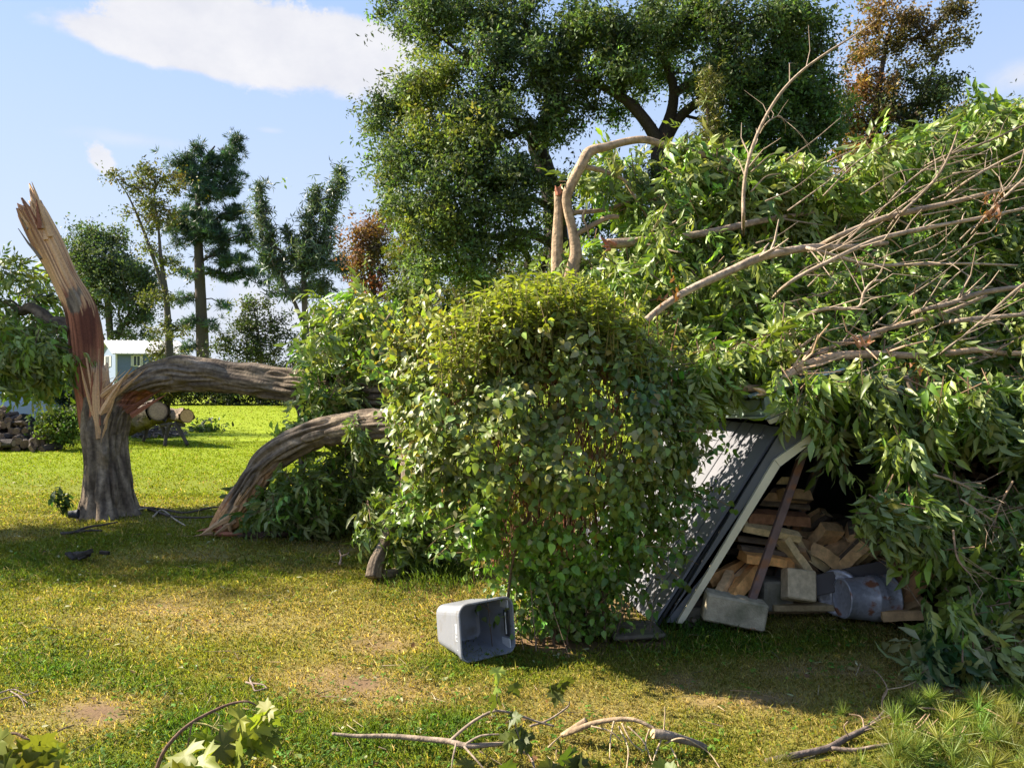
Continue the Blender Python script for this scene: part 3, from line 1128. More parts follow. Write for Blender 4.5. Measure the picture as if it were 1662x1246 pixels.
    make_tree('oak_tree', 'spreading oak with ragged light and dark clumps, beside the open sky and cloud', 'tree',
              tk([(915, 640, d, .42), (912, 520, d, .38), (905, 400, d, .34), (895, 320, d, .30), (880, 262, d, .27), (868, 232, d - .2, .22), (882, 205, d - .4, .2), (890, 160, d - .6, .15), (870, 90, d - .8, .1), (850, 30, d - 1, .05)]),
              A, ROS_BIG, 0.20, 46, 0.31, OAK, bark=(0.045, 0.038, 0.034), r_tip=0.011, vv=0.34, wiggle=0.18, thin=0.36, sparse=0.66, tight=0.80,
              extra_trunks=[tk([(905, 400, d, .14), (850, 378, d - .6, .11), (800, 385, d - 1, .09), (735, 372, d - 1.4, .05)]), tk([(900, 340, d, .12), (855, 322, d - .5, .08), (800, 325, d - 1, .07), (755, 300, d - 1.5, .03)]),
                            tk([(885, 270, d, .1), (840, 200, d - .8, .08), (770, 110, d - 1.3, .06), (700, 50, d - 1.6, .03)])])
    d = 21.0
    dk = (0.058, 0.105, 0.034)
    Bq = [(960, 40, 50, 44, d - 1, 1.4, 54), (1020, 60, 50, 50, d - 1, 1.5, 60), (985, 120, 50, 30, d - 1, 1.2, 40), (1035, 130, 40, 30, d + 1.2, .8, 20), (955, 165, 30, 14, d - .5, .7, 10), (1010, 190, 30, 18, d + 1.3, .7, 12, dk), (1090, 40, 60, 60, d - 1, 1.6, 70), (1160, 40, 60, 60, d - 1.2, 1.6, 80), (1115, 120, 50, 40, d + 1.3, .8, 34, dk),
          (1180, 130, 60, 50, d - 1.2, 1.6, 80), (1240, 60, 56, 56, d - 1.2, 1.5, 80), (1255, 130, 54, 44, d - 1.2, 1.5, 70, dk), (1290, 60, 34, 30, d - 1, 1, 26), (1310, 110, 28, 24, d - .8, .9, 20), (1225, 200, 60, 40, d - 1.2, 1.5, 70, dk), (1290, 190, 44, 44, d - 1, 1.3, 56, dk), (1300, 250, 40, 30, d - 1, 1.2, 40, dk), (1230, 255, 60, 30, d - 1, 1.4, 54, dk),
          (1165, 210, 30, 30, d + .6, .9, 22, dk), (1330, 200, 24, 30, d - .8, .9, 22, dk), (1325, 150, 18, 14, d - .6, .6, 8), (1000, 300, 60, 30, d + .5, 1.2, 30), (1090, 310, 60, 30, d + .5, 1.2, 34, dk), (1180, 300, 60, 30, d, 1.2, 34, dk), (1050, 370, 60, 40, d + .8, 1.2, 30, dk), (960, 370, 50, 40, d + 1, 1.2, 20, dk), (1280, 20, 40, 16, d - 1, 1, 16), (1325, 45, 14, 10, d - 1, .4, 5), (1345, 125, 12, 10, d - 1, .4, 4), (1350, 215, 12, 14, d - 1, .4, 5), (1318, 80, 16, 10, d - 1, .4, 5), (1270, 300, 40, 20, d, .8, 14, dk)]
    make_tree('oak_tree', 'dense dark oak whose bare forked limbs show above the snapped arching bough', 'tree',
              tk([(1065, 640, d, .40), (1070, 520, d, .37), (1072, 400, d, .33), (1072, 300, d, .29), (1073, 238, d, .26), (1088, 190, d, .16), (1092, 140, d - .2, .12), (1070, 80, d - .4, .08), (1062, 20, d - .6, .05)]),
              Bq, ROS_BIG, 0.195, 46, 0.30, (0.075, 0.112, 0.042), bark=(0.048, 0.040, 0.036), r_tip=0.011, vv=0.34, wiggle=0.16, thin=0.36, sparse=0.66, tight=0.80,
              extra_trunks=[tk([(1073, 245, d, .2), (1052, 205, d - .2, .17), (1020, 168, d - .4, .14), (975, 142, d - .6, .09), (930, 130, d - .8, .05)]), tk([(1074, 240, d, .17), (1100, 195, d, .14), (1135, 165, d - .2, .11), (1190, 130, d - .5, .06)]),
                            tk([(1072, 420, d, .14), (1040, 390, d, .11), (1000, 345, d - .2, .08), (960, 330, d - .4, .04)])])
    # orange tinted tree
    d = 27
    org, dg = (0.190, 0.120, 0.050), (0.062, 0.080, 0.034)
    make_tree('autumn_tree', 'tall tree with orange-brown leaves turning, behind the fallen leafy mass', 'tree',
              tk([(1425, 620, d, .30), (1424, 480, d, .26), (1420, 340, d, .2), (1418, 240, d, .15), (1425, 140, d, .1), (1440, 60, d, .05), (1450, 20, d, .02)]),
              [(1415, 25, 26, 22, d, 1, 14, org), (1455, 30, 34, 22, d, 1, 20, org), (1480, 55, 26, 18, d, 1, 12, (0.08, 0.06, 0.03)), (1400, 70, 30, 22, d, 1, 16, org), (1440, 80, 34, 22, d, 1, 18), (1540, 25, 28, 22, d, .8, 18, (0.07, 0.06, 0.03)), (1545, 65, 24, 12, d, .7, 10), (1510, 75, 22, 16, d, .8, 8), (1490, 100, 24, 14, d, .8, 8),
               (1385, 110, 24, 18, d, 1, 10, org), (1410, 140, 36, 26, d, 1, 24, org), (1385, 155, 20, 16, d, .8, 12, (0.17, 0.08, 0.03)), (1460, 140, 30, 24, d, 1, 14, dg), (1520, 150, 26, 26, d, 1, 24, dg), (1500, 180, 40, 30, d, 1.2, 36, dg), (1450, 190, 40, 30, d, 1.2, 34, dg), (1400, 200, 40, 34, d, 1.2, 36, (0.10, 0.065, 0.024)), (1385, 240, 36, 30, d, 1.2, 34, org), (1440, 245, 50, 30, d, 1.2, 44, (0.09, 0.07, 0.025)), (1500, 230, 40, 26, d, 1.2, 30, dg),
               (1400, 290, 44, 26, d, 1.2, 34, org), (1460, 290, 40, 26, d, 1.2, 26, (0.08, 0.07, 0.03)), (1360, 180, 22, 40, d, 1, 18, (0.06, 0.08, 0.03)), (1540, 200, 20, 20, d, .8, 12, dg), (1370, 330, 50, 30, d, 1, 20, dg), (1480, 340, 60, 30, d, 1, 24, dg)],
              ROS, 0.21, 34, 0.30, (0.11, 0.092, 0.035), bark=(0.06, 0.05, 0.045), r_tip=0.012, vv=0.3,
              extra_trunks=[tk([(1420, 330, d, .11), (1470, 240, d, .09), (1500, 150, d, .06), (1530, 70, d, .03)])])
    # bare dead leader
    d = 24
    make_tree('small_tree', 'low light-green tree top at the edge of the sky beyond the fallen mass', 'tree',
              tk([(1620, 620, d, .16), (1620, 480, d, .13), (1612, 340, d, .1), (1600, 240, d, .05), (1590, 190, d, .02)]),
              [(1580, 180, 16, 12, d, .6, 9), (1560, 205, 26, 14, d, .8, 14), (1605, 190, 26, 16, d, .8, 16), (1630, 215, 30, 20, d, .8, 22), (1650, 190, 22, 14, d, .8, 12), (1590, 230, 50, 24, d, 1, 34), (1640, 260, 40, 30, d, 1, 30), (1560, 270, 60, 30, d, 1, 34), (1660, 300, 60, 40, d, 1, 30), (1560, 340, 80, 40, d, 1, 40), (1640, 380, 60, 50, d, 1, 30)],
              ROS, 0.18, 34, 0.28, (0.12, 0.14, 0.036), r_tip=0.011)
    # drooping yellowish conifer
    d = 16.5
    B = []
    for t in np.linspace(0, 1, 22):
        B.append((1145 + 25 * t + RNG.normal() * 4, 130 + 230 * t, 6 + 34 * t, 9, d, (4 + 30 * t) / F * d, 5))
    make_tree('drooping_conifer', 'narrow conifer with hanging yellow-green needles in front of the dark oak', 'tree',
              tk([(1172, 640, d, .12), (1168, 480, d, .1), (1160, 300, d, .06), (1148, 190, d, .035), (1142, 130, d, .01)]),
              B, [rosette(5, 1.0, 0.16, flat=1.2) for _ in range(4)], 0.13, 52, 0.14, (0.120, 0.125, 0.030), bark=(0.10, 0.07, 0.05), r_tip=0.005, mat=M_NEEDLE, flat=2.0, up=0.0)
    # understory trees behind the bush
    k = 0
    for (px, py, rx, ry, d, n, col, lab) in ((700, 500, 70, 60, 30, 90, (0.060, 0.085, 0.022), 'mid-green understory shrub below the oak limbs, behind the trimmed bush'),
                                            (800, 470, 70, 50, 27, 80, (0.075, 0.085, 0.025), 'olive understory shrub just beneath the oak crown'),
                                            (870, 540, 90, 70, 24, 100, (0.040, 0.060, 0.02), 'dark shrub filling the gap behind the bush top'),
                                            (1000, 500, 90, 100, 20, 130, (0.045, 0.070, 0.02), 'dark shrub behind the broken log ends'),
                                            (1150, 450, 110, 110, 18, 150, (0.035, 0.058, 0.018), 'deep green thicket shrub behind the fallen boughs'),
                                            (1330, 440, 110, 110, 18, 150, (0.035, 0.058, 0.018), 'deep green thicket shrub below the orange tree'),
                                            (1520, 430, 110, 110, 18, 150, (0.035, 0.058, 0.018), 'deep green thicket shrub below the small light-green tree'),
                                            (1680, 430, 80, 110, 18, 100, (0.035, 0.058, 0.018), 'deep green thicket shrub at the far edge of the fallen mass')):
        make_tree('shrub', lab, 'shrub', tk([(px, HY + H * F / d, d, .06), (px, (HY + py) / 2, d, .05), (px, py - ry * .5, d, .02)]), [(px, py, rx, ry, d, rx / F * d * 0.6, n)], ROS, 0.20 * d / 22, 40, 0.34 * d / 22, col, r_tip=0.008, group='shrubs under the oaks')
    # growth along the far edge of the lawn
    for (px, py, rx, ry, d, n, col, lab) in ((275, 628, 40, 24, 47, 50, (0.10, 0.105, 0.02), 'yellow-green shrub at the lawn edge behind the cut logs'),
                                            (350, 622, 48, 34, 47, 60, (0.045, 0.060, 0.025), 'dark green shrub on the lawn edge below the pine trunk'),
                                            (430, 610, 46, 44, 47, 70, (0.040, 0.055, 0.026), 'dark green shrub on the lawn edge below the spiky tree'),
                                            (505, 600, 48, 54, 46, 80, (0.045, 0.060, 0.026), 'tall dark shrub on the lawn edge under the hinged trunk end'),
                                            (590, 590, 60, 64, 45, 90, (0.045, 0.060, 0.026), 'tall dark shrub on the lawn edge behind the leafy limb'),
                                            (215, 640, 30, 20, 46, 30, (0.055, 0.070, 0.03), 'low shrub on the lawn edge beside the house wall'),
                                            (660, 600, 60, 60, 40, 70, (0.05, 0.065, 0.026), 'tall shrub on the lawn edge hidden by the trimmed bush')):
        make_tree('shrub', lab, 'shrub', tk([(px, HY + H * F / d, d, .08), (px, py, d, .05), (px, py - ry * .6, d, .02)]), [(px, py, rx, ry, d, 1.6, n), (px, HY + H * F / d - 8, rx * 1.1, 10, d - 1, .8, n // 3)], ROS, 0.32, 34, 0.5, col, r_tip=0.012, group='shrubs along the lawn edge')
    d = 44
    make_tree('young_tree', 'small dark young tree standing before the pale low clouds', 'tree',
              tk([(425, 640, d, .10), (424, 580, d, .08), (418, 530, d, .05), (410, 490, d, .02)]),
              [(410, 500, 26, 16, d, 1, 16), (400, 530, 36, 22, d, 1, 26), (435, 545, 36, 24, d, 1, 26), (380, 560, 30, 24, d, 1, 26), (420, 570, 40, 20, d, 1, 22), (450, 520, 16, 12, d, 1, 8), (398, 490, 14, 8, d, 1, 6, (0.09, 0.10, 0.02))],
              ROS, 0.28, 28, 0.4, (0.045, 0.062, 0.026), r_tip=0.02)
    # growth behind the log heap
    d = 20.5
    for (px, py, rx, ry, d, n, col, lab) in ((40, 610, 60, 70, 22, 130, (0.030, 0.050, 0.022), 'dark shrub rising behind the heap of dark logs'),
                                            (118, 640, 40, 50, 22, 80, (0.035, 0.055, 0.022), 'dark shrub behind the weeds by the splintered trunk'),
                                            (98, 690, 30, 24, 17.6, 50, (0.075, 0.110, 0.022), 'light green weedy shrub beside the log heap')):
        make_tree('shrub', lab, 'shrub', tk([(px, HY + H * F / d, d, .03), (px, py, d, .02), (px, py - ry * .7, d, .01)]), [(px, py, rx, ry, d, rx / F * d * 0.6, n)], ROS, 0.14, 40, 0.22, col, r_tip=0.005, group='shrubs by the log heap')


background()


def shade_trees():
    """two trees stand beside the lawn outside the picture; their shade lies on the grass"""
    for (x, y, zc, r, lab, n) in ((-13.9, 10.2, 8.0, 1.7, 'leafy tree beside the lawn whose shade falls before the splintered trunk', 60), (-24.2, 24.0, 9.0, 3.6, 'leafy tree beside the lawn whose shade falls by the log heap', 110)):
        root = thing('lawn_tree', lab, 'tree', (x, y, 0), 'trees beside the lawn')
        G = Geo()
        T = [[x, y, 0, .3], [x + .1, y, zc * .4, .24], [x, y + .1, zc, .12], [x, y, zc + r * .8, .03]]
        V, fs, th, s = tube(T, 16, 9)
        G.add(V, fs, (0.08, 0.07, 0.06))
        G.part(root, 'trunk', M_BARK, smooth=True)
        v = rand_unit(n) * RNG.random((n, 1)) ** .4 * np.array([r * 1.5, r * (.7 if r < 2 else 1.2), r * 0.6])
        cl = v + np.array([x, y, zc])
        G = Geo()
        grow(np.array(T), cl, 0.012, G, (0.08, 0.07, 0.06))
        G.part(root, 'limbs', M_BARK)
        Lv = Leaves(ROS)
        i = np.repeat(np.arange(n), 30)
        p = cl[i] + RNG.normal(size=(len(i), 3)) * 0.42
        Lv.add(p, basis(rand_unit(len(i)), unit(rand_unit(len(i)) + [0, 0, .6])), 0.22 * RNG.uniform(.7, 1.2, len(i)), jitter_col(OAK, len(i)))
        Lv.build(root, M_LEAF_FAR, 0, mass='crown')


shade_trees()

# ---------------------------------------------------------------- the snapped tree
BARKC = np.array([0.265, 0.205, 0.145])
BARKD = np.array([0.080, 0.060, 0.045])
WOODC = np.array([0.60, 0.370, 0.200])
WOODR = np.array([0.255, 0.100, 0.058])
WOODK = np.array([0.085, 0.028, 0.020])


def bark_disp(k, amp, seed=3, flare=None, along=1.6):
    """furrowed bark: ridges run along the limb"""
    def f(th, s, V):
        q = np.stack([np.cos(th) * k, np.sin(th) * k, s * along], -1)
        w = fbm(np.stack([np.cos(th) * 1.2, np.sin(th) * 1.2, s * 1.1], -1), 3, seed + 40) - 0.5
        q = q + w[..., None] * 1.6
        n = vnoise(q, seed)
        r = 0.75 - np.exp(-(np.abs(2 * n - 1) / 0.30) ** 2) * 1.5
        r2 = vnoise(q * np.array([2.2, 2.2, 1.8]), seed + 1)
        d = 1 + amp * r + amp * 0.45 * (r2 - 0.5) + 0.24 * (fbm(V * 3.4, 3, seed + 9) - 0.5)
        if flare is not None:
            d = d * flare(th, s)
        return d
    return f


def bark_col(th, s, seed=2):
    q = np.stack([np.cos(th) * 6, np.sin(th) * 6, s * 4.5], -1)
    n = fbm(q, 4, seed)[:, None]
    t = np.clip((n - 0.3) * 2.2, 0, 1)
    return BARKD * (1 - t) + BARKC * t


def wood_col(th, s, seed=5, red=0.3):
    q = np.stack([np.cos(th) * 9, np.sin(th) * 9, s * 0.9], -1)
    n = fbm(q, 4, seed)[:, None]
    big = fbm(np.stack([np.cos(th) * 1.6, np.sin(th) * 1.6, s * 1.4], -1), 3, seed + 3)[:, None]
    c = WOODC * (0.35 + 1.25 * n)
    t = np.clip((big - (0.62 - 0.4 * red)) * 5, 0, 1) * np.clip((n - 0.35) * 4, 0, 1)
    c = c * (1 - t) + WOODR * t
    n2 = fbm(np.stack([np.cos(th) * 14, np.sin(th) * 14, s * 0.7], -1), 3, seed + 7)[:, None]
    k = np.clip((n2 - 0.56) * 9, 0, 1) * .75
    return c * (1 - k * .8) + WOODK * k * .8


def shard(A, B, w, t, col, G, bend=0.0, n=5, point=True):
    """long flat splinter tapering from A to B"""
    A, B = np.asarray(A, float), np.asarray(B, float)
    T = unit(B - A)
    u = unit(np.cross(T, RNG.normal(size=3) * 0.3 + np.array([0, 1, 0.1])))
    v = np.cross(T, u)
    Vs = []
    for k in range(n):
        f = k / (n - 1)
        p = A + (B - A) * f + v * bend * math.sin(f * math.pi) + u * RNG.normal() * w * 0.08
        ww = w * ((1 - f) ** 0.8 if point else 1 - 0.4 * f) + 0.0015
        tt = t * (1 - 0.7 * f) + 0.001
        Vs += [p - u * ww, p - v * tt, p + u * ww, p + v * tt]
    q = []
    for k in range(n - 1):
        for j in range(4):
            q.append([k * 4 + j, k * 4 + (j + 1) % 4, k * 4 + 4 + (j + 1) % 4, k * 4 + 4 + j])
    q += [[3, 2, 1, 0], [n * 4 - 4, n * 4 - 3, n * 4 - 2, n * 4 - 1]]
    c = np.tile(np.asarray(col, float), (len(Vs), 1)) * (1 + RNG.normal(size=(len(Vs), 1)) * 0.12)
    G.add(np.array(Vs), np.array(q), c)


def splinter(root, A, B, w, t, col, bend=0.0, name='splinter'):
    G = Geo()
    shard(A, B, w, t, col, G, bend)
    return G.part(root, name, M_WOOD)


def snapped_tree():
    base = gr(178, 832)
    D = base[1]
    root = thing('snapped_tree', 'snapped tree with a splintered upright spar, its bark trunk split at the crotch', 'tree', base)
    px = lambda a, b, d=D: at(a, b, d)
    # lower trunk with root flare
    roots = [(0.3, 1.0), (1.5, .7), (2.5, .9), (3.7, 1.0), (4.9, .8), (5.7, .7)]

    def flare(th, s):
        f = np.zeros_like(th)
        for a, w in roots:
            f += w * np.exp(-((np.angle(np.exp(1j * (th - a)))) / 0.33) ** 2)
        low = np.exp(-np.maximum(s - 0.05, 0) / 0.20)
        return 1 + low * (0.06 + 0.50 * f)
    rows = [list(px(177, 842)) + [.258], list(px(176, 815)) + [.238], list(px(174, 770)) + [.222], list(px(172, 730)) + [.218], list(px(170, 695)) + [.222], list(px(168, 664)) + [.21], list(px(160, 640)) + [.15]]
    V, fs, th, s = tube(rows, 230, 220, bark_disp(3.4, 0.17, 3, flare, 1.9))
    c = bark_col(np.append(th, [0, 0]), np.append(s, [0, 0]))
    # the healed knot on the side facing us
    for (kx, ky, kr, kd) in ((192, 720, 0.085, 0.055), (174, 738, 0.06, 0.04), (190, 738, 0.07, 0.03)):
        K = px(kx, ky, D - .22)
        dd = np.linalg.norm((V - K) * np.array([1, .6, .8]), axis=1)
        b = np.exp(-(dd / kr) ** 2)
        V = V + np.array([0, -1, 0]) * (b * kd)[:, None]
        c = c * (1 - b[:, None] * .6) + np.array([.19, .155, .12]) * b[:, None] * .6
    part(root, 'trunk', V, fs, M_BARK, col=c, smooth=True)
    # leaning spar: bark behind, torn heartwood in front, ragged top
    rows = [list(px(158, 715)) + [.12], list(px(152, 690)) + [.15], list(px(147, 650)) + [.160], list(px(142, 600)) + [.178], list(px(139, 545)) + [.195], list(px(131, 500)) + [.19], list(px(106, 450)) + [.160], list(px(83, 400)) + [.170], list(px(61, 356)) + [.162], list(px(53, 340)) + [.155]]
    def jag(t):
        sp = np.exp(-((np.angle(np.exp(1j * (t - 1.45)))) / 0.30) ** 2) * .34
        return sp + 0.30 * (vnoise(np.stack([np.cos(t) * 6, np.sin(t) * 6, t * 0], -1), 4) - 0.55)
    nS, nT = 90, 120
    def disp(th, s, V):
        wood = np.clip(np.cos(th - 0.55) * 2.4 + 0.9, 0, 1)
        q = np.stack([np.cos(th) * 9, np.sin(th) * 9, s * 1.1], -1)
        fib = fbm(q, 3, 8) - 0.5
        return (1 + 0.42 * fib) * (1 - 0.20 * wood) * (1 + 0.10 * (1 - wood) * (vnoise(np.stack([np.cos(th) * 5, np.sin(th) * 5, s * 2], -1), 3) - .4))
    V, fs, th, s = tube(rows, nT, nS, disp, jag=jag)
    th = np.append(th, [0, 0]); s = np.append(s, [0, s.max()])
    x, y = pix(V)
    edge = (fbm(np.stack([x, y], -1) / 9, 2, 6) - 0.5) * 26
    wc = wood_col(th, s, 5, 0.35)
    bc = bark_col(th, s)
    # bark strip at the back and the side away from the tear, and a patch of bark below the pale wood
    cth = np.cos(th - 0.55) + (fbm(np.stack([np.cos(th) * 3, np.sin(th) * 3, s * 2], -1), 3, 31) - .5) * 0.5
    isb = np.clip((-cth - 0.28) * 7, 0, 1)
    patch = np.exp(-(((x - 121) / 13) ** 2 + ((y - 488) / 24) ** 2) ** 2) * (cth > -.2)
    strk = fbm(np.stack([np.cos(th) * 9, np.sin(th) * 9, s * 1.0], -1), 3, 90) - .5
    patch = np.clip((patch + strk * 1.5 - .40) * 9, 0, 1)
    red = np.clip((y - 494 + strk * 90) / 7, 0, 1) * np.clip(1.15 - np.clip((y - 560 + edge) / 40, 0, 1) * np.exp(-((x - 152) / 13) ** 2), 0, 1)
    dark = np.exp(-(((x - 143) / 17) ** 2 + ((y - 522) / 52) ** 2)) * 1.35
    st = fbm(np.stack([np.cos(th) * 8, np.sin(th) * 8, s * 0.8], -1), 3, 50)[:, None]
    st = np.clip((st - .5) * 2.4 + .5, 0, 1)
    rc = WOODR * (0.25 + 1.35 * st) * (1 - np.clip(dark, 0, .85))[:, None] + WOODK * np.clip(dark, 0, .85)[:, None]
    c = wc * (1 - red[:, None]) + rc * red[:, None]
    c = c * (1 - patch[:, None]) + bc * patch[:, None]
    c = c * (1 - isb[:, None]) + bc * isb[:, None]
    part(root, 'spar', V, fs, M_WOOD, col=c, smooth=True)
    tones = [WOODC * .9, WOODC * .65, WOODR, WOODC * 1.05, WOODR * 1.3, BARKC * .8]
    # tall spike and the broken teeth at the head of the spar
    for (a, b, w, t, k) in (((82, 385), (54, 296), .045, .03, 0), ((72, 372), (62, 322), .035, .03, 1), ((66, 372), (60, 324), .03, .02, 2), ((58, 370), (37, 324), .035, .03, 5), ((52, 372), (31, 338), .03, .02, 0),
                           ((62, 366), (48, 333), .03, .03, 2), ((68, 420), (31, 371), .02, .03, 5), ((56, 380), (34, 348), .03, .03, 3), ((76, 390), (66, 340), .035, .03, 3), ((64, 372), (54, 330), .03, .025, 1), ((48, 372), (33, 352), .025, .02, 5)):
        splinter(root, px(*a, D - .10 + RNG.normal() * .03), px(*b, D - .08 + RNG.normal() * .05), w, t, tones[k] * 0.95, RNG.normal() * .01)
    # fan of fresh splinters in the fork
    for (a, b, w, t, k) in (((160, 706), (128, 584), .030, .03, 3), ((162, 706), (140, 580), .030, .03, 3), ((160, 712), (147, 588), .034, .03, 0), ((163, 700), (156, 596), .024, .02, 0), ((162, 690), (166, 570), .008, .01, 4), ((164, 690), (161, 566), .006, .008, 0),
                           ((163, 672), (205, 606), .040, .03, 3), ((162, 660), (215, 596), .042, .03, 0), ((164, 680), (198, 622), .036, .03, 3), ((160, 690), (190, 640), .030, .03, 0), ((158, 640), (204, 602), .012, .01, 3), ((150, 604), (180, 603), .005, .005, 3), ((160, 620), (186, 612), .006, .006, 0), ((160, 645), (222, 600), .030, .02, 3),
                           ((160, 655), (196, 600), .014, .01, 0), ((163, 640), (176, 600), .008, .008, 0), ((164, 700), (186, 650), .030, .03, 0), ((165, 720), (176, 662), .026, .03, 0), ((166, 660), (240, 596), .03, .02, 0), ((158, 715), (165, 640), .04, .02, 3), ((148, 690), (150, 600), .03, .03, 4)):
        splinter(root, px(*a, D - .20 + RNG.normal() * .025), px(*b, D - .20 + RNG.normal() * .05), w, t, tones[k], RNG.normal() * .015)
    # wedge of fresh wood in the fork
    V, fs, th, s = tube([list(px(166, 728, D - .14)) + [.02], list(px(165, 700, D - .16)) + [.06], list(px(163, 668, D - .15)) + [.085], list(px(163, 635, D - .12)) + [.10], list(px(162, 605, D - .08)) + [.09]], 60, 50, lambda t, s, V: 1 + .5 * (fbm(np.stack([np.cos(t) * 8, np.sin(t) * 8, s * 1.2], -1), 3, 70) - .5), jag=lambda t: .22 * (vnoise(np.stack([np.cos(t) * 6, np.sin(t) * 6], -1), 8) - .3))
    part(root, 'torn_wood', V, fs, M_WOOD, col=wood_col(np.append(th, [0, 0]), np.append(s, [0, 0]), 15, .15) * 1.05, smooth=True)
    # the hinged upper trunk, bent over and held by the torn fibres
    rows = [list(px(180, 740, D + .06)) + [.10], list(px(184, 712, D + .02)) + [.14], list(px(190, 676, D)) + [.150], list(px(206, 640, D)) + [.150], list(px(238, 618, D)) + [.165], list(px(285, 606, D)) + [.192], list(px(330, 609, D - .1)) + [.178], list(px(400, 615, D - .2)) + [.165], list(px(470, 624, D - .35)) + [.172], list(px(520, 630, D - .5)) + [.160], list(px(600, 634, D - .8)) + [.18], list(px(700, 636, D - 1.2)) + [.15], list(px(800, 630, D - 1.6)) + [.10]]
    V, fs, th, s = tube(rows, 420, 150, bark_disp(3.2, 0.17, 11, None, 2.6))
    th = np.append(th, [0, 0]); s = np.append(s, [0, 0])
    c = bark_col(th, s, 12)
    K = px(338, 603, D - .3)
    b = np.exp(-(np.linalg.norm((V - K) * np.array([.8, 1, 1]), axis=1) / .13) ** 2)
    V = V + np.array([0, -1, .3]) * (b * .06)[:, None]
    x, y = pix(V)
    e = (fbm(np.stack([x, y], -1) / 8, 3, 16) - .5) * 30
    torn = np.exp(-(((x - 226) / 34) ** 2 + ((y - 652) / 18) ** 2) ** 1.5) * (V[:, 1] < D + .1)
    torn = np.clip((torn + e / 60 - .25) * 3, 0, 1)
    st = fbm(np.stack([x / 16, y / 3.5], -1), 3, 51)[:, None]
    rc = WOODR * (.35 + 1.2 * st)
    fresh = np.clip((st - .66) * 8, 0, 1)
    rc = rc * (1 - fresh) + np.array([.50, .22, .14]) * fresh
    c = c * (1 - torn[:, None]) + rc * torn[:, None]
    lip = np.clip((214 - x + e) / 14, 0, 1) * np.clip((628 - y) / 10, 0, 1)
    c = c * (1 - lip[:, None]) + (WOODC * .8) * lip[:, None]
    V = V + np.array([0, 1, .25]) * (torn * .05)[:, None]
    part(root, 'hinged_trunk', V, fs, M_BARK, col=c, smooth=True)
    for (a, b, w, t) in (((205, 668), (262, 632), .03, .03), ((212, 674), (270, 640), .035, .02), ((200, 660), (240, 655), .02, .02), ((222, 660), (250, 640), .02, .015)):
        splinter(root, px(*a, D - .12), px(*b, D - .10), w, t, WOODR * RNG.uniform(.6, 1.1))
    # hanging side branch and the dark limb on the other side
    for rows_, r in ((((478, 645, 9.0), (490, 668, 8.95), (492, 700, 8.9), (490, 750, 8.9), (491, 800, 8.9)), (.05, .05, .046, .04, .03)),
                     (((120, 540, D), (104, 526, D + .1), (84, 524, D + .2), (66, 508, D + .3), (50, 500, D + .4), (34, 505, D + .5), (16, 492, D + .6), (-12, 500, D + .7)), (.10, .085, .08, .075, .065, .055, .045, .03))):
        V, fs, th, s = tube([list(at(a, b, d)) + [q] for (a, b, d), q in zip(rows_, r)], 50, 18, bark_disp(3, .12, 21))
        part(root, 'side_limb', V, fs, M_BARK, col=bark_col(np.append(th, [0, 0]), np.append(s, [0, 0])) * .62, smooth=True)
    return root, D


SNAP, SNAP_D = snapped_tree()


def limb(root, name, rows, r, n=40, sides=14, col=None, k=3.0, amp=.08, mat=None, bark=True):
    """rows (px,py,d), r radii"""
    if np.isscalar(r):
        r = np.linspace(r, r * .55, len(rows))
    V, fs, th, s = tube([list(at(a, b, d)) + [q] for (a, b, d), q in zip(rows, r)], n, sides, bark_disp(k, amp, int(RNG.integers(0, 99))))
    th, s = np.append(th, [0, 0]), np.append(s, [0, 0])
    c = bark_col(th, s, 4) if col is None else np.asarray(col) * (0.45 + 1.1 * fbm(np.stack([np.cos(th) * 2, np.sin(th) * 2, s * 6], -1), 3, 61)[:, None])
    return part(root, name, V, fs, mat or M_BARK, col=c, smooth=True)


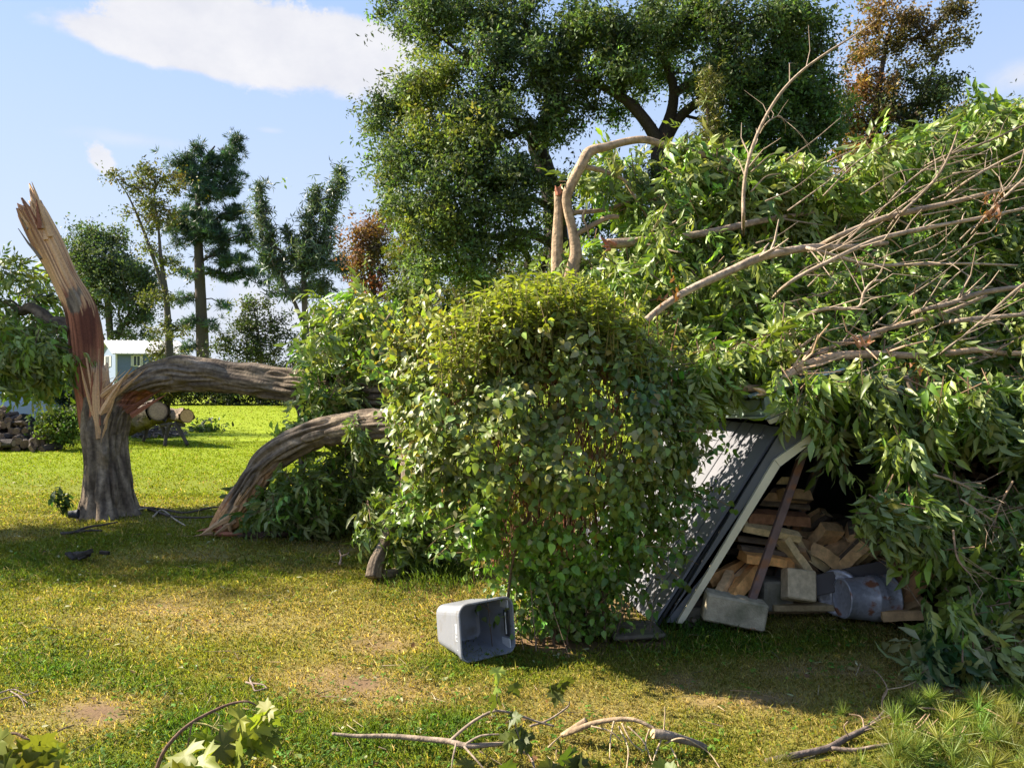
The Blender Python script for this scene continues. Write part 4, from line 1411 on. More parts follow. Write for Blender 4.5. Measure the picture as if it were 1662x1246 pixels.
def fallen_limb():
    base = gr(352, 866)
    root = thing('fallen_limb', 'thick bark limb propped with its torn orange end on the grass', 'branch', base)
    D = base[1]
    rows = [(353, 862, D), (372, 838, D), (398, 800, D - .02), (424, 762, D - .05), (452, 735, D - .1), (490, 714, D - .2), (540, 698, D - .35), (600, 689, D - .55), (660, 686, D - .8), (740, 680, D - 1.1)]
    r = [.095, .122, .13, .135, .140, .142, .140, .135, .125, .10]
    V, fs, th, s = tube([list(at(a, b, d)) + [q] for (a, b, d), q in zip(rows, r)], 340, 130, bark_disp(2.9, .18, 33, None, 3.2))
    th, s = np.append(th, [0, 0]), np.append(s, [0, 9])
    x, y = pix(V)
    c = bark_col(th, s, 14) * 1.12
    e = (fbm(np.stack([np.cos(th) * 3, np.sin(th) * 3, s * 1.5], -1), 3, 66) - .5)
    # torn away along the upper left flank, widening to the broken foot
    left = unit(np.gradient(np.array([at(a, b, d) for a, b, d in rows]), axis=0))
    tear = np.clip((-(y - 835) + 0) / 1e9 + (0.95 - s / 1.05 + e * 1.2), 0, 1)
    side = np.clip((np.cos(th - 2.2) * .9 + .55 + e), 0, 1)
    low = np.clip((.36 - s + e * .5) * 6, 0, 1)
    t = np.clip(np.maximum(tear * side * 1.8, low), 0, 1)
    q = np.stack([np.cos(th) * 10, np.sin(th) * 10, s * 1.2], -1)
    st = fbm(q, 3, 44)[:, None]
    w = np.array([.62, .33, .15]) * (.55 + .8 * st)
    red = np.clip((st - .6) * 5, 0, 1)
    w = w * (1 - red) + WOODR * red
    c = c * (1 - t[:, None]) + w * t[:, None]
    fib = np.clip(t, 0, 1) * (fbm(q * np.array([.9, .9, .6]), 3, 45) - .5) * .06
    C = curve([list(at(a, b, d)) for a, b, d in rows], 340)
    CC = np.vstack([np.repeat(C, 130, 0), C[0], C[-1]])
    V = V + unit(V - CC) * fib[:, None]
    part(root, 'trunk', V, fs, M_BARK, col=c, smooth=True)
    for (a, b, w_, k) in (((385, 822), (335, 868), .03, 0), ((372, 838), (322, 870), .04, 0), ((380, 842), (345, 870), .035, 1), ((370, 850), (375, 866), .03, 0), ((392, 800), (362, 850), .02, 0), ((430, 752), (382, 818), .018, 2), ((420, 770), (372, 840), .02, 0), ((360, 855), (318, 862), .03, 3), ((350, 866), (405, 868), .03, 3), ((345, 866), (312, 870), .02, 1), ((405, 790), (352, 862), .02, 2)):
        splinter(root, at(*a, D - .13 + RNG.normal() * .02), at(*b, min(H * F / (b[1] - HY + 2) if b[1] > 845 else 99, D - .10)), w_, .018, [WOODC * .9, WOODC * .6, WOODC * 1.05, WOODR * 1.2][k])
    # the branch that drops from it to the lawn, and its twin lying in the weeds
    limb(root, 'branch', [(640, 690, 7.6), (650, 720, 7.4), (658, 760, 7.1), (655, 800, 6.8), (640, 840, 6.6), (622, 885, 6.4), (610, 915, 6.3), (606, 938, 6.25)], [.045, .042, .04, .038, .04, .046, .056, .060], 90, 28, None, 3.5, .12)
    limb(root, 'branch', [(612, 934, 6.3), (640, 930, 6.4), (668, 915, 6.6), (690, 903, 6.8), (730, 885, 7.0)], [.04, .04, .036, .034, .03], 40, 12)
    return root


LIMB = fallen_limb()

# ---------------------------------------------------------------- leaves of the fallen wood
ASH = [compound(7, 0.105, 0.036, 0.042) for _ in range(9)]
ASH_G = np.array([0.135, 0.200, 0.030])


def inside(poly, x, y):
    poly = np.asarray(poly, float)
    c = np.zeros(len(x), bool)
    j = len(poly) - 1
    for i in range(len(poly)):
        xi, yi = poly[i]
        xj, yj = poly[j]
        c ^= ((yi > y) != (yj > y)) & (x < (xj - xi) * (y - yi) / (yj - yi + 1e-9) + xi)
        j = i
    return c


def region_points(poly, n, depth, thick, holes=()):
    poly = np.asarray(poly, float)
    lo, hi = poly.min(0), poly.max(0)
    X, Y = [], []
    tot = 0
    while tot < n:
        x = RNG.uniform(lo[0], hi[0], n)
        y = RNG.uniform(lo[1], hi[1], n)
        k = inside(poly, x, y)
        for (hx, hy, rx, ry, w) in holes:
            k &= ~((((x - hx) / rx) ** 2 + ((y - hy) / ry) ** 2 < 1) & (RNG.random(n) < w))
        X.append(x[k])
        Y.append(y[k])
        tot += k.sum()
    x, y = np.concatenate(X)[:n], np.concatenate(Y)[:n]
    d = depth(x, y) + RNG.random(n) * thick
    return np.stack([(x - CX) / F * d, d, H - (y - HY) / F * d], 1)


def sprays(Lv, G, cl, per, spread, size, col, droop=0.35, flow=(0.25, -0.1, -0.5), hv=.10, vv=.30, twig=(0.16, 0.10, 0.06), pale=0.2):
    """leafy twigs: each clump a short twig with compound leaves hanging from it"""
    n = len(cl)
    tw = unit(rand_unit(n) + np.asarray(flow))
    ln = spread * RNG.uniform(1.4, 2.6, n)
    A = cl - tw * (ln * .5)[:, None]
    B = cl + tw * (ln * .5)[:, None]
    V, q = sticks(A, B, 0.005, 0.002, 4)
    G.add(V, q, twig)
    i = np.repeat(np.arange(n), per)
    t = RNG.random(len(i))
    off = RNG.normal(size=(len(i), 3)) * spread * .35
    p = A[i] * (1 - t)[:, None] + B[i] * t[:, None] + off
    d = unit(rand_unit(len(i)) * .9 + tw[i] * .5 + np.array([0, 0, -droop]))
    nr = unit(rand_unit(len(i)) * 1.3 + np.array([-.5, -.35, .8]))
    c = jitter_col(col, len(i), hv, vv) * np.exp(RNG.normal(size=n) * .22)[i][:, None]
    drift = fbm(p * 1.3, 2, 71)[:, None] - .5
    c = c * (1 + drift * np.array([1.1, .6, .2]))
    pl = RNG.random(len(i)) < pale
    c[pl] = c[pl] * .35 + np.array([.36, .38, .16]) * .65
    Lv.add(p, basis(d, nr), size * RNG.uniform(.65, 1.25, len(i)), np.clip(c, .003, .7))


def leafy_limbs():
    # leaves on the thick fallen limb and in the shade below it
    Lv, G = Leaves(ASH), Geo()
    sprays(Lv, G, region_points([(412, 800), (440, 770), (500, 745), (590, 720), (650, 720), (650, 860), (560, 850), (500, 862), (420, 850)], 150, lambda x, y: 7.9 - (y - 720) / 400, 1.2), 7, .15, 1.1, ASH_G * .85)
    sprays(Lv, G, region_points([(590, 820), (650, 800), (710, 830), (720, 900), (660, 905), (600, 890)], 55, lambda x, y: 6.5 + 0 * x, .5), 7, .13, 1.0, ASH_G * .8)
    sprays(Lv, G, region_points([(560, 670), (600, 665), (595, 715), (565, 720)], 8, lambda x, y: 7.45 + 0 * x, .1), 6, .08, .9, ASH_G, droop=1.5)
    sprays(Lv, G, region_points([(440, 690), (500, 680), (515, 700), (450, 728)], 9, lambda x, y: 8.1 + 0 * x, .2), 6, .1, 1.0, ASH_G)
    Lv.build(LIMB, M_LEAF_PALE, 170)
    tag(G.part(LIMB, 'twigs', M_TWIG), kind='stuff')
    # the leafy head still on the hinged trunk, rising behind the bush
    Lv, G = Leaves(ASH), Geo()
    for a in (((525, 640, 8.9), (545, 590, 8.8), (560, 530, 8.7)), ((540, 640, 8.7), (600, 560, 8.6), (640, 500, 8.6)), ((516, 560, 8.7), (545, 590, 8.6), (562, 600, 8.5)), ((530, 655, 8.5), (548, 620, 8.4), (545, 600, 8.4)), ((520, 640, 8.8), (505, 560, 8.8), (512, 495, 8.8))):
        rows = [list(at(*q)) + [r] for q, r in zip(a, (.03, .022, .01))]
        V, fs, th, s = tube(rows, 14, 7)
        part(SNAP, 'branch', V, fs, M_TWIG, col=(.34, .25, .17), smooth=True)
    sprays(Lv, G, region_points([(510, 480), (560, 470), (640, 490), (700, 540), (720, 640), (640, 680), (560, 650), (510, 640), (498, 560)], 125, lambda x, y: 8.0 + 0 * x, 1.3), 7, .16, 1.15, ASH_G * .95)
    sprays(Lv, G, region_points([(492, 640), (560, 640), (600, 680), (500, 690)], 24, lambda x, y: 8.2 + 0 * x, .5), 7, .12, 1.1, ASH_G)
    # leaves on the dark side limb at the other edge
    sprays(Lv, G, region_points([(-30, 440), (30, 425), (60, 450), (92, 470), (80, 520), (-30, 520)], 34, lambda x, y: 9.7 + 0 * x, 1.0), 6, .16, 1.05, ASH_G * .9, droop=.5)
    sprays(Lv, G, region_points([(-30, 520), (70, 520), (128, 555), (128, 595), (100, 612), (60, 628), (-30, 625)], 105, lambda x, y: 9.0 + 0 * x, 1.2), 7, .16, 1.15, ASH_G, droop=.9)
    sprays(Lv, G, region_points([(25, 412), (52, 410), (50, 430), (25, 432)], 3, lambda x, y: 9.8 + 0 * x, .2), 4, .06, .8, ASH_G * .7)
    Lv.build(SNAP, M_LEAF_PALE, 280)
    tag(G.part(SNAP, 'twigs', M_TWIG), kind='stuff')


leafy_limbs()

# ---------------------------------------------------------------- the racked woodshed
GREY = np.array([0.150, 0.150, 0.168])
GREYD = np.array([0.105, 0.108, 0.115])
CREAM = np.array([0.62, 0.56, 0.40])
GREEN = np.array([0.25, 0.31, 0.285])


def prism(poly, thick, R, loc, col, G, mi=0):
    """flat polygon (u,v) extruded along the third axis"""
    P = np.asarray(poly, float)
    n = len(P)
    V = np.vstack([np.column_stack([P, np.full(n, -thick / 2)]), np.column_stack([P, np.full(n, thick / 2)])])
    V = V @ np.asarray(R).T + np.asarray(loc)
    q = np.array([[i, (i + 1) % n, n + (i + 1) % n, n + i] for i in range(n)])
    t = np.array([[0, i + 1, i] for i in range(1, n - 1)] + [[n, n + i, n + i + 1] for i in range(1, n - 1)])
    G.add(V, [q, t], col, mi)


def beam(A, B, w, t, n, bevel=0.003):
    """square timber from A to B, n = direction its width is turned to"""
    A, B = np.asarray(A, float), np.asarray(B, float)
    R = basis(B - A, np.asarray(n, float))
    return box((w, np.linalg.norm(B - A), t), R, (A + B) / 2, bevel)


def shed():
    f0 = np.array([0.92, 5.13, 0.0])
    root = thing('collapsed_woodshed', 'grey board woodshed racked over sideways with its doorway open on firewood', 'shed', f0)
    up = np.array([0.84, 0.07, 1.27])
    back = np.array([-0.15, 0.99, 0.0])
    nrm = unit(np.cross(back, up))
    if nrm[0] > 0:
        nrm = -nrm
    Lh = np.linalg.norm(up)
    n = 12
    w = 0.19
    for k in range(n):
        G = Geo()
        c = f0 + back * (w * (k + .5)) + up * .5
        R = np.stack([back, unit(up), np.cross(back, unit(up))], -1)
        V, fs = box((w - .015, Lh * (1 + RNG.normal() * .004), .018), R, c + nrm * RNG.normal() * .001, .003)
        G.add(V, fs, GREY * (1 + RNG.normal() * .035))
        G.part(root, 'board', M_PAINT)
    # dark sheathing behind the boards and the back wall
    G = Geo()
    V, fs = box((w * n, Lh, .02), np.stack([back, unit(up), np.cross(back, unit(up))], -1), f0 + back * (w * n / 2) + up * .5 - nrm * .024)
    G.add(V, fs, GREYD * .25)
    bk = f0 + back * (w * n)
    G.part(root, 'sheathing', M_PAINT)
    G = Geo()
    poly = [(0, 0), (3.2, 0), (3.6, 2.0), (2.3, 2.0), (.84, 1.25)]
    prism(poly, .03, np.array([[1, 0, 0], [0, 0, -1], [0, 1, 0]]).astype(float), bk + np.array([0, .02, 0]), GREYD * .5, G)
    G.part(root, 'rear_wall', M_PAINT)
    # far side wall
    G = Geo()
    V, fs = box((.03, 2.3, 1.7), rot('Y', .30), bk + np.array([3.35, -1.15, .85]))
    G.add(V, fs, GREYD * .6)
    G.part(root, 'side_wall', M_PAINT)
    # front corner: narrow grey facing and cream edge trim with its knee
    px = lambda a, b, d: at(a, b, d)
    d = 5.12
    G = Geo()
    R = np.array([[1, 0, 0], [0, 0, -1], [0, 1, 0]]).astype(float)
    def face(pts, dd, th, col, name, mat=M_PAINT):
        G = Geo()
        P = np.array([at(a, b, dd) for a, b in pts])
        prism(P[:, [0, 2]], th, R, np.array([0, dd, 0]), col, G)
        return G.part(root, name, mat)
    face([(1080, 1010), (1100, 1010), (1254, 752), (1330, 696), (1338, 668), (1284, 668), (1265, 702)], d + .01, .022, GREYD, 'corner_facing')
    face([(1098, 1011), (1109, 1011), (1265, 757), (1256, 746)], d - .018, .03, CREAM, 'door_trim')
    face([(1256.5, 745.5), (1265.5, 756.5), (1341, 700), (1338, 688)], d - .016, .03, CREAM * 1.02, 'door_trim')
    face([(1270, 757), (1276, 757), (1334, 714), (1336, 704)], d + .035, .03, CREAM * .55, 'door_stop')
    # eave: metal facing, lip and corrugated roof sheets, gable boards
    e0 = at(1247, 679, 5.05)
    ed = unit(np.array([-.345, 2.27, -.095]))
    EL = 2.35
    R2 = np.stack([ed, unit(np.cross(np.cross(ed, [0, 0, 1]), ed)), -np.cross(ed, [0, 0, 1])], -1)
    zz = R2[:, 1]
    G = Geo()
    V, fs = box((EL, .105, .012), R2, e0 + ed * EL / 2 + zz * .068, .003)
    G.add(V, fs, GREEN * 1.15)
    G.part(root, 'eave_facing', M_METALPAINT)
    G = Geo()
    V, fs = box((EL + .02, .016, .05), R2, e0 + ed * EL / 2 + zz * .006 + np.array([-.012, 0, 0]), .003)
    G.add(V, fs, GREEN * 1.3)
    G.part(root, 'eave_lip', M_METALPAINT)
    # roof sheets, corrugated, rising to a ridge
    rise = unit(np.array([1.0, 0.05, .30]))
    e1 = e0 + zz * .135 + np.array([-.06, -.03, 0])
    for sheet in range(3):
        G = Geo()
        nu = 40
        us = np.linspace(0, EL / 3 + .03, nu)
        vs = np.array([0, .2, .4, .62])
        U, Vv = np.meshgrid(us, vs)
        hgt = .011 * np.clip(np.cos(U / .085 * 2 * np.pi) * 1.6, -1, 1)
        rn = unit(np.cross(ed, rise)) * -1
        if rn[2] < 0:
            rn = -rn
        P = e1 + ed * (sheet * EL / 3) + ed * U[..., None] + rise * Vv[..., None] + rn * (hgt + .004 * sheet + .012 * np.sin(U * 5 + sheet))[..., None]
        P2 = P - rn * .004
        nn = nu * 4
        i = (np.arange(3)[:, None] * nu + np.arange(nu - 1)).ravel()
        q = np.stack([i, i + 1, i + nu + 1, i + nu], 1)
        rim = [[k, k + 1, nn + k + 1, nn + k] for k in range(nu - 1)]
        G.add(np.vstack([P.reshape(-1, 3), P2.reshape(-1, 3)]), [q, q[:, ::-1] + nn, np.array(rim)[:, ::-1]], GREEN * .9)
        G.part(root, 'roof_sheet', M_METALPAINT)
    # far slope
    G = Geo()
    top = e1 + rise * .62
    V = np.array([top, top + ed * EL, top + ed * EL + np.array([2.3, 0, -.75]), top + np.array([2.3, 0, -.75])])
    G.add(np.vstack([V, V - [0, 0, .02]]), np.array([[0, 3, 2, 1], [4, 5, 6, 7], [0, 1, 5, 4], [1, 2, 6, 5], [2, 3, 7, 6], [3, 0, 4, 7]]), GREEN * .9)
    G.part(root, 'roof_sheet', M_METALPAINT)
    face([(1242, 681), (1250, 678), (1252, 640), (1240, 646)], 5.03, .014, GREEN * .8, 'gable_return', M_METALPAINT)
    face([(1250, 678), (1394, 620), (1394, 604), (1248, 660)], 5.04, .02, CREAM * .62, 'gable_board')
    face([(1246, 682), (1250, 688), (1396, 632), (1394, 622)], 5.02, .03, CREAM * .95, 'gable_trim')
    face([(1340, 640), (1390, 634), (1440, 618), (1440, 608)], 5.06, .03, CREAM * .7, 'gable_trim')
    # lean steel-brown door posts
    for (a, b, r, name) in (((1221, 973, 5.08), (1312, 712, 5.30), .025, 'post'), ((1252, 965, 5.5), (1352, 690, 5.7), .027, 'post'), ((1312, 712, 5.30), (1330, 655, 5.4), .03, 'post')):
        A, B = at(*a), at(*b)
        V, fs = beam(A, B, r * 2, r * 1.6, (0, -1, 0), .003)
        G = Geo()
        c = np.array([.15, .095, .080]) if 'post' and a[2] < 5.4 else np.array([.075, .065, .06])
        G.add(V, fs, c)
        G.part(root, name, M_RUSTPOST)
    # floor beams inside
    G = Geo()
    V, fs = box((3.0, .09, .09), None, (2.6, 5.45, .03), .004)
    G.add(V, fs, (.24, .17, .09))
    G.part(root, 'sill_beam', M_SPLIT)
    return root


M_METALPAINT = solid('metal_paint', 0.5, 0.4, metal=0.25, noise_scale=9, noise_amt=0.22, bump=0.1, dirt=((0.16, 0.15, 0.12), 7, 0.58, 0.75))
M_RUSTPOST = solid('rust_post', 0.75, 0.3, noise_scale=12, noise_amt=0.3, bump=0.3, dirt=((0.22, 0.10, 0.05), 14, 0.52, 0.66))
SHED = shed()

# ---------------------------------------------------------------- firewood
CUT = np.array([0.62, 0.395, 0.200])
ORANGE = np.array([0.66, 0.33, 0.115])
PALE = np.array([0.72, 0.54, 0.29])
DULL = np.array([0.36, 0.230, 0.135])
DARKW = np.array([0.17, 0.115, 0.08])


def split_log_geo(L, r, kind, col, barkc=(.14, .105, .075)):
    """split firewood along y: kind 0 quarter, 1 half, 2 slab, 3 round.  bark faces get bark colour"""
    if kind == 0:
        a = np.linspace(-.1, math.pi / 2 + .1, 6)
        sec = [(0, 0)] + [(r * 1.35 * math.cos(x), r * 1.35 * math.sin(x)) for x in a]
        bark = range(1, 6)
    elif kind == 1:
        a = np.linspace(0, math.pi, 8)
        sec = [(r * math.cos(x), r * .8 * math.sin(x)) for x in a]
        bark = range(0, 7)
    elif kind == 2:
        sec = [(-r, -.45 * r), (r, -.5 * r), (r * .95, .4 * r), (-r * .3, .55 * r), (-r * .9, .4 * r)]
        bark = [3]
    else:
        a = np.linspace(0, 2 * math.pi, 12, endpoint=False)
        sec = [(r * math.cos(x), r * math.sin(x)) for x in a]
        bark = range(12)
    S = np.array(sec) * (1 + RNG.normal(size=(len(sec), 1)) * .06)
    S = S - S.mean(0)
    m = len(S)
    ny = 6
    V = []
    for k in range(ny):
        y = (k / (ny - 1) - .5) * L
        tw = S * (1 + RNG.normal(size=S.shape) * .03) + np.array([math.sin(k * .8 + L * 9) * r * .05, RNG.normal() * r * .03])
        V += [(p[0], y, p[1]) for p in tw]
    V = np.array(V)
    # split vertices so each face keeps its own colour
    VV, Q, T, C, n = [], [], [], [], 0
    bset = set(bark)
    for j in range(m):
        jj = (j + 1) % m
        ids = [k * m + t for k in range(ny) for t in (j, jj)]
        VV.append(V[ids])
        isb = j in bset
        base = np.asarray(barkc if isb else col, float)
        C.append(base * (1 + RNG.normal(size=(2 * ny, 1)) * .12))
        for k in range(ny - 1):
            Q.append([n + 2 * k, n + 2 * k + 1, n + 2 * k + 3, n + 2 * k + 2])
        n += 2 * ny
    for k, sgn in ((0, 1), (ny - 1, -1)):
        VV.append(V[k * m:(k + 1) * m])
        C.append(np.asarray(col)[None] * .92 * (1 + RNG.normal(size=(m, 1)) * .08))
        for t in range(1, m - 1):
            T.append([n, n + t, n + t + 1] if sgn > 0 else [n, n + t + 1, n + t])
        n += m
    return np.concatenate(VV), [np.array(Q), np.array(T)], np.concatenate(C)


def firewood(c, axis, roll, L, r, kind, col, label, group, name='firewood', mat=None, barkc=(.14, .105, .075)):
    V, fs, C = split_log_geo(L, r, kind, col, barkc)
    ref = np.array([0, 0, 1.0]) if abs(unit(axis)[2]) < .9 else np.array([1.0, 0, 0])
    R = basis(np.asarray(axis, float), ref) @ rot('Y', roll)
    V = V @ R.T
    o = link(name, mesh(name, V, fs, mat or M_SPLIT, col=C), None, tuple(c))
    return tag(o, label, 'firewood', group)


def woodpile():
    g1 = 'split logs stacked inside the shed door'
    # the leaning stack just inside the doorway, from the top down (px,py,d,length px,tilt,r,kind,col,label)
    st = [((1268, 780, 5.55), (1, .1, -.05), .20, .035, 0, PALE * .9, 'small pale wedge of wood on top of the stack behind the post'),
          ((1262, 800, 5.60), (1, .25, -.10), .40, .075, 2, DULL * 1.05, 'brown split log second from the top of the stack, resting on the barky one'),
          ((1290, 806, 5.50), (1, .3, -.12), .22, .06, 0, CUT * .8, 'short tan split end poking out behind the brown post near the stack top'),
          ((1266, 818, 5.55), (1, .2, -.12), .42, .05, 1, DULL * .8, 'grey log with flaking bark, just below the two upper stack logs'),
          ((1258, 838, 5.50), (1, .2, -.10), .46, .075, 2, np.array([.27, .135, .075]), 'broad reddish-brown split log lying over the pale plank-like one'),
          ((1250, 860, 5.42), (1, .15, -.20), .42, .055, 2, PALE, 'pale cream split log with a square end crossing the stack'),
          ((1240, 878, 5.50), (1, .2, -.15), .44, .06, 1, DULL * .8, 'dark bark-covered log under the pale cream one'),
          ((1244, 893, 5.45), (1, .2, -.16), .40, .04, 1, DULL * .6, 'thin mossy bark strip log in the middle of the stack'),
          ((1238, 906, 5.38), (1, .2, -.16), .30, .065, 2, ORANGE * 1.1, 'bright orange split log with a sloping face, beside the brown post'),
          ((1262, 912, 5.45), (1, .2, -.16), .22, .05, 0, ORANGE * .95, 'orange split end showing just past the brown post'),
          ((1185, 928, 5.45), (1, .5, .28), .42, .06, 0, ORANGE * .85, 'long orange split log slanting up under the cream door trim'),
          ((1196, 938, 5.35), (.75, .55, .42), .42, .046, 2, CUT * 1.05, 'tan squared stick angled forward above the grey block'),
          ((1215, 938, 5.30), (.6, .6, .35), .40, .055, 0, ORANGE, 'orange wedge angled forward, resting against the brown post'),
          ((1176, 950, 5.22), (.5, .8, .3), .30, .038, 0, CUT, 'small split log whose tan end faces forward beside the door trim'),
          ((1196, 955, 5.20), (.4, .8, .2), .26, .034, 0, ORANGE * 1.1, 'tiny orange wedge with its end facing forward above the grey block'),
          ((1186, 965, 5.18), (.4, .8, .2), .24, .036, 0, CUT * .9, 'smallest split log end touching the top of the grey block'),
          ((1140, 978, 5.25), (1, .2, .12), .40, .055, 1, DULL * .8, 'dull brown log low behind the cream trim foot'),
          ((1150, 1000, 5.2), (1, .3, .05), .30, .06, 1, DARKW * .9, 'dark log end at the foot of the cream trim'),
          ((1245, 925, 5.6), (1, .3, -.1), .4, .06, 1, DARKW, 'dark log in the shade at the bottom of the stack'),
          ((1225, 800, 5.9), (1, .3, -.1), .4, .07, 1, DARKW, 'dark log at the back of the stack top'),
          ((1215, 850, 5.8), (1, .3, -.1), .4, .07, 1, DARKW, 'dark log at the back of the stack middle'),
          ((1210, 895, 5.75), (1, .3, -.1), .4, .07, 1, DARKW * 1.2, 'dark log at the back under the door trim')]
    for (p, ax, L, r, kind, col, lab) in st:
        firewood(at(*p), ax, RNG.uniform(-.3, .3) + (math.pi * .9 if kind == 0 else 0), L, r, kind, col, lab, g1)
    # the tumbled heap
    g2 = 'split logs tumbled inside the shed'
    hp = [((1299, 893, 5.55), (.55, .2, -.75), .34, .050, 2, PALE * .85, 'pale split log leaning down beside the stack, topmost of the leaning pair'),
          ((1292, 906, 5.45), (.6, .1, -.85), .36, .050, 2, PALE * .95, 'pale split log leaning down beside the stack, lower of the leaning pair'),
          ((1316, 888, 5.7), (.9, .3, -.3), .30, .05, 0, CUT * .8, 'tan wedge lying across the upper heap'),
          ((1336, 871, 5.65), (-.35, .5, -.8), .22, .075, 2, CUT * 1.05, 'broad tan block with an angled top standing on the heap'),
          ((1360, 866, 5.85), (1, .4, .1), .28, .06, 1, DULL, 'brown log in the shade behind the broad tan block'),
          ((1388, 863, 5.6), (.3, .8, .2), .24, .05, 2, CUT * .9, 'tan square log end high on the heap beside the leaves'),
          ((1310, 915, 5.5), (.5, .4, -.6), .34, .055, 1, DULL * .9, 'brown bark-backed log slipping down the heap'),
          ((1332, 918, 5.5), (.7, .2, -.5), .26, .05, 0, PALE * .85, 'pale wedge at the foot of the heap above the dark plank'),
          ((1350, 912, 5.45), (.8, .3, -.55), .34, .055, 0, CUT * 1.05, 'tan wedge sloping toward the dark plank'),
          ((1378, 900, 5.45), (-.5, .4, -.75), .32, .07, 2, CUT * 1.0, 'large tan split face leaning on the heap next to the leaves'),
          ((1395, 912, 5.5), (-.45, .4, -.7), .30, .05, 2, PALE * .9, 'pale split log half hidden by the leaves at the heap edge'),
          ((1362, 890, 5.65), (.9, .2, .3), .28, .055, 0, CUT * .85, 'tan log lying across the middle of the heap'),
          ((1345, 895, 5.75), (-.6, .4, .3), .28, .05, 1, DULL * .9, 'brown log wedged in the middle of the heap'),
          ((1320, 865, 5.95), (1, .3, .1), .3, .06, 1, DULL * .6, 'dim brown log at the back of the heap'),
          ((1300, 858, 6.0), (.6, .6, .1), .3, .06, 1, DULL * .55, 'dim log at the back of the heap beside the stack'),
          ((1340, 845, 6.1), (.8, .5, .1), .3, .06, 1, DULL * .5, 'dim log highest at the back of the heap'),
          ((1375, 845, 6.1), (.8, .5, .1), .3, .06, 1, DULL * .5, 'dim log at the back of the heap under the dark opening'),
          ((1405, 880, 5.8), (.8, .5, .1), .3, .06, 1, CUT * .7, 'tan log at the heap edge under the hanging leaves'),
          ((1285, 935, 5.7), (.8, .5, .1), .35, .06, 1, DARKW, 'dark log low in the gap between stack and heap'),
          ((1415, 930, 5.5), (.8, .3, .3), .3, .055, 0, CUT * .7, 'tan log behind the bucket top'),
          ((1440, 930, 5.45), (.75, .2, .35), .34, .055, 0, np.array([.36, .16, .08]), 'reddish split log directly above the bucket rim'),
          ((1470, 950, 5.3), (.7, .25, .55), .36, .05, 0, np.array([.42, .20, .10]), 'reddish split log slanting beyond the bucket rim'),
          ((1478, 962, 5.2), (.65, .1, .65), .40, .045, 0, np.array([.46, .25, .12]), 'splintered orange log slanting up beyond the bucket'),
          ((1468, 985, 5.15), (.9, .3, .2), .30, .05, 2, CUT * .8, 'tan log low beyond the bucket rim'),
          ((1465, 1000, 5.05), (.95, -.2, .1), .24, .035, 0, CUT * .8, 'small tan log on the grass beyond the bucket'),
          ((1495, 930, 5.3), (.4, .2, .9), .30, .03, 0, ORANGE, 'thin orange splintered stick standing up beyond the bucket'),
          ((1555, 1028, 4.9), (.9, .2, .3), .16, .05, 2, np.array([.44, .26, .16]), 'pinkish wood chunk showing through the low hanging leaves')]
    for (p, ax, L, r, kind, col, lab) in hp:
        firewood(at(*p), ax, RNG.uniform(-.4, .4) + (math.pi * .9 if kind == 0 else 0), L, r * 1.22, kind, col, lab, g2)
    for k in range(26):
        px_, py_ = RNG.uniform(1295, 1430), RNG.uniform(845, 925)
        firewood(at(px_, py_, 5.62 + (925 - py_) / 220 + RNG.normal() * .05), unit(np.array([RNG.normal(), RNG.uniform(-.2, .6), RNG.normal() * .6])), RNG.uniform(2.4, 3.6), RNG.uniform(.2, .34), RNG.uniform(.05, .075), int(RNG.choice([0, 2, 0, 1])), [CUT, CUT * .85, PALE * .9, DULL][k % 4], 'split log buried among others in the tumbled heap inside the shed', 'split logs buried in the heap')
    # the tidy row in the far bay, ends facing out
    k = 0
    for row in range(8):
        for colm in range(11):
            px_ = 1498 + colm * 19 + (row % 2) * 9 + RNG.normal() * 2
            py_ = 676 + row * 19 + RNG.normal() * 2
            firewood(at(px_, py_, 6.15 + RNG.normal() * .02), (RNG.normal() * .05, 1, RNG.normal() * .05), RNG.uniform(0, 6.28), .42, .045 * RNG.uniform(.8, 1.15), int(RNG.integers(0, 2)), (np.array([.55, .28, .12]) if RNG.random() < .6 else CUT) * RNG.uniform(.7, 1.1),
                     'split log end in the tidy row seen through leaves inside the shed', 'log ends in the tidy row')
    for row in range(0):
        for colm in range(8):
            firewood(at(1500 + colm * 24 + RNG.normal() * 2, 830 + row * 23, 6.2), (0, 1, 0), RNG.uniform(0, 6.28), .42, .052, int(RNG.integers(0, 2)), CUT * RNG.uniform(.5, .9), 'split log end in the tidy row seen through leaves inside the shed', 'log ends in the tidy row') if colm < 7 else None


woodpile()


def block(name, label, cat, c, size, R, col, mat, bevel=.008, group=None, chips=True):
    G = Geo()
    V, fs = box(size, R, (0, 0, 0), bevel)
    V = V + (fbm(V * 14, 2, int(RNG.integers(0, 50)))[:, None] - .5) * np.array([.01, .01, .01])
    G.add(V, fs, col)
    o = G.obj(name, mat)
    o.location = tuple(c)
    return tag(o, label, cat, group)


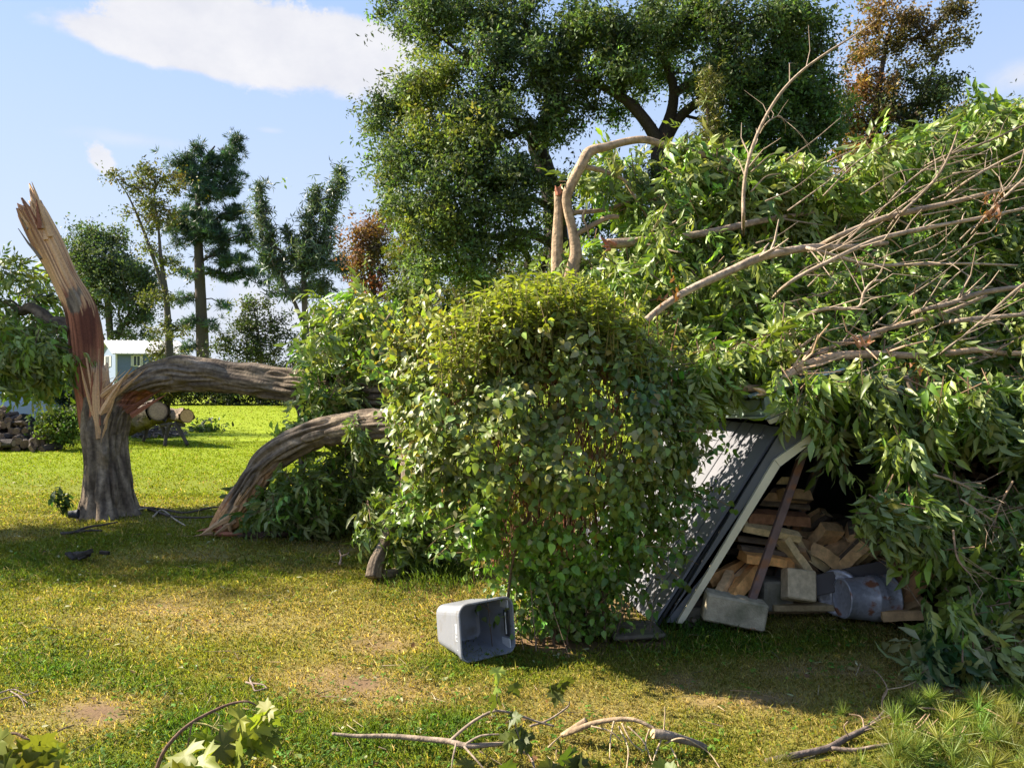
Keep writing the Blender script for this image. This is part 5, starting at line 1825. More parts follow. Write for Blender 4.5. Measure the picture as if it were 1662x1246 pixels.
def yard_bits():
    rz = lambda a: rot('Z', a)
    block('concrete_block', 'weathered concrete block tilted on the grass at the foot of the brown post', 'concrete block', at(1192, 990, 5.05), (.385, .16, .175), rz(-.12) @ rot('Y', .17), (.36, .31, .22), M_CONC, .012, 'concrete blocks by the shed door')
    block('concrete_block', 'shaded concrete block set back between the two posts', 'concrete block', at(1254, 963, 5.42), (.22, .2, .20), rz(.2) @ rot('Y', .05), (.20, .18, .14), M_CONC, .012, 'concrete blocks by the shed door')
    block('concrete_block', 'dark block lying under the cream trim foot', 'concrete block', at(1132, 998, 5.22), (.24, .16, .13), rz(.1), (.15, .13, .10), M_CONC, .012, 'concrete blocks by the shed door')
    # pale slab broken in two faces
    b = block('wooden_chunk', 'pale weathered square chunk leaning between the post and the dark plank', 'wood chunk', at(1297, 950, 5.28), (.20, .12, .20), rz(.1) @ rot('Y', .16) @ rot('X', -.35), (.50, .40, .26), M_SPLIT, .01)
    block('plank', 'dark grey-brown plank propped diagonally behind the bucket', 'plank', at(1382, 938, 5.33), (.56, .035, .13), rz(.0) @ rot('Y', -.22) @ rot('X', -.2), (.085, .075, .075), M_PAINT, .004)
    block('plank', 'pale board lying flat on the grass in front of the heap', 'plank', at(1305, 985, 5.34), (.44, .10, .04), rz(.03), (.32, .24, .13), M_SPLIT, .004)
    block('paving_slab', 'flat stained stone slab on the bare soil beside the leaning boards', 'slab', gr(1030, 1026) + np.array([0, 0, .012]), (.34, .30, .03), rz(.15), (.12, .10, .078), M_CONC, .012)


yard_bits()


def ring_surface(secs, rot_=None):
    """loft through closed rings (k, n, 3)"""
    S = np.asarray(secs, float)
    k, n = S.shape[:2]
    i = np.arange(k - 1)[:, None] * n + np.arange(n)[None]
    j = np.arange(k - 1)[:, None] * n + (np.arange(n)[None] + 1) % n
    return S.reshape(-1, 3), np.stack([i, j, j + n, i + n], -1).reshape(-1, 4)


def bucket():
    m, nt, N, L = new_mat('galvanised_steel')
    out = N('ShaderNodeOutputMaterial')
    p = N('ShaderNodeBsdfPrincipled')
    tc = N('ShaderNodeTexCoord')
    v = N('ShaderNodeTexVoronoi')
    v.inputs['Scale'].default_value = 55
    L(tc.outputs['Object'], v.inputs['Vector'])
    r1 = N('ShaderNodeMapRange')
    r1.inputs['To Min'].default_value = .30
    r1.inputs['To Max'].default_value = .46
    L(v.outputs['Color'], r1.inputs['Value'])
    cc = N('ShaderNodeCombineColor')
    mm = N('ShaderNodeMath'); mm.operation = 'MULTIPLY'; mm.inputs[1].default_value = 1.12
    L(r1.outputs[0], cc.inputs[0]); L(r1.outputs[0], cc.inputs[1]); L(r1.outputs[0], mm.inputs[0]); L(mm.outputs[0], cc.inputs[2])
    n = N('ShaderNodeTexNoise')
    n.inputs['Scale'].default_value = 7.5
    n.inputs['Detail'].default_value = 6
    mp = N('ShaderNodeMapping')
    mp.inputs['Location'].default_value = (.31, .72, .18)
    L(tc.outputs['Object'], mp.inputs[0])
    L(mp.outputs[0], n.inputs['Vector'])
    rr = N('ShaderNodeMapRange')
    rr.inputs['From Min'].default_value = .56
    rr.inputs['From Max'].default_value = .62
    L(n.outputs['Fac'], rr.inputs['Value'])
    mx = N('ShaderNodeMix'); mx.data_type = 'RGBA'
    L(rr.outputs[0], mx.inputs['Factor'])
    L(cc.outputs[0], mx.inputs[6])
    mx.inputs[7].default_value = (.20, .075, .035, 1)
    L(mx.outputs[2], p.inputs['Base Color'])
    met = N('ShaderNodeMapRange'); met.inputs['To Min'].default_value = .35; met.inputs['To Max'].default_value = 0
    L(rr.outputs[0], met.inputs['Value'])
    L(met.outputs[0], p.inputs['Metallic'])
    ro = N('ShaderNodeMapRange'); ro.inputs['To Min'].default_value = .38; ro.inputs['To Max'].default_value = .9
    L(rr.outputs[0], ro.inputs['Value'])
    L(ro.outputs[0], p.inputs['Roughness'])
    L(p.outputs[0], out.inputs[0])
    # the pail lies on its side: axis along +x, base towards -x
    c = at(1372, 974, 5.20)
    root = thing('metal_bucket', 'dented galvanised bucket with rust patches lying on its side', 'bucket', (c[0], c[1], 0))
    R = rot('Z', .10) @ rot('Y', .03)
    th = np.linspace(0, 2 * np.pi, 56, endpoint=False)
    prof = [(0.0, .118), (0.0, .128), (.006, .131), (.010, .128), (.10, .135), (.19, .1405), (.198, .149), (.206, .1415), (.216, .150), (.224, .1425), (.234, .151), (.242, .1435), (.32, .150), (.326, .156), (.334, .156), (.336, .149), (.30, .146), (.10, .131), (.014, .124)]
    rings = []
    for x, r in prof:
        rg = np.column_stack([np.full(56, x), r * np.cos(th), r * np.sin(th)])
        dent = .016 * np.exp(-((th - 2.0) / .45) ** 2 - ((x - .13) / .05) ** 2) + .012 * np.exp(-((th - 3.4) / .4) ** 2 - ((x - .06) / .04) ** 2)
        rg[:, 1:] *= (1 - dent / r)[:, None]
        rings.append(rg)
    V, q = ring_surface(rings)
    zc = .152
    off = np.array([c[0] - .02, c[1], zc])
    part(root, 'body', V @ R.T + off, q, m, smooth=True)
    # recessed base disc
    rr_ = [(.004, .120), (.010, .112), (.010, .05), (.010, .002)]
    V, q = ring_surface([np.column_stack([np.full(56, x), r * np.cos(th), r * np.sin(th)]) for x, r in rr_])
    part(root, 'base', V @ R.T + off, q, m, smooth=True)
    # handle ear
    for a in (2.85,):
        G = Geo()
        e = np.array([.245, .150 * math.cos(a), .150 * math.sin(a)])
        V, fs = box((.03, .012, .022), rot('X', a), e, .003)
        G.add(V, fs, (.3, .3, .3))
        t = np.linspace(0, np.pi, 10)
        rows = [list(np.array([.245 + .018 * math.cos(x), -.160, .035 + .02 * math.sin(x)])) + [.003] for x in t]
        V, fs, _, _ = tube(rows, 14, 6)
        G.add(V, fs, (.2, .2, .2))
        V, fs, C, mi = G.data()
        part(root, 'handle_ear', V @ R.T + off, fs, m)
    # lid leaning behind it
    lc = at(1362, 964, 5.30)
    root2 = thing('bucket_lid', 'round ribbed galvanised lid leaning behind the bucket base', 'lid', (lc[0], lc[1], 0))
    RL = rot('Z', .80) @ rot('Y', .10)
    prof = [(0, .003), (0, .05), (.006, .06), (.0, .07), (.006, .10), (.001, .112), (.008, .13), (.008, .148), (-.004, .154), (-.022, .156), (-.022, .152), (-.004, .147), (.003, .12), (-.005, .003)]
    V, q = ring_surface([np.column_stack([np.full(56, -x), r * np.cos(th), r * np.sin(th)]) for x, r in prof])
    part(root2, 'disc', V @ RL.T + np.array([lc[0], lc[1], .158]), q, m, smooth=True)


bucket()


def tote():
    m = solid('tote_plastic', 0.42, 0.45, noise_scale=9, noise_amt=0.08, bump=0.04, bscale=120, dirt=((0.13, 0.115, 0.09), 9, 0.56, 0.80))
    mdark = solid('tote_hole', 0.6, 0.3, noise_scale=9, noise_amt=0.1, bump=0)
    ang = math.radians(35)
    tip = math.radians(7)
    nrm = np.array([math.sin(ang) * math.cos(tip), -math.cos(ang) * math.cos(tip), math.sin(tip)])       # where the mouth looks
    wid = np.array([math.cos(ang), math.sin(ang), 0])
    c0 = gr(746, 1079)
    W, Hh, D = .375, .325, .335
    c = c0 + wid * W / 2 + np.array([0, 0, Hh / 2])
    root = thing('storage_tote', 'empty grey plastic storage tote tipped on its side in front of the bush', 'storage tote', (c[0], c[1], 0))
    Bm = np.stack([wid, np.cross(nrm, wid), nrm], -1)      # local u,v,depth(out)
    tilt = rot('Y', math.radians(-2.0))

    def rr(w, h, r, n=7):
        pts = []
        for (sx, sy, a0) in ((1, 1, 0), (-1, 1, 90), (-1, -1, 180), (1, -1, 270)):
            for k in range(n):
                a = math.radians(a0 + 90 * k / (n - 1))
                pts.append((sx * (w / 2 - r) + r * math.cos(a), sy * (h / 2 - r) + r * math.sin(a)))
        return np.array(pts)

    def ringat(z, w, h, r):
        P = rr(w, h, r)
        return np.column_stack([P, np.full(len(P), z)])
    w0, h0 = W * .80, Hh * .74
    lerp = lambda t: (w0 + (W - .022 - w0) * t, h0 + (Hh - .022 - h0) * t)
    rings = []
    zs = [(-D, .0, .9), (-D + .012, .02, 1.0), (-D * .72, .28, 1), (-D * .34, .66, 1), (-D * .32, .74, 1.0), (-.035, .98, 1)]
    for z, t, f in zs:
        w, h = lerp(t)
        rings.append(ringat(z, w * f, h * f, .05))
    rings += [ringat(-.034, W - .004, Hh - .004, .058), ringat(-.03, W, Hh, .06), ringat(-.004, W, Hh, .06), ringat(0, W - .005, Hh - .005, .058), ringat(0, W - .020, Hh - .020, .05)]
    w, h = lerp(1)
    rings += [ringat(-.03, w - .006, h - .006, .047)]
    w, h = lerp(.66)
    rings += [ringat(-D * .34, w - .006, h - .006, .047)]
    w, h = lerp(.04)
    rings += [ringat(-D + .012, w - .006, h - .006, .044), ringat(-D + .006, (w - .006) * .86, (h - .006) * .86, .03)]
    V, q = ring_surface(rings)
    n = 28
    # floors of the tote, outside and inside
    extra = [np.array([0, 0, -D]), np.array([0, 0, -D + .006])]
    nv = len(V)
    V = np.vstack([V, extra])
    a = np.arange(n)
    t1 = np.stack([(a + 1) % n, a, np.full(n, nv)], 1)
    l0 = (len(rings) - 1) * n
    t2 = np.stack([l0 + a, l0 + (a + 1) % n, np.full(n, nv + 1)], 1)
    wv = lambda P: P @ Bm.T + c
    G = Geo()
    colr = (.205, .215, .245)
    G.add(wv(V), [q, t1, t2], colr)
    G.part(root, 'body', m, smooth=False)
    # recessed grip at the far side wall and the moulded pads
    for (u, v0, v1, z0, z1, col, nm) in ((W / 2 - .024, -.075, .075, -.075, -.020, (.025, .026, .03), 'grip_slot'), (W / 2 - .027, -.15, -.085, -.10, -.018, (.46, .47, .50), 'corner_pad'), (W / 2 - .027, .09, .15, -.10, -.018, (.40, .41, .44), 'corner_pad')):
        V, fs = box((.008, v1 - v0, z1 - z0), None, (u, (v0 + v1) / 2, (z0 + z1) / 2), .002)
        G = Geo()
        G.add(wv(V), fs, col)
        G.part(root, nm, m)
    V, fs = box((.010, .125, .006), None, (W / 2 - .028, 0, -.050), .001)
    G = Geo(); G.add(wv(V), fs, (.62, .62, .62)); G.part(root, 'grip_bar', m)
    # printed white marks on the outer side wall: small label lines and a square, a triangle chip
    G = Geo()
    for (v, z, hv, hz) in ((.045, -.058, .010, .016), (.032, -.056, .006, .014), (.024, -.056, .005, .018), (.016, -.056, .005, .012), (.008, -.056, .005, .018), (0.0, -.056, .004, .016), (-.010, -.066, .004, .003), (-.0185, -.056, .003, .022), (-.042, -.056, .003, .022), (-.030, -.0655, .026, .003), (-.030, -.0465, .026, .003)):
        w_, h_ = lerp(1 - (-z) / D)
        V, fs = box((.0012, hv, hz), None, (-(w_ / 2) - .0035, v, z), 0)
        G.add(wv(V), fs, (.80, .80, .80))
    G.part(root, 'printed_label', m)
    G = Geo()
    V = np.array([[0, .0, .012], [0, -.012, .012], [0, -.012, -.012]]) + np.array([-(lerp(.82)[0] / 2) - .0045, -.082, -.046])
    G.add(wv(np.vstack([V, V + [.001, 0, 0]])), [np.array([[0, 1, 2], [5, 4, 3]])], (.85, .85, .85))
    G.part(root, 'scuff_mark', m)
    return root


tote()


def black_pot():
    p = gr(119, 842)
    root = thing('plastic_pot', 'small black plastic pot lying beside the snapped tree foot', 'pot', p)
    th = np.linspace(0, 2 * np.pi, 24, endpoint=False)
    prof = [(0, .002), (0, .038), (.05, .043), (.085, .047), (.087, .053), (.102, .054), (.102, .049), (.01, .036), (.01, .002)]
    V, q = ring_surface([np.column_stack([np.full(24, x), r * np.cos(th), r * np.sin(th)]) for x, r in prof])
    V = V @ rot('Z', .25).T + p + np.array([-.06, 0, .052])
    part(root, 'body', V, q, solid('black_plastic', .65, .3, noise_scale=10, noise_amt=.2, bump=.05, base=(.022, .026, .036)), smooth=True)


black_pot()

# ---------------------------------------------------------------- the trimmed bush
def bush():
    base = gr(905, 1030)
    root = thing('bush', 'big rounded bush with reddish stems, dark lower leaves and bright yellow-green top shoots', 'bush', base)
    C = at(882, 725, 5.15)
    OV = [ovate(.053, .035, RNG.uniform(.1, .5), RNG.uniform(.0, .5)) for _ in range(5)]
    SM = [ovate(.058, .022, RNG.uniform(.2, .7), RNG.uniform(.0, .4)) for _ in range(4)]
    Lv = Leaves(OV + SM)
    # outline of the clipped body in the photograph
    body = [(662, 525), (720, 510), (800, 512), (900, 515), (1000, 520), (1060, 545), (1100, 590), (1120, 660), (1128, 740), (1110, 820), (1080, 880), (1040, 930), (990, 965), (975, 1000), (905, 1028), (850, 1000), (806, 930), (775, 890), (730, 850), (680, 815), (655, 765), (640, 690), (628, 610), (640, 555)]
    n = 23000
    bp = np.array(body, float)
    x = RNG.uniform(620, 1135, n * 3)
    y = RNG.uniform(465, 1028, n * 3)
    k = inside(body, x, y)
    x, y = x[k][:n], y[k][:n]
    # depth of the rounded front and back from the distance to the outline
    cx, cy = 885, 715
    rr = np.clip(np.hypot((x - cx) / 252, (y - cy) / 262), 0, 1)
    bulge = np.sqrt(1 - rr ** 2)
    front = RNG.random(len(x)) < .74
    lump = (fbm(np.stack([x, y], -1) / 55, 3, 91) - .5) * .55
    d = np.where(front, 5.12 - .86 * bulge + lump + np.abs(RNG.normal(size=len(x))) * .10, 5.15 + .8 * bulge * RNG.random(len(x)))
    # gaps in the leaf cover where the red stems show
    hole = fbm(np.stack([x / 44, y / 60], -1), 3, 17)
    mid = np.exp(-(((x - 840) / 150) ** 2 + ((y - 690) / 95) ** 2))
    keep = ~((hole > .60 - .13 * mid) & (RNG.random(len(x)) < .93) & front)
    keep &= ~((y > 960) & (RNG.random(len(x)) < .25))
    x, y, d, bulge, rr = x[keep], y[keep], d[keep], bulge[keep], rr[keep]
    p = np.stack([(x - CX) / F * d, d, H - (y - HY) / F * d], 1)
    # two leaves in three gather round a few thousand twig ends, the rest stand alone
    nc = len(p) // 9
    pick = RNG.integers(0, nc, len(p))
    join = RNG.random(len(p)) < .72
    p = np.where(join[:, None], p[pick] + RNG.normal(size=p.shape) * .042, p)
    x, y = pix(p)
    outn = unit(p - C)
    m = len(p)
    dn = unit(rand_unit(m) * .8 + np.array([0, 0, -.7]) + outn * .35)
    nr = unit(outn * .9 + rand_unit(m) * .75 + np.array([0, 0, .55]))
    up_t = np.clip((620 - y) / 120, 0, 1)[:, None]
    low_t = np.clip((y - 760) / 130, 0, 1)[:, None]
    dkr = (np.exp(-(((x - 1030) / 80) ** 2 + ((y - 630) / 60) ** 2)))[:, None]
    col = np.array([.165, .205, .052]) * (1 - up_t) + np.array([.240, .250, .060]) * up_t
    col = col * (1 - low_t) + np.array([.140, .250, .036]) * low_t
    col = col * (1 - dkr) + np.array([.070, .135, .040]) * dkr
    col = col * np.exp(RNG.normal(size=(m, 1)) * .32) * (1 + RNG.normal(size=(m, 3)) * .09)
    pl = RNG.random(m) < .05
    col[pl] = np.array([.24, .24, .13]) * np.exp(RNG.normal(size=(pl.sum(), 1)) * .2)
    yl = RNG.random(m) < .015
    col[yl] = np.array([.28, .20, .03])
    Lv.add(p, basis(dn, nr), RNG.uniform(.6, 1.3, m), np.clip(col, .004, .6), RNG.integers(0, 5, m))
    # low leaves that hide the foot of the stems
    m2 = 1500
    x2 = 908 + RNG.normal(size=m2) * 52
    y2 = RNG.uniform(925, 1032, m2)
    d2 = RNG.uniform(4.62, 5.15, m2)
    p2 = np.stack([(x2 - CX) / F * d2, d2, np.maximum(H - (y2 - HY) / F * d2, .02)], 1)
    Lv.add(p2, basis(unit(rand_unit(m2) * .8 + np.array([0, 0, -.6])), unit(rand_unit(m2) * .7 + np.array([-.3, -.5, .6]))), RNG.uniform(.6, 1.2, m2), jitter_col((.115, .20, .034), m2, .1, .32), RNG.integers(0, 5, m2))
    # bright young shoots standing on top
    G = Geo()
    ns = 620
    t = RNG.random(ns)
    sx = 885 + (RNG.normal(size=ns) * 85).clip(-170, 150)
    top = 438 + 40 * ((sx - 885) / 130) ** 2 + RNG.uniform(0, 75, ns)
    sd_ = 4.95 + RNG.uniform(-.55, .6, ns)
    A = np.array([at(a + RNG.normal() * 12, b + RNG.uniform(70, 120), c) for a, b, c in zip(sx, top, sd_)])
    B = np.array([at(a, b, c) for a, b, c in zip(sx, top, sd_)])
    V, q = sticks(A, B, .0035, .0015, 4)
    G.add(V, q, (.17, .14, .04))
    per = 17
    i = np.repeat(np.arange(ns), per)
    f = RNG.random(len(i)) ** .8
    p = A[i] * (1 - f)[:, None] + B[i] * f[:, None] + RNG.normal(size=(len(i), 3)) * .012
    dn = unit(rand_unit(len(i)) * np.array([1, 1, .5]) + np.array([0, 0, .25]))
    nr = unit(rand_unit(len(i)) * .6 + np.array([0, 0, 1]))
    g = np.clip(1 - f, 0, 1)[:, None]
    col = (np.array([.245, .280, .036]) * (1 - g * .5) + np.array([.12, .13, .03]) * g * .5) * np.exp(RNG.normal(size=(len(i), 1)) * .25)
    Lv.add(p, basis(dn, nr), RNG.uniform(.7, 1.25, len(i)), np.clip(col, .004, .6), RNG.integers(5, 9, len(i)))
    # vine sprays reaching out over the leaning boards
    for (a, b, c, e, d0, m_) in ((1060, 760, 1175, 712, 4.75, 34), (1080, 800, 1190, 806, 4.72, 34), (1060, 850, 1135, 865, 4.7, 22), (1050, 880, 1118, 942, 4.7, 26), (1010, 900, 1060, 985, 4.75, 22), (1060, 700, 1110, 672, 4.8, 26), (1060, 650, 1115, 640, 4.9, 26), (1000, 930, 1010, 990, 4.7, 16), (1050, 620, 1120, 590, 5.0, 30)):
        P0, P1 = at(a, b, d0), at(c, e, d0 - .05)
        ff = np.linspace(0, 1, 9)
        path = P0 + (P1 - P0) * ff[:, None] + np.stack([0 * ff, 0 * ff, -.06 * ff ** 2], 1) + RNG.normal(size=(9, 3)) * .012
        V, q = sticks(path[:-1], path[1:], .0025, .0022, 4)
        G.add(V, q, (.16, .10, .05))
        f2 = RNG.random(m_)
        p = np.array([np.interp(f2, ff, path[:, j]) for j in range(3)]).T + RNG.normal(size=(m_, 3)) * .028
        Lv.add(p, basis(unit(rand_unit(m_) * .7 + np.array([.2, 0, -.7])), unit(rand_unit(m_) * .6 + np.array([-.5, -.5, .6]))), RNG.uniform(.7, 1.25, m_), jitter_col((.070, .140, .022), m_), RNG.integers(0, 5, m_))
    # ragged sprouts on the outline
    bp2 = np.vstack([bp, bp[:1]])
    for _ in range(110):
        e = RNG.integers(0, len(bp))
        f = RNG.random()
        q0 = bp2[e] * (1 - f) + bp2[e + 1] * f
        if q0[1] > 930:
            continue
        o = unit(q0 - np.array([885, 720]))
        o = unit(o + np.array([RNG.normal() * .5, -.25 + RNG.normal() * .4]))
        l = RNG.uniform(25, 75)
        dd = 4.95 + RNG.normal() * .28
        P0, P1 = at(q0[0] - o[0] * 25, q0[1] - o[1] * 25, dd), at(q0[0] + o[0] * l, q0[1] + o[1] * l, dd + RNG.normal() * .1)
        V, qq = sticks([P0], [P1], .0028, .0012, 4)
        G.add(V, qq, (.17, .11, .05))
        m_ = int(6 + l / 6)
        f2 = RNG.random(m_)[:, None]
        pp = P0 * (1 - f2) + P1 * f2 + RNG.normal(size=(m_, 3)) * .018
        cc = (.235, .25, .045) if q0[1] < 600 else (.12, .20, .034)
        Lv.add(pp, basis(unit(rand_unit(m_) * .8 + np.array([0, 0, -.4])), unit(rand_unit(m_) * .7 + np.array([-.3, -.4, .6]))), RNG.uniform(.6, 1.15, m_), jitter_col(cc, m_), RNG.integers(0, 5, m_))
    Lv.build(root, M_LEAF_BUSH, 300)
    # stems from the ground up, and the thicket of dead red-brown twigs inside
    A, B, ra, rb, cs = [], [], [], [], []
    Gs = Geo()
    for k in range(20):
        a0 = base + np.array([RNG.normal() * .12 + .02, RNG.normal() * .14 + .05, 0])
        tgt = at(RNG.uniform(720, 1060), RNG.uniform(560, 780), 5.1 + RNG.normal() * .35)
        midp = a0 * .55 + tgt * .45 + np.array([(a0 - tgt)[0] * .22, 0, .1])
        V, fs, th, s = tube([list(a0) + [.010], list(midp) + [.007], list(tgt) + [.003]], 14, 6)
        part(root, 'stem', V, fs, M_TWIG, col=np.array([.16, .10, .065]) * RNG.uniform(.6, 1.3), smooth=True)
    m = 90
    a = np.stack([RNG.normal(size=m) * .18 + base[0], RNG.normal(size=m) * .16 + base[1] + .05, np.zeros(m)], 1)
    b = a + np.stack([RNG.normal(size=m) * .20, RNG.normal(size=m) * .14, RNG.uniform(.08, .5, m)], 1)
    V, q = sticks(a, b, RNG.uniform(.0015, .004, m), .0015, 4)
    G.add(V, q, np.repeat(np.array([.17, .115, .08]) * np.exp(RNG.normal(size=(m, 1)) * .35), 8, 0))
    m = 2600
    x = RNG.normal(size=m) * 120 + 860
    y = RNG.uniform(560, 960, m)
    ok = inside(body, x, y)
    x, y = x[ok], y[ok]
    m = len(x)
    rr = np.clip(np.hypot((x - cx) / 252, (y - cy) / 262), 0, 1)
    d = 5.2 - .70 * np.sqrt(1 - rr ** 2) + np.abs(RNG.normal(size=m)) * .22
    A = np.stack([(x - CX) / F * d, d, H - (y - HY) / F * d], 1)
    B = A + np.stack([RNG.normal(size=m) * .035, RNG.normal(size=m) * .04, RNG.uniform(.05, .26, m)], 1)
    V, q = sticks(A, B, RNG.uniform(.0015, .0045, m), .0012, 4)
    pal = np.array([[.27, .10, .06], [.32, .15, .09], [.18, .08, .06], [.30, .20, .13]])
    cs = np.repeat(pal[RNG.integers(0, 4, m)] * np.exp(RNG.normal(size=(m, 1)) * .2), 8, 0)
    G.add(V, q, cs)
    tag(G.part(root, 'twigs', M_TWIG), kind='stuff')


bush()


# ---------------------------------------------------------------- fallen leafy crown over the shed
PEACH = np.array([.46, .31, .20])
GREYB = np.array([.27, .205, .15])


def arching_bough():
    c = at(918, 520, 6.9)
    root = thing('broken_bough', 'smooth twin-stemmed bough snapped over into an arch above the bush', 'branch', (c[0], c[1], 0))
    kw = dict(k=2.0, amp=.035)
    TH = .78
    tan = np.array([.33, .235, .155])
    limb(root, 'stem', [(906, 520, 6.9), (905, 470, 6.9), (904, 425, 6.9), (905, 380, 6.9), (907, 340, 6.9), (906, 312, 6.9)], np.array([.075, .07, .066, .060, .052, .046]) * TH, 50, 18, tan, **kw)
    limb(root, 'stem', [(915, 500, 6.85), (928, 440, 6.85), (934, 412, 6.85), (929, 375, 6.85), (921, 340, 6.85), (920, 318, 6.85), (930, 294, 6.85), (944, 268, 6.85), (957, 247, 6.9), (985, 239, 6.95), (1015, 231, 7.0), (1045, 228, 7.0), (1075, 236, 7.0), (1110, 246, 7.0), (1180, 262, 7.0), (1258, 290, 7.0), (1330, 318, 7.0)],
         np.array([.085, .08, .075, .058, .052, .056, .055, .055, .055, .045, .042, .042, .040, .040, .036, .03, .02]) * TH, 130, 18, tan, **kw)
    limb(root, 'branch', [(949, 272, 6.9), (970, 276, 6.9), (990, 283, 6.9), (1012, 293, 6.9), (1028, 318, 6.9), (1042, 340, 6.95), (1065, 380, 7.0)], np.array([.032, .028, .024, .018, .016, .014, .008]) * TH, 40, 10, tan, **kw)
    limb(root, 'branch', [(924, 346, 6.9), (958, 344, 6.95), (985, 340, 7), (1020, 328, 7.05), (1060, 312, 7.1)], np.array([.03, .026, .024, .02, .012]) * TH, 30, 10, tan * .7, **kw)
    limb(root, 'branch', [(930, 384, 6.85), (958, 368, 6.85), (985, 354, 6.85), (1004, 352, 6.85)], np.array([.03, .03, .028, .022]) * TH, 26, 10, tan * .8, **kw)
    for (a, b) in (((905, 316), (901, 302)), ((908, 316), (910, 300)), ((905, 318), (906, 304))):
        splinter(root, at(*a, 6.86), at(*b, 6.86), .022, .02, WOODR * 1.4)
    limb(root, 'branch', [(950, 340, 6.8), (946, 352, 6.8), (953, 372, 6.8), (956, 386, 6.8)], [.012, .01, .008, .006], 16, 7, PEACH * .7)
    Lv, G = Leaves(ASH), Geo()
    sprays(Lv, G, region_points([(960, 255), (1010, 260), (1080, 300), (1080, 340), (1000, 330), (950, 310), (925, 300)], 26, lambda x, y: 6.9 + 0 * x, .5), 6, .13, 1.0, ASH_G)
    sprays(Lv, G, region_points([(1095, 210), (1180, 240), (1260, 280), (1330, 310), (1300, 380), (1200, 370), (1120, 330), (1080, 280)], 90, lambda x, y: 6.7 + 0 * x, 1.0), 7, .14, 1.05, ASH_G * 1.05)
    sprays(Lv, G, region_points([(890, 420), (960, 400), (1060, 420), (1040, 500), (900, 500)], 60, lambda x, y: 6.5 + 0 * x, 1.0), 7, .14, 1.0, ASH_G)
    Lv.build(root, M_LEAF_PALE, 160)
    tag(G.part(root, 'twigs', M_TWIG), kind='stuff')


arching_bough()


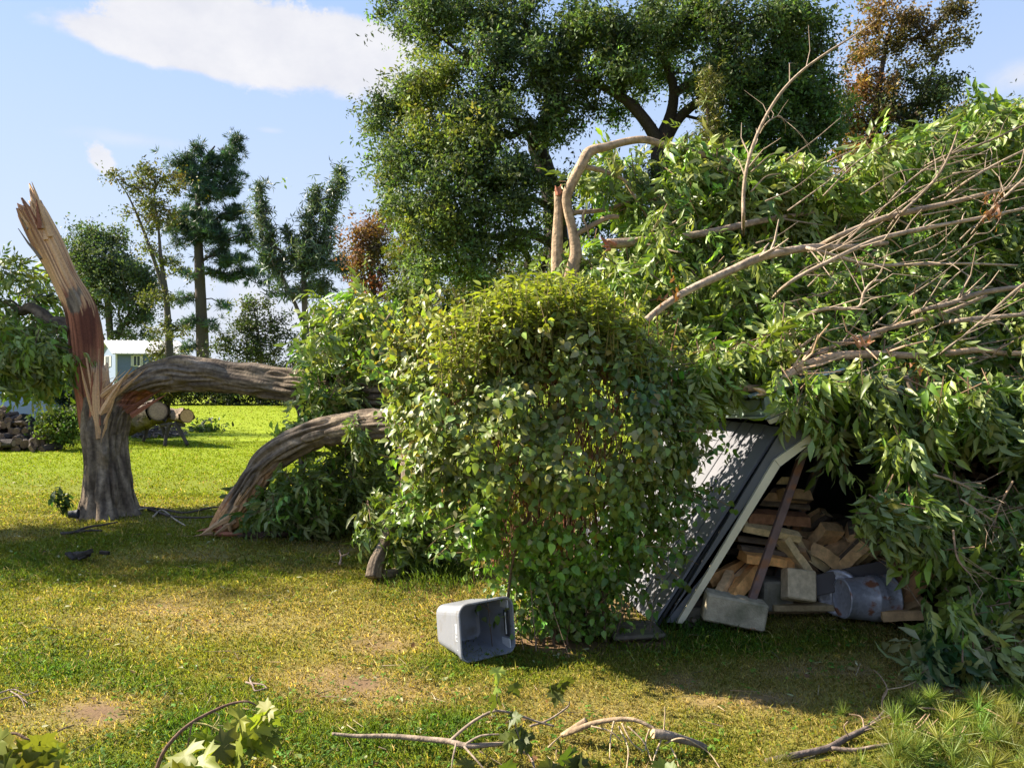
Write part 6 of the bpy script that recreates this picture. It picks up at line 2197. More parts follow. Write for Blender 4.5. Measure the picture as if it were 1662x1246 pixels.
def fallen_crown():
    c = at(1420, 900, 5.6)
    root = thing('fallen_treetop', 'wide mass of fallen leafy boughs heaped over the shed roof and drooping to the grass', 'fallen tree', (c[0], c[1], 0))
    kw = dict(k=2.2, amp=.05)
    B = [([(985, 396, 6.5), (1020, 394, 6.5), (1060, 390, 6.5), (1150, 378, 6.5), (1230, 360, 6.6), (1320, 345, 6.8)], [.055, .055, .05, .042, .035, .02], GREYB),
         ([(1040, 527, 5.5), (1080, 495, 5.55), (1120, 470, 5.6), (1180, 442, 5.7), (1240, 416, 5.8), (1310, 403, 5.9), (1368, 402, 6.0), (1440, 395, 6.1)], [.028, .034, .036, .038, .040, .038, .032, .02], GREYB * 1.25),
         ([(1310, 403, 5.85), (1350, 414, 5.8), (1410, 430, 5.8), (1470, 430, 5.8), (1560, 428, 5.8), (1650, 431, 5.8)], [.018, .017, .016, .015, .012, .01], GREYB * 1.5),
         ([(1270, 467, 5.5), (1300, 447, 5.5), (1340, 427, 5.5), (1385, 405, 5.55), (1430, 387, 5.6), (1500, 371, 5.7), (1580, 356, 5.8), (1680, 335, 6)], [.015, .018, .02, .021, .022, .021, .018, .012], GREYB * 1.2),
         ([(1345, 390, 5.9), (1400, 367, 5.9), (1450, 350, 5.9), (1540, 330, 6), (1600, 315, 6.0), (1700, 290, 6.1)], [.02, .026, .028, .026, .022, .016], GREYB),
         ([(1458, 350, 5.8), (1490, 320, 5.8), (1520, 287, 5.8), (1540, 250, 5.8), (1553, 213, 5.8)], [.016, .014, .013, .010, .006], GREYB * .9),
         ([(1280, 520, 5.4), (1310, 510, 5.4), (1340, 501, 5.4), (1380, 501, 5.4), (1396, 496, 5.4), (1402, 475, 5.4), (1416, 458, 5.4), (1436, 455, 5.4)], [.017, .017, .017, .016, .015, .013, .012, .008], GREYB * 1.3),
         ([(1190, 630, 5.25), (1245, 628, 5.25), (1280, 606, 5.25), (1320, 588, 5.25), (1360, 578, 5.25), (1420, 575, 5.3), (1500, 577, 5.35), (1590, 568, 5.4), (1640, 574, 5.45), (1720, 570, 5.5)], [.03, .036, .038, .040, .040, .036, .032, .028, .024, .02], PEACH * .85),
         ([(1125, 612, 5.7), (1160, 612, 5.65), (1200, 610, 5.6), (1240, 592, 5.6), (1300, 560, 5.6)], [.04, .042, .04, .034, .025], PEACH),
         ([(1235, 636, 5.1), (1262, 628, 5.12), (1282, 606, 5.15), (1300, 592, 5.2)], [.045, .04, .036, .03], PEACH * 1.05),
         ([(1185, 586, 5.5), (1212, 575, 5.5), (1240, 562, 5.5), (1290, 540, 5.6)], [.022, .022, .02, .015], GREYB * 1.1),
         ([(1320, 577, 5.35), (1370, 555, 5.4), (1430, 536, 5.45), (1520, 512, 5.5), (1600, 480, 5.6)], [.018, .02, .022, .02, .015], GREYB),
         ([(1530, 571, 5.2), (1560, 548, 5.2), (1600, 515, 5.2), (1640, 478, 5.2), (1690, 440, 5.2)], [.010, .011, .012, .013, .012], GREYB * .8),
         ([(1490, 505, 5.5), (1540, 493, 5.5), (1590, 476, 5.5), (1680, 462, 5.6)], [.02, .024, .024, .02], GREYB),
         ([(1545, 522, 5.4), (1600, 516, 5.4), (1662, 511, 5.4), (1720, 512, 5.4)], [.02, .022, .02, .018], GREYB * 1.2),
         ([(1380, 638, 5.1), (1410, 668, 5.1), (1440, 700, 5.1), (1465, 730, 5.1)], [.028, .03, .028, .02], GREYB * .4),
         ([(1470, 610, 5.0), (1490, 660, 5.0), (1500, 720, 5.0), (1510, 780, 4.9)], [.02, .02, .018, .014], GREYB * .5),
         ([(1206, 356, 6.2), (1206, 320, 6.2), (1210, 280, 6.2), (1222, 235, 6.2), (1242, 190, 6.2), (1268, 150, 6.2), (1300, 117, 6.2), (1340, 88, 6.2), (1385, 60, 6.2), (1420, 35, 6.2)], [.020, .019, .018, .017, .016, .015, .013, .011, .008, .004], GREYB * 1.2),
         ([(1240, 205, 6.2), (1252, 194, 6.2), (1264, 190, 6.2), (1270, 194, 6.2)], [.008, .007, .006, .004], GREYB * 1.2),
         ([(1600, 350, 5.6), (1640, 310, 5.6), (1690, 265, 5.6)], [.014, .014, .012], GREYB), ([(1560, 300, 5.9), (1610, 270, 5.9), (1680, 235, 5.9)], [.012, .012, .01], GREYB),
         ([(1530, 255, 6.0), (1590, 235, 6.0), (1670, 200, 6.0)], [.01, .01, .008], GREYB * .8), ([(1620, 320, 5.5), (1650, 280, 5.5), (1664, 230, 5.5), (1675, 190, 5.5)], [.008, .007, .006, .004], GREYB * .8),
         ([(1420, 545, 5.4), (1400, 552, 5.35), (1392, 560, 5.3)], [.02, .024, .02], PEACH * .9), ([(1440, 330, 6), (1480, 290, 6), (1530, 260, 6), (1600, 250, 6)], [.01, .009, .008, .005], GREYB),
         ([(1560, 810, 4.6), (1590, 830, 4.6), (1620, 850, 4.6)], [.008, .008, .006], GREYB), ([(1515, 770, 4.7), (1560, 785, 4.7), (1600, 808, 4.65)], [.010, .010, .007], GREYB * 1.1), ([(1548, 860, 4.5), (1555, 905, 4.45), (1578, 935, 4.4)], [.008, .008, .006], PEACH * .6),
         ([(1610, 985, 4.4), (1618, 1015, 4.35), (1600, 1040, 4.3)], [.006, .005, .004], GREYB * .8), ([(1645, 780, 4.6), (1620, 830, 4.6), (1612, 880, 4.6)], [.008, .007, .005], PEACH * .6), ([(1500, 990, 4.8), (1470, 945, 4.8), (1445, 905, 4.8)], [.005, .005, .004], PEACH * .8)]
    TW = []
    for rows, r, col in B:
        (x0, y0, d0), (x1, y1, d1) = rows[0], rows[1]
        if x0 > 1040 and d0 > 5.12:
            rows = [(x0 - (x1 - x0) * .6, y0 - (y1 - y0) * .6 + 6, d0 + .55)] + rows
            r = [r[0] * .8] + r
        limb(root, 'branch', rows, np.array(r) * .74, max(16, len(rows) * 8), 12, col, **kw)
        cv = curve([list(at(*q)) + [w] for q, w in zip(rows, r)], 40)
        for _ in range(int(3 + 2 * len(rows) ** .5)):
            j = int(RNG.integers(6, 38))
            t = unit(cv[min(j + 1, 39), :3] - cv[j - 1, :3])
            dv = unit(t * .9 + unit(np.cross(t, RNG.normal(size=3))) * .8 + np.array([0, 0, .15]))
            l = RNG.uniform(.12, .45)
            w0 = max(.0025, cv[j, 3] * .32)
            k1 = cv[j, :3] + dv * l * .5
            k2 = k1 + unit(dv + RNG.normal(size=3) * .35) * l * .5
            V, qq = sticks([cv[j, :3], k1], [k1, k2], [w0, w0 * .7], [w0 * .7, w0 * .35], 5)
            TW.append((V, qq, col))
    for k in range(60):
        a, b = RNG.uniform(1180, 1640), RNG.uniform(260, 620)
        d = 5.2 + (620 - b) / 330 + RNG.uniform(-.1, .4)
        an = RNG.uniform(.15, .75)
        l = RNG.uniform(50, 150)
        bend = RNG.normal() * 12
        limb(root, 'branch', [(a, b, d), (a + l * .5 * math.cos(an), b - l * .5 * math.sin(an) + bend, d), (a + l * math.cos(an), b - l * math.sin(an), d + .05)], [.007, .005, .003], 14, 6, GREYB * RNG.uniform(.7, 1.5))
    for (a, b) in (((1396, 562), (1384, 548)), ((1402, 560), (1396, 543)), ((1410, 556), (1412, 544)), ((1404, 560), (1420, 552))):
        splinter(root, at(*a, 5.28), at(*b, 5.24), .016, .012, np.array([.5, .26, .15]))
    for (a, b) in (((986, 396), (974, 384)), ((988, 400), (976, 400)), ((990, 404), (982, 408)), ((1000, 398), (986, 390))):
        splinter(root, at(*a, 6.44), at(*b, 6.42), .02, .016, WOODR * 1.3)
    for (a, b) in (((1130, 612), (1112, 606)), ((1130, 616), (1116, 614)), ((1240, 636), (1222, 630)), ((1242, 640), (1228, 641))):
        splinter(root, at(*a, 5.05 if a[0] > 1200 else 5.65), at(*b, 5.02 if a[0] > 1200 else 5.62), .02, .014, np.array([.58, .36, .20]))
    Lv, G = Leaves(ASH), Geo()
    dep = lambda x, y: 5.25 + np.clip(620 - y, 0, 420) / 200 + (fbm(np.stack([x, y], -1) / 75, 3, 55) - .5) * 1.5
    top = [(1000, 430), (1050, 350), (1110, 300), (1180, 330), (1260, 300), (1300, 268), (1350, 300), (1420, 275), (1480, 232), (1560, 228), (1610, 200), (1720, 180), (1720, 620), (1500, 640), (1400, 630), (1310, 620), (1130, 600), (1050, 560), (1010, 500)]
    for V, qq, col in TW:
        G.add(V, qq, np.asarray(col) * .9)
    # the leaf carpet lies over the boughs; thicker and darker inside
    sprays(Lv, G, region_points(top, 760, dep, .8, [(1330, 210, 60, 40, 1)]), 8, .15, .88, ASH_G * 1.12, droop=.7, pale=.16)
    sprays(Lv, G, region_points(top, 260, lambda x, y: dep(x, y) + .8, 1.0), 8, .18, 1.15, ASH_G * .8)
    # the heap goes on past the edge of the view
    sprays(Lv, G, region_points([(1690, 190), (1800, 230), (1920, 360), (1990, 560), (1980, 900), (1900, 1040), (1700, 1090)], 330, lambda x, y: 4.75 + np.clip(700 - y, 0, 500) / 230 + (fbm(np.stack([x, y], -1) / 75, 3, 57) - .5) * 1.3, 1.1), 8, .16, 1.0, ASH_G, droop=.7)
    # tufts that break the skyline
    for (a, b, m_) in ((1300, 275, 8), (1425, 255, 9), (1500, 230, 7), (1560, 235, 8), (1625, 190, 8), (1180, 300, 8), (1250, 290, 6), (1360, 290, 6), (1655, 215, 7), (1460, 245, 5)):
        sprays(Lv, G, np.array([at(a + RNG.normal() * 16, b + RNG.normal() * 12, 6.9 + RNG.normal() * .15) for _ in range(m_)]), 6, .12, 1.05, ASH_G * 1.15)
    # eaves of leaves over the doorway
    for poly, m_, d0, th_ in (([(1262, 605), (1330, 595), (1345, 625), (1310, 662), (1285, 662), (1270, 640)], 9, 4.92, .25), ([(1385, 600), (1460, 600), (1460, 680), (1420, 690), (1395, 650)], 20, 4.85, .3), ([(1330, 660), (1370, 690), (1372, 750), (1352, 740)], 4, 4.95, .1), ([(1090, 600), (1140, 600), (1135, 640), (1100, 660)], 14, 5.0, .3), ([(1130, 570), (1260, 560), (1260, 598), (1130, 596)], 26, 5.2, .4)):
        sprays(Lv, G, region_points(poly, m_, lambda x, y: d0 + 0 * x, th_), 6, .10, 1.0, ASH_G, droop=1.3)
    # the curtain that hangs to the grass
    dr = lambda x, y: 4.95 - np.clip(y - 640, 0, 470) / 620 + (fbm(np.stack([x, y], -1) / 60, 3, 56) - .5) * .7
    cur = [(1450, 620), (1720, 600), (1720, 1090), (1560, 1070), (1530, 1040), (1545, 950), (1540, 905), (1500, 872), (1455, 832), (1445, 790), (1450, 740)]
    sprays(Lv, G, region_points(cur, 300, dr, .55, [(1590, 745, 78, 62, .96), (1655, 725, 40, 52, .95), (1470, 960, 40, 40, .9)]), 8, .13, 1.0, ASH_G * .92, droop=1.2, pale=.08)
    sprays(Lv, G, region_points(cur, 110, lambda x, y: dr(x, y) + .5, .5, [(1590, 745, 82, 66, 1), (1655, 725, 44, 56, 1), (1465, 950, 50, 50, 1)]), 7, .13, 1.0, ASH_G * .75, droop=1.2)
    sprays(Lv, G, region_points([(1425, 800), (1480, 800), (1500, 850), (1455, 860), (1425, 840)], 22, lambda x, y: 4.55 + 0 * x, .25), 7, .10, .95, np.array([.115, .150, .030]), droop=1.0)
    sprays(Lv, G, region_points([(1570, 1030), (1660, 1030), (1662, 1080), (1590, 1085)], 13, lambda x, y: 4.15 + 0 * x, .2), 7, .10, 1.05, np.array([.130, .150, .030]), droop=.9)
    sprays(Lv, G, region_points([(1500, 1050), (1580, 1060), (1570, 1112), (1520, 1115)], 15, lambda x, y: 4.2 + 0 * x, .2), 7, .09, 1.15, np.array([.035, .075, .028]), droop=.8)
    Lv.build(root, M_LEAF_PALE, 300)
    tag(G.part(root, 'twigs', M_TWIG), kind='stuff')
    # curled dead leaf bunches
    Gd = Geo()
    for (a, b, d, m_) in ((1480, 600, 5.1, 14), (1612, 335, 5.5, 40), (1088, 470, 5.5, 18)):
        for k in range(m_):
            p = at(a + RNG.normal() * 9, b + RNG.normal() * 14, d + RNG.normal() * .05)
            V, Fc = diamond(.07, .02, .4)
            Gd.add(V @ basis(unit(RNG.normal(size=3) * .5 + np.array([0, 0, -1])), RNG.normal(size=3)).T + p, Fc, np.array([.19, .085, .04]) * RNG.uniform(.6, 1.3))
    tag(Gd.part(root, 'withered_leaves', M_LEAF), kind='stuff')


fallen_crown()


# ---------------------------------------------------------------- branches on the near grass
MAPLE = [maple_leaf(1.0) for _ in range(7)]


def maple_sprig(root, spots, size, col, facing=(0, -.7, .9), spread=.5, mat=None, name='leaf'):
    for (a, b, d, s, k) in spots:
        V, Fc = MAPLE[int(RNG.integers(0, 7))]
        dn = unit(np.array([RNG.normal() * .5, -.25 + RNG.normal() * .2, -.8 + RNG.normal() * .35]))
        nr = unit(np.asarray(facing, float) + RNG.normal(size=3) * spread)
        c = jitter_col(np.asarray(col) * k, 1, .06, .12)[0]
        o = link(name, mesh(name, (V * size * s) @ basis(dn, nr).T, Fc, mat or M_LEAF, col=c), root)
        o.location = tuple(at(a, b, d) - wloc(root))


def dg(y, lift=0.0):
    return H * F / (y - HY) - lift


def near_branches():
    yg = (.215, .245, .036)
    # arched stem with big maple leaves
    b0 = gr(262, 1262)
    root = thing('maple_branch', 'arched brown stem carrying big drooping lobed leaves, low on the near grass', 'branch', b0)
    limb(root, 'stem', [(245, 1270, 3.12), (262, 1225, 3.14), (285, 1195, 3.17), (310, 1174, 3.2), (345, 1155, 3.25), (375, 1143, 3.27), (400, 1140, 3.27), (418, 1148, 3.27)], [.008, .0075, .007, .0065, .006, .005, .004, .003], 60, 8, (.14, .085, .06))
    limb(root, 'stem', [(310, 1174, 3.2), (335, 1178, 3.2), (360, 1190, 3.18), (385, 1204, 3.16)], [.004, .0035, .003, .002], 24, 6, (.40, .34, .12))
    limb(root, 'stem', [(310, 1174, 3.2), (306, 1195, 3.18), (302, 1216, 3.16)], [.004, .0035, .003], 16, 6, (.20, .12, .07))
    limb(root, 'stem', [(340, 1155, 3.25), (354, 1164, 3.24), (343, 1185, 3.2), (342, 1210, 3.18)], [.003, .003, .0025, .002], 24, 6, (.40, .34, .12))
    maple_sprig(root, [(325, 1190, 3.15, 1.1, .85), (342, 1210, 3.12, 1.25, .45), (385, 1205, 3.13, 1.25, .9), (405, 1200, 3.2, 1.0, .8), (395, 1160, 3.2, .85, 1.1), (410, 1175, 3.22, 1.0, .9), (420, 1160, 3.2, .8, 1.2), (440, 1145, 3.22, .8, 1.15), (432, 1150, 3.25, .7, 1.2), (415, 1195, 3.25, 1.0, .5), (425, 1185, 3.27, 1.0, .45), (375, 1180, 3.24, .7, .8),
                       (295, 1222, 3.1, 1.1, 1.0), (318, 1238, 3.05, 1.1, 1.1), (345, 1245, 3.03, 1.0, 1.0), (280, 1240, 3.08, .9, .9), (372, 1195, 3.2, .6, .9), (437, 1160, 3.25, .6, 1.3), (300, 1245, 3.0, 1.0, .9), (330, 1250, 3.0, 1.1, .8)], .115, yg)
    # leaf clump in the corner
    b0 = gr(40, 1260)
    root = thing('leaf_clump', 'clump of broad yellow-green leaves on a cut twig in the near corner of the lawn', 'branch', b0)
    limb(root, 'stem', [(-20, 1215, 3.2), (15, 1192, 3.22), (42, 1202, 3.2), (60, 1216, 3.2)], [.006, .0055, .005, .003], 30, 7, (.13, .085, .06))
    limb(root, 'stem', [(80, 1194, 3.25), (100, 1184, 3.27), (118, 1178, 3.3)], [.0035, .003, .0025], 14, 6, (.12, .08, .06))
    maple_sprig(root, [(15, 1195, 3.18, 1.0, .8), (45, 1205, 3.16, 1.0, .85), (65, 1195, 3.16, 1.15, .8), (70, 1215, 3.1, 1.05, .75), (90, 1208, 3.15, .8, 1.3), (98, 1222, 3.12, .8, 1.3), (88, 1230, 3.1, .9, 1.1), (10, 1215, 3.1, 1.2, .5), (0, 1235, 3.05, 1.3, .45), (30, 1225, 3.08, 1.1, .7), (55, 1235, 3.05, 1.1, .8), (75, 1245, 3.02, 1.0, .9), (20, 1250, 3.0, 1.2, .6), (-10, 1200, 3.1, 1.0, .8), (40, 1255, 2.98, 1.1, .9)], .105, (.22, .235, .036))
    # long dropped branch with forks
    b0 = gr(760, 1215)
    root = thing('dropped_branch', 'long thin grey branch with forked twigs and lobed leaves on the near grass', 'branch', b0)
    g = (.24, .185, .14)
    limb(root, 'stem', [(538, 1192, 3.48), (580, 1196, 3.46), (630, 1196, 3.44), (690, 1201, 3.40), (730, 1205, 3.36), (760, 1212, 3.33), (820, 1208, 3.33)], [.006, .009, .010, .011, .012, .012, .008], 70, 10, g)
    for rows, r in (([(730, 1204, 3.36), (755, 1182, 3.36), (780, 1165, 3.36), (805, 1155, 3.36), (835, 1160, 3.36), (870, 1172, 3.36), (900, 1180, 3.36)], .007), ([(860, 1180, 3.36), (890, 1170, 3.38), (920, 1150, 3.4), (925, 1140, 3.4)], .005), ([(755, 1210, 3.33), (780, 1196, 3.33), (815, 1193, 3.33)], .006), ([(803, 1156, 3.36), (805, 1140, 3.36), (808, 1120, 3.36), (806, 1092, 3.36)], .003),
                    ([(740, 1208, 3.33), (735, 1230, 3.25), (732, 1250, 3.2)], .005), ([(752, 1212, 3.33), (770, 1232, 3.25), (790, 1255, 3.2)], .005), ([(840, 1220, 3.3), (860, 1228, 3.3), (868, 1250, 3.2)], .008), ([(835, 1165, 3.3), (838, 1185, 3.28), (845, 1205, 3.26)], .003)):
        limb(root, 'twig', rows, r, 30, 7, g)
    maple_sprig(root, [(806, 1085, 3.36, .7, 2.2), (803, 1108, 3.36, .8, 1.6), (803, 1130, 3.36, .8, .9), (832, 1112, 3.36, .7, .7), (842, 1160, 3.3, .8, .6), (836, 1185, 3.28, .9, .7), (852, 1188, 3.28, .9, .7), (845, 1200, 3.26, 1.0, .6), (830, 1196, 3.26, .9, .8), (900, 1112, 3.4, .9, .55), (915, 1105, 3.4, .7, .6), (922, 1100, 3.4, .7, .6), (905, 1125, 3.38, .8, .55), (893, 1115, 3.4, .6, .7), (820, 1240, 3.15, .9, .7), (760, 1235, 3.15, .8, .6)], .085, (.13, .165, .034))
    # heavier cut branch curving back to a sawn end
    b0 = gr(1010, 1225)
    root = thing('sawn_branch', 'curved tan branch with a pale sawn end and thin hanging twigs on the near grass', 'branch', b0)
    g2 = (.29, .21, .135)
    limb(root, 'stem', [(912, 1195, 3.52), (935, 1186, 3.48), (965, 1175, 3.45), (1000, 1169, 3.42), (1030, 1170, 3.40), (1055, 1180, 3.38), (1070, 1190, 3.37)], [.011, .014, .012, .011, .0095, .008, .006], 60, 10, g2)
    limb(root, 'stem', [(912, 1195, 3.52), (930, 1185, 3.50), (952, 1170, 3.49)], [.010, .014, .013], 20, 10, g2)
    limb(root, 'stem', [(1062, 1192, 3.36), (1080, 1194, 3.36), (1110, 1202, 3.38), (1140, 1212, 3.42), (1172, 1232, 3.46)], [.020, .020, .018, .014, .008], 40, 12, (.20, .16, .125))
    V, fs, _, _ = tube([list(at(1060.6, 1191.8, 3.358)) + [.019], list(at(1062, 1192, 3.36)) + [.0195]], 3, 16)
    part(root, 'sawn_end', V, fs, M_SPLIT, col=(.58, .42, .20))
    for rows in ([(997, 1172, 3.4), (992, 1195, 3.35), (990, 1235, 3.25)], [(1010, 1175, 3.4), (1025, 1205, 3.35), (1045, 1222, 3.32)], [(1005, 1180, 3.4), (1020, 1215, 3.3), (1018, 1250, 3.2)], [(1020, 1180, 3.4), (1045, 1205, 3.35), (1060, 1240, 3.25)], [(1075, 1200, 3.36), (1065, 1225, 3.3), (1058, 1250, 3.2)], [(1080, 1208, 3.36), (1110, 1200, 3.3), (1150, 1222, 3.3), (1170, 1248, 3.2)], [(1078, 1195, 3.36), (1080, 1165, 3.36), (1080, 1148, 3.36)], [(1055, 1185, 3.36), (1050, 1200, 3.36), (1048, 1220, 3.3)], [(960, 1180, 3.4), (990, 1188, 3.36), (1010, 1205, 3.34)], [(1090, 1215, 3.34), (1100, 1235, 3.3), (1105, 1260, 3.2)], [(890, 1215, 3.4), (900, 1205, 3.42), (912, 1195, 3.5)]):
        limb(root, 'twig', rows, .0042, 24, 6, (.36, .27, .17))
    maple_sprig(root, [(930, 1232, 3.2, 1.0, .5), (945, 1240, 3.15, 1.1, .4), (915, 1225, 3.2, .9, .8), (900, 1240, 3.15, .9, .8), (960, 1250, 3.1, 1.0, .5), (1085, 1240, 3.15, .9, .9), (1100, 1250, 3.1, .9, .8), (905, 1205, 3.3, .8, .7)], .10, (.115, .150, .030), spread=.8)
    # dark branch that runs to the pine boughs
    b0 = gr(1300, 1222)
    root = thing('dark_branch', 'dark forked branch lying on the near grass beside the pine boughs', 'branch', b0)
    limb(root, 'stem', [(1245, 1238, 3.32), (1290, 1228, 3.36), (1345, 1216, 3.42), (1375, 1200, 3.5), (1405, 1185, 3.58), (1425, 1170, 3.66), (1438, 1155, 3.74)], [.012, .014, .014, .013, .011, .008, .006], 60, 10, (.13, .10, .085))
    limb(root, 'stem', [(1350, 1216, 3.42), (1390, 1219, 3.41), (1425, 1213, 3.43), (1462, 1208, 3.45)], [.010, .009, .009, .006], 30, 9, (.20, .15, .12))
    for rows in ([(1435, 1158, 3.74), (1434, 1135, 3.75), (1442, 1118, 3.75)], [(1395, 1190, 3.55), (1440, 1178, 3.6), (1480, 1172, 3.62)], [(1405, 1185, 3.58), (1400, 1165, 3.62), (1380, 1160, 3.65)], [(1380, 1198, 3.5), (1372, 1182, 3.5), (1378, 1172, 3.5)], [(1415, 1178, 3.6), (1440, 1165, 3.66), (1470, 1155, 3.7)]):
        limb(root, 'twig', rows, .004, 18, 6, (.24, .17, .12))


near_branches()


def needle_tuft(L=.085, n=64, w=.0011):
    G = Geo()
    d = unit(rand_unit(n) * np.array([1, 1, .8]) + np.array([0, .9, 0]))
    A = d * .004
    B = d * (L * RNG.uniform(.75, 1.1, (n, 1))) + np.stack([np.zeros(n), np.zeros(n), -RNG.uniform(0, .012, n)], 1)
    s = unit(np.cross(d, rand_unit(n))) * w
    V = np.stack([A - s, A + s, B + s * .4, B - s * .4], 1).reshape(-1, 3)
    q = (np.arange(n) * 4)[:, None] + np.array([[0, 1, 2, 3]])
    return V, np.vstack([q[:, [0, 1, 2]], q[:, [0, 2, 3]]])


def pine_boughs():
    b0 = gr(1560, 1190)
    root = thing('pine_bough', 'fallen pine boughs with long bright needles lying on the near grass', 'branch', b0)
    T = [needle_tuft() for _ in range(6)]
    Lv = Leaves(T)
    G = Geo()
    sp = [(1415, 1085, 4.05, 1.0), (1495, 1105, 3.95, 1.0)]
    limb(root, 'stem', [(1434, 1150, 3.75), (1434, 1138, 3.78), (1442, 1120, 3.85), (1432, 1100, 3.95), (1420, 1088, 4.03)], [.004, .0035, .003, .003, .0025], 30, 6, (.33, .22, .14))
    limb(root, 'stem', [(1442, 1120, 3.85), (1470, 1115, 3.9), (1490, 1106, 3.95)], [.003, .003, .002], 18, 6, (.36, .25, .15))
    for _ in range(120):
        x, y = RNG.uniform(1440, 1700), RNG.uniform(1128, 1262)
        if y < 1130 + (1500 - x) * .5:
            continue
        if 1480 < x < 1535 and 1150 < y < 1190:
            continue
        sp.append((x, y, dg(y) - RNG.uniform(.02, .22), RNG.uniform(.8, 1.2)))
    for (x, y) in ((1400, 1240), (1420, 1232), (1390, 1248), (1370, 1160), (1440, 1246), (1375, 1250), (1262, 1240), (1275, 1236), (1250, 1246)):
        sp.append((x, y, dg(y) - .05, .8))
    P = np.array([at(a, b, c) for a, b, c, s in sp])
    n = len(P)
    d = unit(np.stack([RNG.normal(size=n) * .6 + .1, RNG.normal(size=n) * .5 - .2, np.abs(RNG.normal(size=n)) * .5 + .25], 1))
    Lv.add(P, basis(d, rand_unit(n)), np.array([s[3] for s in sp]), jitter_col((.15, .185, .030), n, .08, .22))
    Lv.build(root, M_NEEDLE, 130, name='needle_tuft', mass='needles')
    for rows in ([(1490, 1150, 3.75), (1520, 1152, 3.72), (1545, 1162, 3.66), (1552, 1185, 3.55), (1545, 1215, 3.42), (1530, 1245, 3.25)], [(1490, 1200, 3.5), (1515, 1178, 3.58), (1525, 1168, 3.6)], [(1490, 1178, 3.6), (1505, 1160, 3.66)], [(1500, 1188, 3.55), (1525, 1195, 3.5)], [(1518, 1225, 3.4), (1550, 1232, 3.36), (1580, 1238, 3.33)], [(1480, 1245, 3.28), (1530, 1235, 3.33), (1600, 1238, 3.3), (1670, 1230, 3.3)], [(1570, 1180, 3.5), (1560, 1200, 3.45), (1548, 1218, 3.4)], [(1600, 1150, 3.7), (1640, 1170, 3.6), (1680, 1180, 3.5)], [(1540, 1250, 3.25), (1580, 1225, 3.4), (1600, 1190, 3.5)], [(1488, 1186, 3.58), (1500, 1176, 3.6), (1512, 1160, 3.64)]):
        limb(root, 'twig', rows, .0045, 22, 6, (.34, .22, .14))


pine_boughs()


